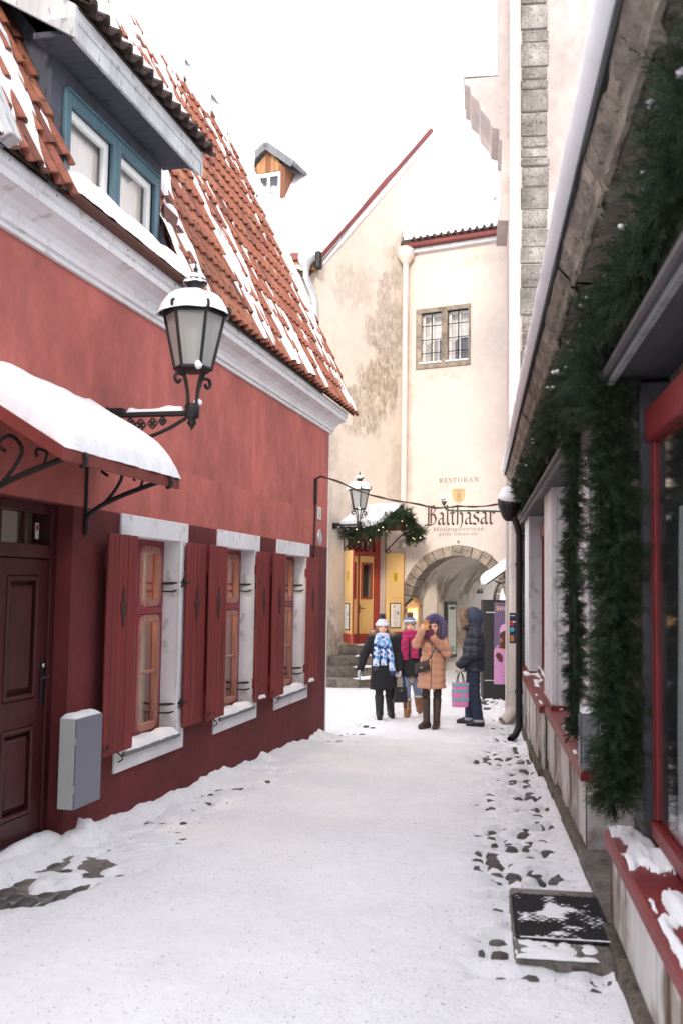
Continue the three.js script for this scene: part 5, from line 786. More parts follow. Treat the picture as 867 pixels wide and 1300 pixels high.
// ---------- the low shop building along the right ----------
const PL = [['A', -15.3, -10.3, 0.0], ['B', -10.3, -6.72, -0.05], ['C', -5.1, 2.4, 0.0]];
{
  const t = thing('shop_building', 'low stone shop building with white piers, red window frames and snowy eave', 'building', FR);
  const SY = 0.45;                                  // underside of the sill
  for (const [, x0, x1, z] of PL) {
    part('plinth_core', cbox(x0 + 0.02, x1 - 0.02, -0.6, SY, z - 0.7, z - 0.035, 0), M.brownStone[1], t);
    for (let x = x0; x < x1 - 0.01;) { const w = Math.min(rr(0.75, 1.25), x1 - x), last = x1 - x - w < 0.4 ? x1 - x : w; part('plinth_slab', cbox(x + 0.004, x + last - 0.004, groundY(-(x + last / 2)) + 0.13 + rr(-0.01, 0.01), SY - 0.002, z - 0.034, z + rr(-0.008, 0.004), 0.006), M.paleStone[Math.floor(rnd() * 3)], t); x += last; }
    for (let x = x0; x < x1 - 0.01;) { const w = Math.min(rr(0.5, 0.9), x1 - x), last = x1 - x - w < 0.3 ? x1 - x : w, gy = groundY(-(x + last / 2)); part('footing_stone', cbox(x + 0.004, x + last - 0.004, gy - 0.5, gy + 0.13 + rr(-0.012, 0.006), z - 0.034, z + 0.035 + rr(-0.01, 0.012), 0.012), M.brownStone[Math.floor(rnd() * 3)], t); x += last; }
    // end faces of the plinth towards the entrance
    if (z < 0) { part('plinth_slab', cbox(x1 - 0.016, x1 + 0.012, -0.15, SY - 0.002, z - 0.36, z - 0.002, 0.006), M.paleStone[1], t); part('plinth_slab', cbox(x1 - 0.016, x1 + 0.012, -0.15, SY - 0.002, z - 0.7, z - 0.366, 0.006), M.paleStone[2], t); }
    const sill = part('sill', [sweepX([[z - 0.3, SY], [z + 0.03, SY], [z + 0.035, SY + 0.012], [z + 0.03, SY + 0.058], [z + 0.015, SY + 0.068], [z - 0.3, SY + 0.11]], x0 - 0.01, x1 + 0.02)], M.redPaint, t);
    part('sill_board', sweepX([[z - 0.3, SY + 0.1], [z - 0.175, SY + 0.092], [z - 0.17, SY + 0.14], [z - 0.18, SY + 0.155], [z - 0.3, SY + 0.17]], x0 + 0.05, x1 - 0.05), M.redPaint, sill);
    // wind-packed snow left on the sill
    const patch = (u0, u1, w0, w1, y, sd, thr, th) => plain(planarUV(sheet(Math.round((u1 - u0) / 0.011), Math.max(10, Math.round((w1 - w0) / 0.009)), (u, v) => { const x = lerp(u0, u1, u), zz = lerp(w0, w1, v), n = fbm(x * 3.1 + sd, zz * 13 + sd, 5) + 0.12 * (0.5 - v); const k = n - thr; if (k < -0.05) return null; return [x, y(zz) + (k > 0 ? th * Math.sqrt(k * 2.5) * 0.8 + 0.002 : k * 0.35), zz]; })));
    if (x1 > 0) part('snow', [patch(x0 + 0.02, 1, z - 0.165, z + 0.015, (q) => SY + 0.068 + (z + 0.015 - q) * 0.133, 4, 0.5, 0.05), patch(x0 + 0.06, 1, z - 0.2, z - 0.165, () => SY + 0.158, 9, 0.38, 0.06)], M.snowClean, sill);
    else part('snow', [patch(x0 + 0.1, x1 - 0.1, z - 0.2, z - 0.165, () => SY + 0.158, 14, 0.42, 0.05), patch(x0 + 0.1, x1 - 0.1, z - 0.165, z + 0.015, (q) => SY + 0.068 + (z + 0.015 - q) * 0.133, 24, 0.6, 0.04)], M.snowClean, sill);
  }
  // piers
  for (const [x0, x1, z] of [[-15.25, -13.9, -0.055], [-11.05, -9.9, -0.07], [-7.6, -6.8, -0.1]]) {
    const p = part('pier', [cbox(x0, x1, 0.5, 2.72, z - 0.2, z, 0.01)], M.white, t); part('pier_base', cbox(x0 - 0.015, x1 + 0.015, 0.49, 0.57, z - 0.2, z + 0.012, 0.008), M.redPaint, p);
    part('pier_edge', cbox(x1 - 0.05, x1 + 0.008, 0.571, 2.71, z - 0.05, z + 0.01, 0.006), M.white, p);
  }
  part('pier', cbox(-5.08, -4.8, 0.52, 2.7, -0.4, -0.11, 0.01), M.hood, t);
  // shop windows: red frames, glass, rooms behind
  for (const [x0, x1, z, lit] of [[-13.9, -11.05, -0.24, 0], [-9.9, -7.6, -0.25, 0], [-4.8, 2.2, -0.17, 1]]) {
    const y0 = 0.6, y1 = 2.5, post = [x0 + 0.04, ...(x1 > 0 ? [-2.2, 0.2] : [(x0 + x1) / 2]), x1 - 0.04];
    const f = part('window_frame', [cbox(x0, x1, y1 - 0.1, y1 + 0.06, z - 0.06, z + 0.04, 0.008), cbox(x0, x1, y0 - 0.03, y0 + 0.05, z - 0.06, z + 0.03, 0.008), ...post.map((x) => cbox(x - 0.028, x + 0.028, y0 + 0.05, y1 - 0.1, z - 0.02, z + 0.012, 0.006)), ...post.map((x) => cbox(x - 0.012, x + 0.012, y0 + 0.05, y1 - 0.1, z + 0.0125, z + 0.019, 0.003))], M.redPaint, t);
    for (let i = 0; i + 1 < post.length; i++) part('pane', slab(rectP(post[i] + 0.028, post[i + 1] - 0.028, y0 + 0.05, y1 - 0.1), z - 0.004, z + 0.002), M.glass, f);
    part('shop_interior', [cbox(x0 - 0.1, x1 + 0.1, 0.2, 2.8, -1.75, -1.7, 0), cbox(x0 - 0.1, x1 + 0.1, 0.15, 0.2, -1.75, z - 0.07, 0), cbox(x0 - 0.1, x1 + 0.1, 2.75, 2.8, -1.75, z - 0.07, 0), cbox(x0 - 0.12, x0 - 0.1, 0.2, 2.8, -1.75, z - 0.07, 0), cbox(x1 + 0.1, x1 + 0.12, 0.2, 2.8, -1.75, z - 0.07, 0)], mat(0.10, 0.075, 0.06), t);
    if (lit) {
      part('display_cloth', plain(planarUV(sheet(60, 20, (u, v) => [lerp(-4.6, 1.8, u), lerp(0.62, 1.95 + 0.25 * fbm(u * 9, 2, 3), v), -0.235 - 0.02 * v + 0.02 * fbm(u * 14, v * 3, 3)]), 0, 1)), mat(0.6, 0.64, 0.65, { map: T.plaster, rough: 0.95 }), t);
      part('drape', plain(planarUV(sheet(30, 24, (u, v) => { const y = lerp(0.6, 1.75, v), w = 0.34 * (1 - v * 0.86), a = u * Math.PI * 2; return [-3.95 + w * Math.cos(a), y, -0.75 + w * 0.8 * Math.sin(a) + 0.02 * Math.sin(a * 7)]; }), 0, 1)), mat(0.36, 0.42, 0.44, { rough: 0.9 }), t);
      part('curtain', plain(planarUV(sheet(50, 4, (u, v) => [lerp(-4.75, -4.2, u), lerp(0.6, 2.5, v), -0.5 + 0.03 * Math.sin(u * 40)]), 0, 1)), mat(0.09, 0.06, 0.045), t); part('straw_decoration', [0, 1, 2, 3, 4, 5].map((k) => tube([[-3.9 + k * 0.07, 2.3 - k * 0.05, -0.4], [-3.85 + k * 0.07, 2.0, -0.36], [-3.8 + k * 0.05, 1.75, -0.4]], 0.006, 8, 4)), M.ochre, t);
    }
  }
  // lintel wall with stone courses
  for (let x = -15.3; x < 2.3;) { const w = Math.min(rr(0.8, 1.4), 2.4 - x); part('lintel_stone', cbox(x + 0.004, x + w - 0.004, 2.78, 3.28, -0.6, -0.02 + rr(-0.01, 0.01), 0.01), M.brownStone[Math.floor(rnd() * 3)], t); x += w; }
  part('upper_core', cbox(-15.28, 2.4, 2.6, 3.42, -0.9, -0.25, 0), M.brownStone[0], t);
  // hoods over the windows
  for (const [x0, x1, z1] of [[-15.2, -7.0, 0.06], [-5.55, 2.3, 0.06]]) { const h = part('window_hood', [sweepX([[-0.5, 2.735], [z1, 2.70], [z1 + 0.012, 2.71], [z1 + 0.012, 2.735], [z1 - 0.01, 2.775], [z1 - 0.03, 2.785], [-0.5, 2.85]], x0, x1)], M.hood, t); part('hood_edge', sweepX([[z1 - 0.045, 2.675], [z1 - 0.02, 2.675], [z1 - 0.018, 2.699], [z1 - 0.047, 2.701]], x0 + 0.01, x1), M.greyWood, h); }
  for (const x of [-7.25, -8.6]) part('scroll_bracket', [tube([[x, 2.98, 0.0], [x + 0.15, 2.94, 0.05], [x + 0.5, 2.86, 0.05], [x + 0.8, 2.8, 0.02]], 0.009, 20, 5), tube([[x, 2.98, 0.05], [x - 0.1, 2.94, 0.06], [x - 0.09, 2.82, 0.06], [x + 0.03, 2.79, 0.06], [x + 0.08, 2.87, 0.06], [x + 0.01, 2.9, 0.06]], 0.01, 26, 6)], M.iron, t);
  // entrance recess
  part('door_frame', [cbox(-6.7, -6.62, 0.0, 2.6, -0.55, -0.42, 0.008), cbox(-5.18, -5.1, 0.0, 2.6, -0.55, -0.42, 0.008), cbox(-6.62, -5.18, 2.5, 2.6, -0.55, -0.42, 0.008)], M.redPaint, t);
  part('shop_door', [slab(rectP(-6.61, -5.19, 0.02, 2.49), -0.54, -0.48, [rectP(-6.4, -5.4, 0.9, 2.3)], 0.004)], M.deepRed, t); part('door_pane', slab(rectP(-6.4, -5.4, 0.9, 2.3), -0.515, -0.51), M.glass, t);
  part('entrance_floor', cbox(-6.7, -5.1, -0.5, 0.02, -0.6, -0.005, 0.005), M.slabStone, t); part('entrance_ceiling', cbox(-6.75, -5.1, 2.6, 2.72, -0.9, -0.02, 0), M.hood, t);
  part('entrance_side', cbox(-5.12, -5.085, -0.3, 2.7, -0.9, -0.12, 0), M.paleStone[0], t);
  // moulded stone cornice in blocks
  const prof = [[-0.3, 3.27], [-0.02, 3.26], [0.0, 3.29], [0.02, 3.32], [0.135, 3.325], [0.145, 3.30], [0.165, 3.305], [0.17, 3.34], [0.18, 3.355], [0.2, 3.365], [0.21, 3.39], [0.225, 3.41], [0.228, 3.45], [-0.3, 3.45]];
  for (let x = -15.4; x < 2.3;) { const w = Math.min(rr(0.85, 1.35), 2.5 - x), dy = rr(-0.006, 0.006), dz = rr(-0.008, 0.006), n = Math.max(8, Math.round(w / 0.04)), pos = [], P = (i, k) => { const xx = x + 0.004 + (w - 0.008) * (i / n), q = prof[k], er = q[0] > 0.1 ? 0.02 * (fbm(xx * 5, k * 1.7, 4) - 0.5) - 0.03 * sst(0.66, 0.8, fbm(xx * 6 + 20, k * 0.9, 3)) : 0.006 * (fbm(xx * 9, k * 3, 3) - 0.5); return [xx, q[1] + dy + er * 0.6, q[0] + dz + er]; };
    for (let i = 0; i < n; i++) for (let k = 0; k + 1 < prof.length; k++) { const a = P(i, k), b = P(i + 1, k), c = P(i + 1, k + 1), d = P(i, k + 1); pos.push(...a, ...b, ...c, ...a, ...c, ...d); }
    const g = new THREE.BufferGeometry(); g.setAttribute('position', new THREE.BufferAttribute(new Float32Array(pos), 3)); g.computeVertexNormals(); part('cornice_stone', g, M.corniceStone[Math.floor(rnd() * 3)], t); x += w; }
  part('eave_sheet', sweepX([[-3.6, 5.1], [0.235, 3.46], [0.25, 3.44], [0.25, 3.475], [0.235, 3.49], [-3.6, 5.13]], -15.5, 2.5), M.dark, t);
  mesh('roof_snow', plain(planarUV(sheet(420, 44, (u, v) => {
    const x = lerp(-15.52, 2.5, u), T2 = 0.13 + 0.035 * (fbm(x * 1.6, 3, 3) - 0.5), w = 0.014 * (fbm(x * 7, 3, 3) - 0.5);
    if (v < 0.3) { const a = -Math.PI / 2 + (v / 0.3) * Math.PI * 0.92; return [x, 3.478 + T2 / 2 + (T2 / 2) * Math.sin(a), 0.243 + w + 0.055 * Math.cos(a)]; }
    const q = Math.pow((v - 0.3) / 0.7, 1.6), z = lerp(0.23, -3.6, q); return [x, 3.478 + T2 + (0.243 - z) * 0.424 + 0.03 * (fbm(x * 1.6, z * 2 + 5, 3) - 0.5) * clamp((0.243 - z) * 6), z + w];
  }))), M.snowClean, t);
  part('roof_gable', slab([[-0.3, 3.3], [-0.3, 3.78], [-3.6, 5.18], [-3.6, 3.3]].map(([a, b]) => [a, b]), 0, 0.05).applyMatrix4(new THREE.Matrix4().set(0, 0, 1, -15.35, 0, 1, 0, 0, 1, 0, 0, 0, 0, 0, 0, 1)), M.paleStone[0], t);
  part('end_wall', cbox(-15.32, -15.28, -0.6, 3.5, -3.6, -0.06, 0), M.paleStone[0], t);
}
// step and honeycomb mat
{
  const s = thing('door_step', 'grey stone slab step in front of the shop entrance', 'step', FR); part('slab', cbox(-5.66, -4.66, -0.3, 0.055, 0.015, 0.475, 0.012), M.slabStone, s);
  part('snow', [snowLump(-4.98, -4.64, 0.1, 0.47, () => 0.044, 0.016, { rim: 0.08, amp: 1, freq: 16, nx: 40, nz: 40, seed: 8 })], M.snowClean, s);
  const t = thing('door_mat', 'black rubber honeycomb mat dusted with snow on the step', 'mat', FR), x0 = -5.5, x1 = -4.83, z0 = 0.02, z1 = 0.455, cells = [];
  const ring = new THREE.TorusGeometry(0.0165, 0.0048, 4, 6); ring.rotateX(Math.PI / 2); ring.scale(0.95, 1.7, 1.25); const base = plain(ring);
  let r = 0; for (let x = x0 + 0.018; x < x1; x += 0.027, r++) for (let z = z0 + 0.02 + (r % 2) * 0.0195; z < z1; z += 0.039) { const g = base.clone(); g.translate(x, 0.066, z); cells.push(g); }
  part('mat_cells', cells, M.rubber, t); part('mat_border', [slab(rectP(x0, x1, -z1, -z0), 0.056, 0.07, [rectP(x0 + 0.012, x1 - 0.012, -z1 + 0.012, -z0 - 0.012)]).rotateX(-Math.PI / 2), cbox(x0 + 0.01, x1 - 0.01, 0.0555, 0.0575, z0 + 0.01, z1 - 0.01, 0)], M.rubber, t);
  part('snow', plain(planarUV(sheet(150, 100, (u, v) => { const x = lerp(x0 + 0.02, x1 + 0.01, u), z = lerp(z0 + 0.015, z1 - 0.005, v), c = Math.exp(-Math.pow((u - 0.42) / 0.3, 2) - Math.pow((v - 0.52) / 0.3, 2)), n = fbm(x * 11, z * 11, 4), h = 0.045 + 0.034 * n + 0.012 * c + 0.03 * sst(0.95, 1, u); return h < 0.055 ? null : [x, Math.min(h, 0.0745), z]; }))), M.snowClean, t);
}
// letter box by the entrance
{
  const t = thing('intercom_box', 'narrow dark grey metal box with snow on top beside the shop entrance', 'box', FR); part('housing', slab([[-0.055, 0], [0.055, 0], [0.055, 0.36], [-0.055, 0.36]], 0, 0.14, [], 0.018).applyMatrix4(new THREE.Matrix4().makeTranslation(0, 0, 0)).rotateY(Math.PI / 2).translate(-6.6, 0.56, -0.055), M.greyWood, t); part('side', slab(rectP(-6.6, -6.47, 0.58, 0.9), 0.001, 0.008, [], 0.002), M.greyBox, t);
  part('port', [cyl(V(-6.535, 0.8, 0.0), V(-6.535, 0.8, 0.012), 0.03, 0.03, 16)], M.dark, t); part('snow', snowLump(-6.6, -6.46, -0.11, 0.0, () => 0.918, 0.03, { rim: 0.03 }), M.snowClean, t);
}
// black gutter end and downpipe at the far corner
{
  const t = thing('black_downpipe', 'black metal downpipe with snowy gutter head at the shop corner', 'downpipe', FR), x = -13.55, z = 0.1;
  part('pipe', [cyl(V(x, 0.02, z), V(x, 2.45, z), 0.042, 0.042, 12, false), tube([[x, 2.44, z], [x, 2.56, z + 0.03], [x - 0.03, 2.68, z + 0.08], [x - 0.05, 2.75, z + 0.12]], 0.045, 18, 10), tube([[x, 0.03, z], [x, -0.12, z], [x + 0.06, -0.24, z + 0.05], [x + 0.16, -0.29, z + 0.12]], 0.045, 18, 10)], M.iron, t);
  part('gutter_head', [lathe([[0.05, 2.62], [0.09, 2.66], [0.15, 2.82], [0.16, 2.92], [0.001, 2.92]], 14).translate(x - 0.06, 0, z + 0.13)], M.iron, t); for (const y of [0.3, 2.0]) part('clamp', cyl(V(x, y, z), V(x, y + 0.05, z), 0.052, 0.052, 12), M.iron, t); part('snow', [ball(x - 0.06, 2.94, z + 0.12, 0.19, 0.12, 0.17, 14), ball(x - 0.05, 3.0, z + 0.12, 0.16, 0.1, 0.14, 12)], M.snowClean, t);
}
// ---------- fir garlands ----------
const needleMats = [mat(0.014, 0.03, 0.012, { rough: 0.8 }), mat(0.028, 0.05, 0.018, { rough: 0.8 })];
const twig = (() => {
  const P = []; const add = (a, d, L, w) => { const s = V(d.y, -d.x, d.z * 0.3).cross(d).normalize().multiplyScalar(w), b = a.clone().addScaledVector(d, L * 0.45), c = a.clone().addScaledVector(d, L); P.push(...a.toArray(), ...b.clone().add(s).toArray(), ...b.clone().sub(s).toArray(), ...b.clone().add(s).toArray(), ...c.toArray(), ...b.clone().sub(s).toArray()); };
  let sd = 1; const h = () => hash(sd++, 77);
  for (let i = 0; i < 20; i++) { const y = (i / 20) * 0.085, a = i * 2.4, tilt = 0.6 + 0.3 * h(); add(V(0, y, 0), V(Math.cos(a) * Math.sin(tilt), Math.cos(tilt), Math.sin(a) * Math.sin(tilt)).normalize(), 0.034 + 0.014 * h(), 0.0019); }
  add(V(0, 0, 0), V(0, 1, 0), 0.1, 0.003);
  const g = new THREE.BufferGeometry(); g.setAttribute('position', new THREE.BufferAttribute(new Float32Array(P), 3)); g.computeVertexNormals(); return plain(g);
})();
function garland(label, frame, pts, rad, perM, o = {}) {
  const t = thing('fir_garland', label, 'garland', frame, [0, 0, 0], 'fir garlands'), cv = new THREE.CatmullRomCurve3(pts.map((p) => V(...p))), L = cv.getLength(), n = Math.round(L * perM);
  part('stem', [tube(pts, o.core ?? 0.03, 80, 7)], needleMats[0], t);
  const lists = [[], []], m = new THREE.Matrix4(), snows = [], lights = [], up = V(0, 1, 0);
  for (let i = 0; i < n / 8; i++) {                 // sprigs: short branchlets set with needled twigs
    const u = rnd(), c = cv.getPointAt(u), tg = cv.getTangentAt(u), a = V(rr(-1, 1), rr(-1, 1), rr(-1, 1)).cross(tg).normalize(), R = (typeof rad === 'function' ? rad(u) : rad) * rr(0.75, 1.75) * (0.7 + 0.6 * fbm(u * L * 2.6 + (o.seed ?? 0), 3, 3));
    const dir = a.clone().addScaledVector(tg, rr(-0.8, 0.8)).add(V(0, o.droop ?? -0.3, 0)).normalize(), tone = rnd() < 0.6 ? 0 : 1, bend = rr(-0.5, 0.2);
    for (let k = 0; k < 8; k++) {
      const f = k / 7, p = c.clone().addScaledVector(dir, R * f * 0.8).add(V(0, bend * R * f * f * 0.5, 0)), dd = dir.clone().add(V(rr(-0.7, 0.7), rr(-0.7, 0.7), rr(-0.7, 0.7)).multiplyScalar(k === 7 ? 0.2 : 1)).normalize(), s = rr(0.6, 1.05) * (o.size ?? 1);
      m.compose(p, new THREE.Quaternion().setFromUnitVectors(up, dd), V(s, s, s)); lists[rnd() < 0.85 ? tone : 1 - tone].push(m.clone());
    }
    const p = c.clone().addScaledVector(dir, R * 0.85);
    if (o.snow && dir.y > -0.15 && rnd() < o.snow * 6 && fbm(u * L * 2.4 + 30, 2, 2) > 0.46) for (let q = 0; q < 3; q++) snows.push(ball(p.x + rr(-0.02, 0.02), p.y + 0.015, p.z + rr(-0.02, 0.02), rr(0.008, 0.024), rr(0.006, 0.014), rr(0.008, 0.022), 7));
    if (o.lights && rnd() < o.lights * 8) lights.push(ball(p.x + a.x * 0.03, p.y + a.y * 0.03, p.z + a.z * 0.03, 0.012, 0.012, 0.012, 6));
  }
  lists.forEach((l, k) => { const im = new THREE.InstancedMesh(twig, needleMats[k], l.length); l.forEach((q, i) => im.setMatrixAt(i, q)); im.name = 'needles'; im.castShadow = im.receiveShadow = true; stuff(im); t.add(im); });
  if (snows.length) part('snow', snows, M.snowClean, t);
  if (lights.length) part('fairy_lights', lights, glow, t);
  return t;
}
{
  const pts = []; for (let i = 0; i <= 26; i++) { const x = lerp(-14.6, 1.2, i / 26); pts.push([x, 3.0 - 0.04 * Math.sin(i * 1.9) + 0.02 * Math.sin(i * 0.7), 0.03 + 0.015 * Math.sin(i * 1.3)]); }
  garland('long fir garland hung under the stone eave of the shop', FR, pts, 0.105, 1900, { seed: 3, snow: 0.04, size: 0.85, core: 0.04 });
  garland('slimmer fir garland hanging beside the far white pier', FR, [[-6.72, 2.95, 0.05], [-6.7, 2.5, 0.02], [-6.73, 1.9, 0.03], [-6.69, 1.3, 0.01], [-6.7, 0.75, 0.02]], 0.052, 2300, { seed: 9, size: 0.55 });
  garland('thick fir garland hanging down to the red sill in the foreground', FR, [[-4.86, 2.95, 0.08], [-4.86, 2.5, 0.02], [-4.84, 2.0, -0.005], [-4.86, 1.5, 0.0], [-4.85, 1.0, -0.01], [-4.82, 0.72, 0.02]], (u) => 0.105 + 0.02 * Math.sin(u * 17), 3200, { seed: 17, size: 0.8, core: 0.045 });
  // over the yellow door
  const ax = -1.18; garland('bushy fir garland with fairy lights along the gabled door canopy', FG, [[-1.9, 2.86, 0.1], [-1.9, 2.84, 0.5], [-1.88, 2.93, 0.98], [-1.5, 3.12, 1.0], [ax, 3.32, 1.0], [-0.85, 3.12, 1.0], [-0.5, 2.84, 1.0], [-0.5, 2.82, 0.6]], 0.14, 1000, { seed: 23, snow: 0.05, lights: 0.012, size: 1.3 });
}

// ---------- people ----------
function sdfGeo(f, lo, hi, cell) {                 // surface nets
  const nx = Math.ceil((hi[0] - lo[0]) / cell), ny = Math.ceil((hi[1] - lo[1]) / cell), nz = Math.ceil((hi[2] - lo[2]) / cell), X = nx + 1, Y = ny + 1, Z = nz + 1, d = new Float32Array(X * Y * Z);
  for (let k = 0; k < Z; k++) for (let j = 0; j < Y; j++) for (let i = 0; i < X; i++) d[(k * Y + j) * X + i] = f(lo[0] + i * cell, lo[1] + j * cell, lo[2] + k * cell);
  const vid = new Int32Array(nx * ny * nz).fill(-1), pos = [], idx = [];
  const E = [[0, 1], [2, 3], [4, 5], [6, 7], [0, 2], [1, 3], [4, 6], [5, 7], [0, 4], [1, 5], [2, 6], [3, 7]];
  for (let k = 0; k < nz; k++) for (let j = 0; j < ny; j++) for (let i = 0; i < nx; i++) {
    const c = []; let s = 0; for (let q = 0; q < 8; q++) { const v = d[((k + (q >> 2)) * Y + j + ((q >> 1) & 1)) * X + i + (q & 1)]; c.push(v); if (v < 0) s++; }
    if (s === 0 || s === 8) continue; let x = 0, y = 0, z = 0, n = 0;
    for (const [a, b] of E) if ((c[a] < 0) !== (c[b] < 0)) { const t = c[a] / (c[a] - c[b]); x += (a & 1) + t * ((b & 1) - (a & 1)); y += ((a >> 1) & 1) + t * (((b >> 1) & 1) - ((a >> 1) & 1)); z += (a >> 2) + t * ((b >> 2) - (a >> 2)); n++; }
    vid[(k * ny + j) * nx + i] = pos.length / 3; pos.push(lo[0] + (i + x / n) * cell, lo[1] + (j + y / n) * cell, lo[2] + (k + z / n) * cell);
  }
  const V4 = (i, j, k) => vid[(k * ny + j) * nx + i], at = (i, j, k) => d[(k * Y + j) * X + i];
  const quad = (a, b, c, e, flip) => { if (a < 0 || b < 0 || c < 0 || e < 0) return; if (flip) idx.push(a, c, b, a, e, c); else idx.push(a, b, c, a, c, e); };
  for (let k = 1; k < nz; k++) for (let j = 1; j < ny; j++) for (let i = 1; i < nx; i++) {
    const o = at(i, j, k) < 0;
    if (o !== (at(i + 1, j, k) < 0)) quad(V4(i, j - 1, k - 1), V4(i, j, k - 1), V4(i, j, k), V4(i, j - 1, k), !o);
    if (o !== (at(i, j + 1, k) < 0)) quad(V4(i - 1, j, k - 1), V4(i - 1, j, k), V4(i, j, k), V4(i, j, k - 1), !o);
    if (o !== (at(i, j, k + 1) < 0)) quad(V4(i - 1, j - 1, k), V4(i, j - 1, k), V4(i, j, k), V4(i - 1, j, k), !o);
  }
  const g = new THREE.BufferGeometry(); g.setAttribute('position', new THREE.BufferAttribute(new Float32Array(pos), 3)); g.setIndex(idx); g.computeVertexNormals(); return g;
}
const smin = (a, b, k) => { const h = Math.max(k - Math.abs(a - b), 0) / k; return Math.min(a, b) - h * h * k * 0.25; };
const cap = (a, b, ra, rb = ra) => { const dx = b[0] - a[0], dy = b[1] - a[1], dz = b[2] - a[2], L = dx * dx + dy * dy + dz * dz; return (x, y, z) => { const t = clamp(((x - a[0]) * dx + (y - a[1]) * dy + (z - a[2]) * dz) / L); return Math.hypot(x - a[0] - dx * t, y - a[1] - dy * t, z - a[2] - dz * t) - (ra + (rb - ra) * t); }; };
const ell = (c, r) => (x, y, z) => { const px = (x - c[0]) / r[0], py = (y - c[1]) / r[1], pz = (z - c[2]) / r[2], k0 = Math.hypot(px, py, pz), k1 = Math.hypot(px / r[0], py / r[1], pz / r[2]); return k1 < 1e-6 ? -Math.min(...r) : (k0 * (k0 - 1)) / k1; };
const union = (list, k = 0.03) => (x, y, z) => { let d = 9; for (const f of list) d = smin(d, f(x, y, z), k); return d; };
// an upright garment: elliptical rings [y, rx, rz, cx, cz]
const rings = (R) => (x, y, z) => { const n = R.length; let i = 0; while (i < n - 2 && y > R[i + 1][0]) i++; const a = R[i], b = R[i + 1], t = clamp((y - a[0]) / (b[0] - a[0])), q = (k) => lerp(a[k] ?? 0, b[k] ?? 0, t), rx = q(1), rz = q(2), px = (x - q(3)) / rx, pz = (z - q(4)) / rz, k0 = Math.hypot(px, pz), s = (k0 - 1) * Math.min(rx, rz), v = Math.max(R[0][0] - y, y - R[n - 1][0]); return Math.max(s, v); };
const bounds = (pts, m) => { const lo = [9, 9, 9], hi = [-9, -9, -9]; for (const p of pts) for (let k = 0; k < 3; k++) { lo[k] = Math.min(lo[k], p[k] - m); hi[k] = Math.max(hi[k], p[k] + m); } return [lo, hi]; };
const cloth = (r, g, b, rough = 0.9) => mat(r, g, b, { rough, bump: fineB(0.12), bs: 0.002 });
const SKIN = mat(0.62, 0.36, 0.27, { rough: 0.6 }), LIP = mat(0.5, 0.13, 0.12, { rough: 0.5 }), PUPIL = mat(0.03, 0.025, 0.025, { rough: 0.3 });
function hand(w, dir, palm, side, curl) {           // wrist, pointing direction, palm normal, thumb side (+1/-1), finger curl -> list of distance functions and points
  const D = V(...dir).normalize(), N = V(...palm).addScaledVector(D, -V(...palm).dot(D)).normalize(), S = V().crossVectors(D, N).multiplyScalar(side), W = V(...w), at = (a, b, c) => W.clone().addScaledVector(D, a).addScaledVector(S, b).addScaledVector(N, c), A = (v) => [v.x, v.y, v.z], f = [], pts = [];
  f.push(cap(A(at(0, 0, 0)), A(at(0.045, 0.015, 0)), 0.024, 0.026), cap(A(at(0.04, -0.02, 0)), A(at(0.085, -0.025, 0)), 0.02, 0.016), cap(A(at(0.04, 0.02, 0)), A(at(0.088, 0.026, 0)), 0.02, 0.016), cap(A(at(0.05, 0, 0)), A(at(0.09, 0, 0)), 0.02, 0.016));
  [[0.03, 0.072], [0.01, 0.08], [-0.01, 0.074], [-0.03, 0.058]].forEach(([o, L]) => { let p = at(0.085, o, 0), a = curl * 0.5; pts.push(A(p)); for (const k of [0.45, 0.32, 0.23]) { const q = p.clone().addScaledVector(D, Math.cos(a) * L * k).addScaledVector(N, Math.sin(a) * L * k); f.push(cap(A(p), A(q), 0.0095, 0.0085)); p = q; a += curl * 0.55; } pts.push(A(p)); });
  const t0 = at(0.025, 0.03, 0.004), t1 = at(0.06, 0.06, 0.016), t2 = at(0.085, 0.066, 0.03); f.push(cap(A(t0), A(t1), 0.014, 0.0115), cap(A(t1), A(t2), 0.0115, 0.0095)); pts.push(A(t2), w);
  return [f, pts];
}
function head(c, turn, sc = 1) {                     // distance functions in the head's own axes, face towards +z
  const s = sc, fs = [ell([0, 0.02, -0.012], [0.076 * s, 0.098 * s, 0.094 * s]), ell([0, -0.045, 0.018], [0.056 * s, 0.068 * s, 0.066 * s]), ell([0, -0.085, 0.045], [0.026, 0.024, 0.024]), cap([0, 0.012, 0.082], [0, -0.03, 0.104], 0.010, 0.0145), ell([0.036, -0.028, 0.062], [0.026, 0.024, 0.022]), ell([-0.036, -0.028, 0.062], [0.026, 0.024, 0.022]), ell([0.079, -0.01, -0.005], [0.012, 0.03, 0.02]), ell([-0.079, -0.01, -0.005], [0.012, 0.03, 0.02]), cap([-0.02, -0.062, 0.080], [0.02, -0.062, 0.080], 0.009, 0.009), cap([-0.045, 0.028, 0.074], [-0.018, 0.03, 0.084], 0.010, 0.010), cap([0.018, 0.03, 0.084], [0.045, 0.028, 0.074], 0.010, 0.010)];
  const base = union(fs, 0.022), e1 = ell([0.032, 0.008, 0.096], [0.017, 0.010, 0.014]), e2 = ell([-0.032, 0.008, 0.096], [0.017, 0.010, 0.014]), ct = Math.cos(turn), st = Math.sin(turn);
  return (x, y, z) => { const dx = x - c[0], dz = z - c[2], X = dx * ct - dz * st, Zz = dx * st + dz * ct, Yy = y - c[1]; return Math.max(base(X, Yy, Zz), -e1(X, Yy, Zz) + 0.0, -e2(X, Yy, Zz)); };
}
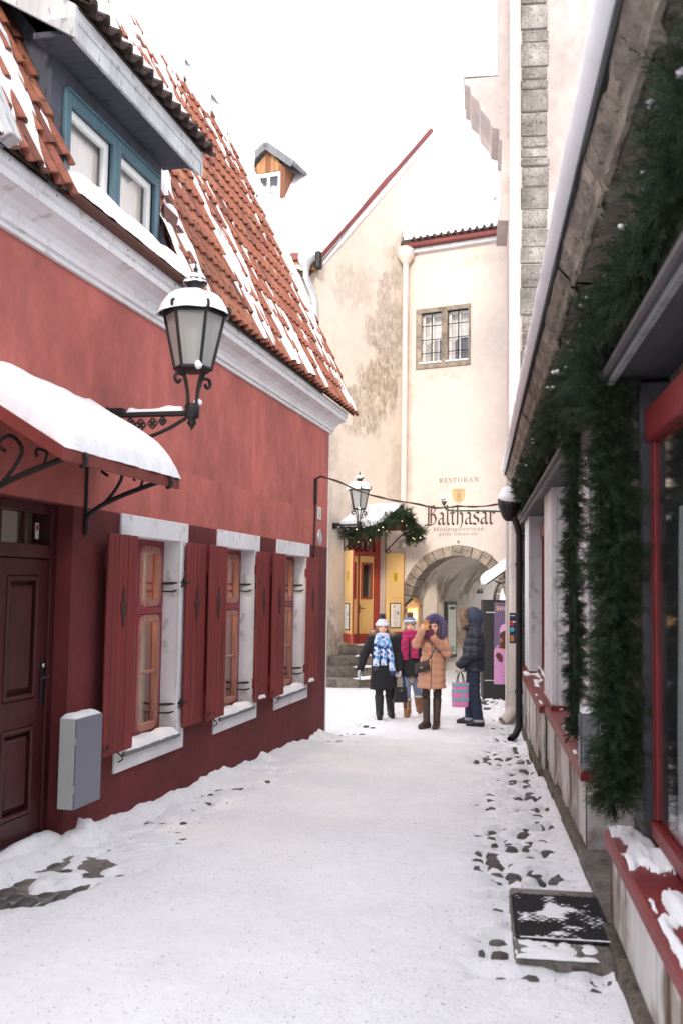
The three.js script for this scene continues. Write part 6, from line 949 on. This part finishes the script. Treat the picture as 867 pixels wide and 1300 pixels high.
function fur(list, n, len, m, parent, name = 'fur_trim', flat = 0) {   // hair round a path of [point, radius]
  const P = []; for (let i = 0; i < n; i++) { const u = rnd() * (list.length - 1), k = Math.floor(u), t = u - k, a = list[k], b = list[Math.min(k + 1, list.length - 1)], c = V(...a[0]).lerp(V(...b[0]), t), r = lerp(a[1], b[1], t), d = V(rr(-1, 1), rr(-1, 1), rr(-1, 1)).normalize(), s = V(rr(-1, 1), rr(-1, 1), rr(-1, 1)).cross(d).normalize().multiplyScalar(0.0035), p = c.clone().addScaledVector(d, r * 0.6), q = c.clone().addScaledVector(d, r + len * rr(0.6, 1.2)).add(V(0, -len * 0.35, 0)); P.push(...p.clone().add(s).toArray(), ...p.clone().sub(s).toArray(), ...q.toArray()); }
  const g = new THREE.BufferGeometry(); g.setAttribute('position', new THREE.BufferAttribute(new Float32Array(P), 3)); g.computeVertexNormals(); const core = union(list.slice(0, -1).map((a, i) => cap(a[0], list[i + 1][0], a[1] * 0.85, list[i + 1][1] * 0.85)), 0.02), [lo, hi] = bounds(list.map((q) => q[0]), 0.1);
  return part(name, [sdfGeo(core, lo, hi, 0.012), plain(g)], m, parent);
}
function person(label, pos, turn, S) {
  const t = thing('person', label, 'person', null, [pos[0], snowLevel(pos[0], pos[1]) - 0.006, -pos[1]], undefined, turn), J = S.j;
  // one continuous body under the clothes
  const limbs = [ell([J.chest[0], J.chest[1], J.chest[2]], [0.13, 0.17, 0.085]), cap(J.chest, J.hip, 0.1, 0.115), cap(J.chest, J.neck, 0.07, 0.05), cap(J.neck, [J.head[0], J.head[1] - 0.03, J.head[2] - 0.01], 0.046, 0.05)];
  for (const s of ['L', 'R']) limbs.push(cap(J.chest, J['sh' + s], 0.06, 0.05), cap(J['sh' + s], J['el' + s], 0.043, 0.035), cap(J['el' + s], J['wr' + s], 0.034, 0.024), cap(J.hip, J['kn' + s], 0.075, 0.05), cap(J['kn' + s], J['an' + s], 0.048, 0.034), cap(J['an' + s], J['toe' + s], 0.03, 0.022));
  const all = Object.values(J).filter((q) => Array.isArray(q)), [lo, hi] = bounds(all, 0.13), geos = [sdfGeo(union(limbs, 0.035), lo, hi, 0.018)];
  { const [a, b] = bounds([J.head], 0.15); geos.push(sdfGeo(head(J.head, S.look ?? 0), a, b, 0.0055)); }
  const gl = {};
  for (const s of ['L', 'R']) { const h = S['hand' + s]; if (!h) continue; const [f, pts] = hand(J['wr' + s], h.dir, h.palm, h.thumb, h.curl); const [a, b] = bounds(pts, 0.03), u = union(f, 0.008); geos.push(sdfGeo(u, a, b, 0.005)); if (S.gloves?.[s]) gl[s] = sdfGeo((x, y, z) => u(x, y, z) - 0.005, a, b, 0.0055); }
  part('body', geos, SKIN, t);
  for (const s in gl) part('glove', gl[s], S.gloves[s], t);
  const L = (o) => { const a = S.look ?? 0, ct = Math.cos(a), st = Math.sin(a); return [J.head[0] + o[0] * ct + o[2] * st, J.head[1] + o[1], J.head[2] - o[0] * st + o[2] * ct]; };
  if (S.face !== false) { part('eyes', [ball(...L([0.031, 0.008, 0.080]), 0.0125, 0.0085, 0.008, 8), ball(...L([-0.031, 0.008, 0.080]), 0.0125, 0.0085, 0.008, 8)], PUPIL, t); part('eyebrows', [cyl(V(...L([0.016, 0.028, 0.094])), V(...L([0.048, 0.028, 0.083])), 0.005, 0.003, 5), cyl(V(...L([-0.016, 0.028, 0.094])), V(...L([-0.048, 0.028, 0.083])), 0.005, 0.003, 5)], S.hairMat ?? PUPIL, t); part('lips', [ball(...L([0, -0.061, 0.087]), 0.022, 0.0075, 0.008, 8)], LIP, t); }
  // trousers and boots
  const leg = (s, r0, r1, r2) => [cap(J.hip, J['kn' + s], r0, r1), cap(J['kn' + s], J['an' + s], r1, r2)];
  const hipY = J.hip[1]; for (const s of ['L', 'R']) { const hx = [J.hip[0] + (J['kn' + s][0] - J.hip[0]) * 0.55 + (s === 'L' ? -0.035 : 0.035), hipY - 0.02, J.hip[2]]; J['hp' + s] = hx; }
  { const f = union([...['L', 'R'].flatMap((s) => [cap(J['hp' + s], J['kn' + s], S.thigh ?? 0.085, S.knee ?? 0.062), cap(J['kn' + s], J['an' + s], S.knee ?? 0.062, S.cuff ?? 0.052)]), ell(J.hip, [0.15, 0.12, 0.11])], 0.02), w = (x, y, z) => Math.max(f(x, y, z) + (S.creases ?? 0.004) * Math.sin(y * 70 + x * 25) * (0.5 + 0.5 * Math.sin(y * 23)), y - hipY - 0.1, (S.legStop ?? 0.05) - y), [a, b] = bounds([J.hip, J.knL, J.knR, J.anL, J.anR, J.hpL, J.hpR], 0.15); part(S.legName ?? 'trousers', sdfGeo(w, a, b, 0.014), S.legs, t); }
  for (const s of ['L', 'R']) { const an = J['an' + s], toe = J['toe' + s], kn = J['kn' + s], top = lerp(0, 1, S.boot.h), mid = [lerp(an[0], kn[0], top), lerp(an[1], kn[1], top), lerp(an[2], kn[2], top)], heel = [an[0] - (toe[0] - an[0]) * 0.3, toe[1] + 0.005, an[2] - (toe[2] - an[2]) * 0.3], f = union([cap(an, mid, S.boot.r, S.boot.R), cap(an, heel, S.boot.r * 0.95, 0.038), cap(heel, toe, 0.04, 0.036), cap([lerp(an[0], toe[0], 0.4), lerp(an[1], toe[1], 0.3), lerp(an[2], toe[2], 0.4)], toe, S.boot.r * 0.85, 0.034)], 0.025), base = toe[1] - 0.034, [a, b] = bounds([an, toe, heel, mid], 0.08), n = [mid[0] - an[0], mid[1] - an[1], mid[2] - an[2]], nl = Math.hypot(...n); const bt = part('boot', sdfGeo((x, y, z) => Math.max(f(x, y, z), base - y, ((x - mid[0]) * n[0] + (y - mid[1]) * n[1] + (z - mid[2]) * n[2]) / nl), a, b, 0.0095), S.boot.m, t); if (S.boot.trim) part('boot_cuff', [tube(Array.from({ length: 9 }, (_, i) => [mid[0] + Math.cos(i / 8 * 6.283) * S.boot.R, mid[1] + 0.005, mid[2] + Math.sin(i / 8 * 6.283) * S.boot.R]), 0.016, 20, 6), cbox(an[0] - 0.008, an[0] + 0.008, an[1], mid[1], an[2] + S.boot.r * 0.8, an[2] + S.boot.r + 0.012, 0.004)], S.boot.trim, bt); part('sole', sdfGeo((x, y, z) => Math.max(f(x, y, z) - 0.004, y - base - 0.012, base - 0.012 - y), a, b, 0.0085), S.boot.sole ?? M.dark, bt); }
  // coat with sleeves
  { const c = S.coat, body = rings(c.rings), fs = [body]; const slv = []; for (const s of ['L', 'R']) slv.push(cap(J['sh' + s], J['el' + s], c.arm[0], c.arm[1]), cap(J['el' + s], J['wr' + s], c.arm[1], c.arm[2])); slv.push(cap(J.shL, J.shR, c.arm[0] * 0.96, c.arm[0] * 0.96)); const all2 = union([...fs, ...slv], c.k ?? 0.035), q = c.quilt ?? 0, per = c.per ?? 0.1;
    const f = (x, y, z) => { let d = all2(x, y, z); if (q) { const ph = y / per + 0.12 * Math.sin(x * 9), w = Math.abs(Math.sin(ph * Math.PI)); d -= q * (Math.pow(w, 0.55) - 0.6) * (y > (c.flatAbove ?? 9) ? 0.3 : 1); } d += 0.005 * Math.sin(x * 31 + y * 13) * Math.sin(y * 19 + z * 27); return Math.max(d, S.coat.hem - y - 0.0); }; const [a, b] = bounds([...c.rings.flatMap((r) => [[(r[3] ?? 0) - r[1], r[0], (r[4] ?? 0) - r[2]], [(r[3] ?? 0) + r[1], r[0], (r[4] ?? 0) + r[2]]]), J.shL, J.shR, J.elL, J.elR, J.wrL, J.wrR], 0.14); part('coat', sdfGeo(f, a, b, 0.0125), c.m, t); }
  S.extra?.(t, J, L);
  return t;
}
const scarfTex = canvasTex(64, 256, (c) => { c.fillStyle = '#b9c3dd'; c.fillRect(0, 0, 64, 256); for (let i = 0; i < 34; i++) { c.fillStyle = ['#3c86c8', '#26397c', '#c9d2e6', '#4b94d0'][i % 4]; c.beginPath(); c.ellipse(64 * hash(i, 1), 256 * hash(i, 2), 3 + 13 * hash(i, 3), 5 + 16 * hash(i, 4), hash(i, 5) * 3, 0, 7); c.fill(); } });
const strip = (pts, w, th) => { const cv = new THREE.CatmullRomCurve3(pts.map((p) => V(...p))), n = 24, g = []; const q = sheet(8, n, (u, v) => { const p = cv.getPointAt(v), a = (u - 0.5) * w; return [p.x + a, p.y, p.z + th * Math.cos((u - 0.5) * Math.PI) + 0.006 * Math.sin(v * 22 + u * 5)]; }), r = sheet(8, n, (u, v) => { const p = cv.getPointAt(v), a = (u - 0.5) * w; return [p.x + a, p.y, p.z - 0.012]; }); for (const s of [q, r]) { const uv = new Float32Array(s.attributes.position.count * 2); for (let i = 0; i < uv.length / 2; i++) { uv[i * 2] = (i % 9) / 8; uv[i * 2 + 1] = Math.floor(i / 9) / n; } s.setAttribute('uv', new THREE.BufferAttribute(uv, 2)); } return mergeGeometries([plain(q), plain(r)]); };
const BLACK = cloth(0.009, 0.0085, 0.012), HAIR = mat(0.09, 0.045, 0.025, { rough: 0.6 }), furTan = mat(0.36, 0.25, 0.17, { rough: 1 }), furPale = mat(0.62, 0.54, 0.46, { rough: 1 });
const beanie = (t, c, m, m2, pom, stripe) => { const f = (x, y, z) => Math.max(ell([c[0], c[1] + 0.03, c[2] - 0.012], [0.098, 0.112, 0.112])(x, y, z), c[1] + 0.032 - y + 0.25 * (c[2] - z) * -0.3), h = part('knit_hat', sdfGeo(f, [c[0] - 0.13, c[1] - 0.02, c[2] - 0.15], [c[0] + 0.13, c[1] + 0.17, c[2] + 0.13], 0.008), m, t); const band = (y, r, rr2, mm) => { const q = new THREE.TorusGeometry(r, rr2, 8, 28); q.rotateX(Math.PI / 2); q.scale(0.9, 1.5, 1.02); q.translate(c[0], y, c[2] - 0.012); part('band', plain(q), mm, h); }; band(c[1] + 0.045, 0.106, 0.014, m2); if (stripe) { band(c[1] + 0.078, 0.1, 0.008, stripe[0]); band(c[1] + 0.1, 0.092, 0.008, stripe[1]); } fur([[[c[0], c[1] + 0.165, c[2] - 0.01], 0.045], [[c[0] + 0.005, c[1] + 0.175, c[2] - 0.01], 0.045]], 500, 0.022, pom, t, 'pompom'); };

// woman in a black coat with a blue scarf
person('woman in long black coat, pale beanie and blue patterned scarf, arm held out', [0.72, 15.5], 0.05, {
  j: { head: [-0.06, 1.415, 0.03], neck: [-0.055, 1.27, 0], chest: [-0.045, 1.12, -0.01], hip: [-0.03, 0.80, 0], shL: [-0.215, 1.215, -0.01], shR: [0.125, 1.215, -0.01], elL: [-0.335, 0.98, -0.02], elR: [0.195, 0.97, -0.03], wrL: [-0.40, 0.775, 0.06], wrR: [0.21, 0.775, 0.06], knL: [-0.10, 0.45, 0.06], knR: [0.06, 0.45, 0.02], anL: [-0.09, 0.09, 0.06], anR: [0.10, 0.13, -0.13], toeL: [-0.105, 0.04, 0.2], toeR: [0.115, 0.055, 0.0] },
  handL: { dir: [-0.25, -0.9, 0.3], palm: [0.9, -0.2, 0.2], thumb: -1, curl: 0.5 }, handR: { dir: [0.05, -1, 0.15], palm: [-0.9, 0, 0.1], thumb: 1, curl: 1.5 }, gloves: { L: cloth(0.42, 0.42, 0.48), R: cloth(0.42, 0.42, 0.48) },
  look: 0.05, hairMat: HAIR, legs: cloth(0.012, 0.012, 0.014), thigh: 0.08, knee: 0.062, cuff: 0.05, boot: { h: 0.78, r: 0.056, R: 0.074, m: cloth(0.012, 0.012, 0.013, 0.7) },
  coat: { m: BLACK, hem: 0.455, rings: [[0.44, 0.215, 0.17, -0.03], [0.62, 0.2, 0.155, -0.03], [0.9, 0.175, 0.13, -0.04], [1.12, 0.185, 0.125, -0.045], [1.24, 0.15, 0.1, -0.05], [1.285, 0.07, 0.07, -0.055]], arm: [0.078, 0.068, 0.058] },
  extra(t, J) {
    const h = J.head; part('hair', sdfGeo((x, y, z) => Math.max(ell([h[0], h[1] - 0.03, h[2] - 0.03], [0.098, 0.125, 0.1])(x, y, z), -(ell([h[0], h[1] - 0.03, h[2] + 0.1], [0.068, 0.12, 0.1])(x, y, z))), [h[0] - 0.13, h[1] - 0.2, h[2] - 0.17], [h[0] + 0.13, h[1] + 0.14, h[2] + 0.1], 0.009), mat(0.2, 0.1, 0.05), t);
    beanie(t, h, cloth(0.52, 0.55, 0.68), cloth(0.6, 0.62, 0.72), mat(0.05, 0.05, 0.09, { rough: 1 }));
    fur([[[h[0] - 0.15, 1.345, 0.06], 0.045], [[h[0] - 0.13, 1.31, -0.08], 0.05], [[h[0], 1.33, -0.13], 0.06], [[h[0] + 0.13, 1.31, -0.08], 0.05], [[h[0] + 0.15, 1.345, 0.06], 0.045]], 1500, 0.045, furTan, t, 'fur_collar');
    const sm = new THREE.MeshStandardMaterial({ map: scarfTex, roughness: 0.95 }), s = mesh('scarf', mergeGeometries([strip([[h[0] - 0.05, 1.3, 0.1], [h[0] - 0.08, 1.22, 0.135], [h[0] - 0.09, 1.05, 0.15], [h[0] - 0.105, 0.83, 0.16]], 0.1, 0.03), strip([[h[0] + 0.05, 1.3, 0.1], [h[0] + 0.08, 1.2, 0.135], [h[0] + 0.12, 1.0, 0.15], [h[0] + 0.15, 0.76, 0.165]], 0.09, 0.03), strip([[h[0], 1.25, 0.12], [h[0] + 0.015, 1.1, 0.14], [h[0] + 0.02, 0.84, 0.15]], 0.09, 0.02), plain(new THREE.TorusGeometry(0.085, 0.036, 10, 26)).rotateX(1.35).translate(h[0], 1.285, 0.03)]), sm, t);
    fur([[[h[0] - 0.105, 0.82, 0.165], 0.02], [[h[0] - 0.1, 0.8, 0.165], 0.02]], 90, 0.05, mat(0.1, 0.1, 0.15), s, 'fringe'); fur([[[h[0] + 0.15, 0.75, 0.17], 0.02], [[h[0] + 0.15, 0.73, 0.17], 0.02]], 90, 0.05, mat(0.08, 0.1, 0.25), s, 'fringe');
  },
});
// woman behind with a magenta scarf
person('woman with magenta scarf, striped bobble hat, jeans and brown boots', [1.12, 15.85], -0.05, {
  j: { head: [0, 1.44, 0.03], neck: [0, 1.29, 0], chest: [0, 1.14, -0.01], hip: [0.02, 0.82, 0], shL: [-0.17, 1.235, -0.01], shR: [0.17, 1.235, -0.01], elL: [-0.235, 0.99, -0.03], elR: [0.235, 0.99, -0.03], wrL: [-0.19, 0.8, 0.1], wrR: [0.19, 0.8, 0.1], knL: [-0.05, 0.46, 0.06], knR: [0.12, 0.46, 0.0], anL: [-0.03, 0.09, 0.07], anR: [0.16, 0.16, -0.15], toeL: [-0.05, 0.04, 0.21], toeR: [0.17, 0.08, -0.03] },
  handL: { dir: [0.2, -0.8, 0.3], palm: [0.8, 0, -0.3], thumb: -1, curl: 0.8 }, handR: { dir: [-0.2, -0.8, 0.3], palm: [-0.8, 0, -0.3], thumb: 1, curl: 0.8 }, gloves: { L: BLACK, R: BLACK },
  legs: cloth(0.16, 0.21, 0.33), legName: 'jeans', thigh: 0.088, knee: 0.066, cuff: 0.056, boot: { h: 0.5, r: 0.058, R: 0.07, m: cloth(0.24, 0.105, 0.05, 0.7), trim: furPale, sole: mat(0.4, 0.32, 0.25) }, hairMat: HAIR,
  coat: { m: cloth(0.015, 0.014, 0.019), hem: 0.64, rings: [[0.62, 0.2, 0.165], [0.9, 0.185, 0.14], [1.13, 0.18, 0.125], [1.255, 0.145, 0.1], [1.30, 0.07, 0.07]], arm: [0.078, 0.07, 0.06] },
  extra(t, J) {
    const h = J.head, g = cloth(0.36, 0.02, 0.10); beanie(t, h, cloth(0.12, 0.16, 0.27), cloth(0.24, 0.23, 0.23), mat(0.12, 0.08, 0.07, { rough: 1 }), [cloth(0.7, 0.72, 0.76), cloth(0.1, 0.16, 0.32)]);
    for (const s of [-1, 1]) fur([[[h[0] + s * 0.09, h[1] + 0.06, h[2] + 0.02], 0.022], [[h[0] + s * 0.1, h[1] - 0.06, h[2] + 0.02], 0.025]], 260, 0.025, furPale, t, 'ear_flap_fur');
    part('scarf', [plain(new THREE.TorusGeometry(0.09, 0.045, 10, 26)).rotateX(1.35).translate(h[0], 1.31, 0.02), plain(new THREE.TorusGeometry(0.1, 0.042, 10, 26)).rotateX(1.5).translate(h[0], 1.26, 0.03), strip([[-0.05, 1.28, 0.12], [-0.08, 1.2, 0.15], [-0.085, 1.05, 0.155], [-0.09, 0.9, 0.16]], 0.12, 0.03), strip([[0.05, 1.28, 0.12], [0.06, 1.18, 0.15], [0.07, 1.05, 0.155], [0.075, 0.93, 0.16]], 0.12, 0.03)], g, t);
  },
});
// woman in the pink-tan quilted coat, photographing
person('woman in pink-tan quilted coat and purple fur hood holding up a phone', [1.34, 14.55], 0.0, {
  j: { head: [0.045, 1.475, 0.02], neck: [0.035, 1.33, -0.01], chest: [0.02, 1.19, -0.02], hip: [0.02, 0.88, 0], shL: [-0.135, 1.275, -0.01], shR: [0.175, 1.275, -0.02], elL: [-0.225, 1.235, 0.22], elR: [0.225, 1.10, 0.10], wrL: [-0.165, 1.43, 0.36], wrR: [0.0, 1.335, 0.30], knL: [-0.075, 0.50, 0.03], knR: [0.095, 0.50, 0.0], anL: [-0.06, 0.09, 0.02], anR: [0.085, 0.09, 0.02], toeL: [-0.155, 0.04, 0.12], toeR: [0.04, 0.04, 0.17] },
  handL: { dir: [0.45, 0.85, 0.1], palm: [0.6, 0.1, -0.5], thumb: 1, curl: 0.9 }, handR: { dir: [-0.75, 0.6, 0.2], palm: [0.2, 0.3, -0.9], thumb: -1, curl: 0.7 }, gloves: { R: cloth(0.12, 0.02, 0.06) },
  look: -0.35, face: true, hairMat: HAIR, legs: cloth(0.03, 0.02, 0.017), legName: 'leggings', thigh: 0.08, knee: 0.058, cuff: 0.042, boot: { h: 0.85, r: 0.048, R: 0.064, m: mat(0.055, 0.028, 0.02, { rough: 0.55 }) },
  coat: { m: cloth(0.50, 0.25, 0.165, 0.6), hem: 0.585, quilt: 0.016, per: 0.095, flatAbove: 1.2, rings: [[0.57, 0.205, 0.165, 0.01], [0.75, 0.195, 0.155, 0.012], [0.95, 0.175, 0.135, 0.015], [1.12, 0.145, 0.11, 0.02], [1.22, 0.165, 0.115, 0.02], [1.31, 0.13, 0.095, 0.025], [1.36, 0.07, 0.07, 0.03]], arm: [0.075, 0.066, 0.052] },
  extra(t, J) {
    const h = J.head; part('hair', sdfGeo(union([cap([h[0] - 0.075, h[1] + 0.02, h[2] + 0.03], [h[0] - 0.05, h[1] - 0.17, h[2] + 0.09], 0.032, 0.03), cap([h[0] + 0.075, h[1] + 0.02, h[2] + 0.03], [h[0] + 0.05, h[1] - 0.2, h[2] + 0.09], 0.03, 0.028), ell([h[0], h[1] + 0.05, h[2] - 0.02], [0.09, 0.085, 0.1])], 0.03), [h[0] - 0.15, h[1] - 0.26, h[2] - 0.16], [h[0] + 0.15, h[1] + 0.16, h[2] + 0.16], 0.01), mat(0.05, 0.022, 0.018, { rough: 0.6 }), t);
    part('hood', sdfGeo((x, y, z) => Math.max(ell([h[0] + 0.01, h[1] - 0.01, h[2] - 0.06], [0.15, 0.2, 0.15])(x, y, z), -ell([h[0], h[1] - 0.02, h[2] + 0.08], [0.115, 0.16, 0.16])(x, y, z)), [h[0] - 0.2, h[1] - 0.25, h[2] - 0.25], [h[0] + 0.2, h[1] + 0.22, h[2] + 0.12], 0.011), cloth(0.50, 0.25, 0.14, 0.6), t);
    const pts = []; for (let i = 0; i <= 14; i++) { const a = -0.95 + (i / 14) * (Math.PI + 1.9); pts.push([[h[0] + 0.128 * Math.cos(a), h[1] - 0.01 + 0.17 * Math.sin(a), h[2] + 0.045], 0.032]); } fur(pts, 3400, 0.05, mat(0.16, 0.135, 0.27, { rough: 1 }), t, 'fur_trim');
    fur([[[h[0] + 0.15, h[1] + 0.06, h[2] - 0.03], 0.03], [[h[0] + 0.16, h[1] - 0.06, h[2] - 0.04], 0.03], [[h[0] + 0.14, h[1] - 0.15, h[2] - 0.04], 0.03]], 500, 0.03, mat(0.42, 0.22, 0.1, { rough: 1 }), t, 'fur_trim');
    part('belt', [plain(new THREE.TorusGeometry(0.142, 0.014, 6, 30)).rotateX(Math.PI / 2).scale(1.0, 1.6, 0.78).translate(0.02, 1.125, 0)], cloth(0.42, 0.2, 0.14, 0.6), t); part('buckle', cbox(0.035, 0.075, 1.10, 1.15, 0.11, 0.125, 0.004), M.chrome, t); part('zip', [tube([[0.0, 1.3, 0.115], [0.0, 1.12, 0.118], [-0.01, 0.9, 0.16], [-0.015, 0.6, 0.175]], 0.005, 20, 4)], M.rustIron, t);
    part('bag_strap', [tube([[0.16, 1.3, -0.02], [0.1, 1.24, 0.1], [-0.02, 1.05, 0.13], [-0.09, 0.95, 0.19]], 0.007, 24, 5)], M.dark, t);
  },
});
// man turned away in a navy quilted jacket
person('tall man in hooded navy quilted jacket and dark jeans, seen from behind', [2.02, 14.95], -1.75, {
  j: { head: [0, 1.60, 0.05], neck: [0, 1.44, 0], chest: [0, 1.27, -0.02], hip: [0, 0.92, 0], shL: [-0.2, 1.38, -0.02], shR: [0.2, 1.38, -0.02], elL: [-0.27, 1.1, -0.04], elR: [0.27, 1.1, -0.02], wrL: [-0.25, 0.9, 0.14], wrR: [0.2, 0.92, 0.19], knL: [-0.1, 0.49, 0.05], knR: [0.09, 0.49, -0.01], anL: [-0.1, 0.09, 0.06], anR: [0.1, 0.09, -0.08], toeL: [-0.11, 0.04, 0.22], toeR: [0.13, 0.04, 0.07] },
  handL: { dir: [0.05, -0.95, 0.2], palm: [0.9, 0, 0.1], thumb: -1, curl: 1.3 }, handR: { dir: [-0.1, -0.9, 0.3], palm: [-0.9, 0, 0.1], thumb: 1, curl: 0.9 }, gloves: { L: cloth(0.55, 0.5, 0.45), R: cloth(0.55, 0.5, 0.45) },
  legs: cloth(0.022, 0.028, 0.06), legName: 'jeans', thigh: 0.105, knee: 0.085, cuff: 0.075, creases: 0.007, legStop: 0.07, boot: { h: 0.16, r: 0.052, R: 0.06, m: mat(0.014, 0.014, 0.018, { rough: 0.5 }) }, hairMat: HAIR,
  coat: { m: cloth(0.012, 0.015, 0.034, 0.55), hem: 0.82, quilt: 0.018, per: 0.11, rings: [[0.8, 0.21, 0.165, 0, 0], [1.0, 0.225, 0.17, 0, 0], [1.25, 0.225, 0.16, 0, -0.01], [1.38, 0.19, 0.13, 0, -0.01], [1.46, 0.11, 0.11, 0, 0.01], [1.52, 0.09, 0.1, 0, 0.03]], arm: [0.098, 0.09, 0.068] },
  extra(t, J) {
    const h = J.head; part('hood', sdfGeo((x, y, z) => Math.max(union([ell([h[0], h[1] + 0.01, h[2] - 0.035], [0.132, 0.165, 0.16]), ell([h[0], h[1] - 0.14, h[2] - 0.03], [0.13, 0.08, 0.13])], 0.05)(x, y, z), -ell([h[0], h[1] - 0.02, h[2] + 0.14], [0.1, 0.14, 0.12])(x, y, z)), [h[0] - 0.18, h[1] - 0.25, h[2] - 0.24], [h[0] + 0.18, h[1] + 0.22, h[2] + 0.16], 0.011), cloth(0.03, 0.038, 0.075, 0.7), t);
    const pts = []; for (let i = 0; i <= 14; i++) { const a = -0.9 + (i / 14) * (Math.PI + 1.8); pts.push([[h[0] + 0.112 * Math.cos(a), h[1] - 0.01 + 0.145 * Math.sin(a), h[2] + 0.1 + 0.02 * Math.sin(a * 3)], 0.036]); } fur(pts, 3600, 0.06, furTan, t, 'fur_trim');
    part('collar', [plain(new THREE.TorusGeometry(0.11, 0.045, 10, 24)).rotateX(1.5).translate(0, 1.46, 0.05)], cloth(0.012, 0.014, 0.028, 0.6), t);
    for (const [a, k] of [[J.anL, 0], [J.anR, 1]]) part('turned_cuff', [plain(new THREE.TorusGeometry(0.076, 0.014, 8, 22)).rotateX(Math.PI / 2).scale(1, 1.6, 1).translate(a[0], a[1] + 0.0, a[2])], cloth(0.3, 0.32, 0.36), t);
  },
});
// ---------- what they carry ----------
{
  const b = thing('handbag', 'black leather handbag hanging from the hand of the woman in black', 'handbag', null, [0.72 + 0.225, snowLevel(0.72, 15.5) + 0.26, -15.5 + 0.05], undefined, 0.3);
  part('bag', [slab([[-0.12, 0], [0.12, 0], [0.1, 0.24], [-0.1, 0.24]], -0.055, 0.055, [], 0.02)], mat(0.016, 0.015, 0.018, { rough: 0.45 }), b); for (const z of [-0.03, 0.03]) part('handle', [tube([[-0.07, 0.22, z], [-0.06, 0.36, z * 0.5], [0, 0.43, 0], [0.06, 0.36, z * 0.5], [0.07, 0.22, z]], 0.009, 24, 6)], M.dark, b); part('clasp', cbox(-0.015, 0.015, 0.17, 0.2, 0.055, 0.066, 0.003), M.chrome, b);
  const s = thing('shoulder_bag', 'small black quilted shoulder bag at the hip of the woman with the phone', 'handbag', null, [1.34 - 0.12, snowLevel(1.34, 14.55) + 0.82, -14.55 + 0.205], undefined, -0.15);
  part('bag', slab([[-0.13, 0.0], [0.1, 0.02], [0.11, 0.16], [-0.1, 0.14]], -0.045, 0.045, [], 0.02).rotateZ(0.25), mat(0.02, 0.015, 0.014, { rough: 0.4 }), s); part('flap', slab([[-0.105, 0.07], [0.105, 0.09], [0.11, 0.165], [-0.1, 0.15]], 0.046, 0.058, [], 0.005).rotateZ(0.25), mat(0.05, 0.03, 0.025, { rough: 0.4 }), s); part('clasp', cbox(-0.03, 0.0, 0.07, 0.09, 0.058, 0.066, 0.002).rotateZ(0.25), M.chrome, s);
  const p = thing('phone', 'phone in an orange case held up in front of a face', 'phone', null, [1.34 - 0.105, snowLevel(1.34, 14.55) + 1.505, -14.55 + 0.385], undefined, 0.15); part('case', slab(rectP(-0.036, 0.036, -0.07, 0.07), -0.006, 0.006, [], 0.003), mat(0.55, 0.24, 0.05, { rough: 0.5 }), p); part('lens', cyl(V(0.018, 0.05, 0.006), V(0.018, 0.05, 0.009), 0.008, 0.008, 12), M.dark, p);
  const k = thing('shopping_bag', 'pink and turquoise striped shopping bag beside the man', 'shopping bag', null, [2.02 - 0.215, snowLevel(1.8, 14.95) + 0.27, -14.95 + 0.12], undefined, 0.25), PK = mat(0.62, 0.2, 0.42, { rough: 0.6 }), TQ = mat(0.08, 0.45, 0.45, { rough: 0.6 });
  const wob = (y0, y1, m, nm, e) => part(nm, sdfGeo((x, y, z) => Math.max(Math.pow(Math.pow(Math.abs(x) / (0.125 + e - 0.1 * Math.pow(y - 0.2, 2)), 4) + Math.pow(Math.abs(z) / (0.07 + e), 4), 0.25) * 0.07 - 0.07 + 0.002 * Math.sin(x * 60 + y * 30), y0 - y, y - y1), [-0.16, y0 - 0.02, -0.1], [0.16, y1 + 0.02, 0.1], 0.009), m, k);
  wob(0, 0.36, PK, 'bag', 0); for (const y of [0.09, 0.22, 0.31]) wob(y, y + 0.04, TQ, 'stripe', 0.004); part('spot', cyl(V(0.02, 0.17, 0.07), V(0.02, 0.17, 0.076), 0.022, 0.022, 14), TQ, k); part('handle', [tube([[-0.05, 0.35, 0.03], [-0.04, 0.44, 0.02], [0, 0.52, 0], [0.04, 0.44, 0.02], [0.05, 0.35, 0.03]], 0.007, 20, 5), tube([[-0.05, 0.35, -0.03], [-0.04, 0.44, -0.02], [0, 0.52, 0], [0.04, 0.44, -0.02], [0.05, 0.35, -0.03]], 0.007, 20, 5)], M.dark, k);
}

// ---------- the house that closes the lane behind the viewer: it shades the near street ----------
{
  const t = thing('rear_house', 'plain grey gabled house closing the lane behind the viewer', 'house', null, [0, 0, 12]);
  const holes = []; for (const y of [1, 4, 6.8]) for (const x of [-9, -6, -3, 0, 3, 6, 9]) holes.push(rectP(x - 0.55, x + 0.55, y, y + 1.6));
  part('wall', slab(rectP(-12, 12, -1, 9.6), 0, 0.4, holes), mat(0.5, 0.47, 0.43, { map: withRep(T.plaster, 3) }), t);
  for (const h of holes) { const w = part('window', slab(h, 0.08, 0.16, [rectP(h[0][0] + 0.08, h[1][0] - 0.08, h[0][1] + 0.08, h[2][1] - 0.08)]), M.whitePaint, t); part('pane', slab(rectP(h[0][0] + 0.08, h[1][0] - 0.08, h[0][1] + 0.08, h[2][1] - 0.08), 0.11, 0.12), M.greyBox, w); }
  part('roof', sweepX([[-0.4, 9.5], [-0.4, 9.62], [4, 13.2], [8.4, 9.6], [8.4, 9.5], [4, 13]], -12.2, 12.2), M.snowClean, t);
}

renderer.render(scene, camera);
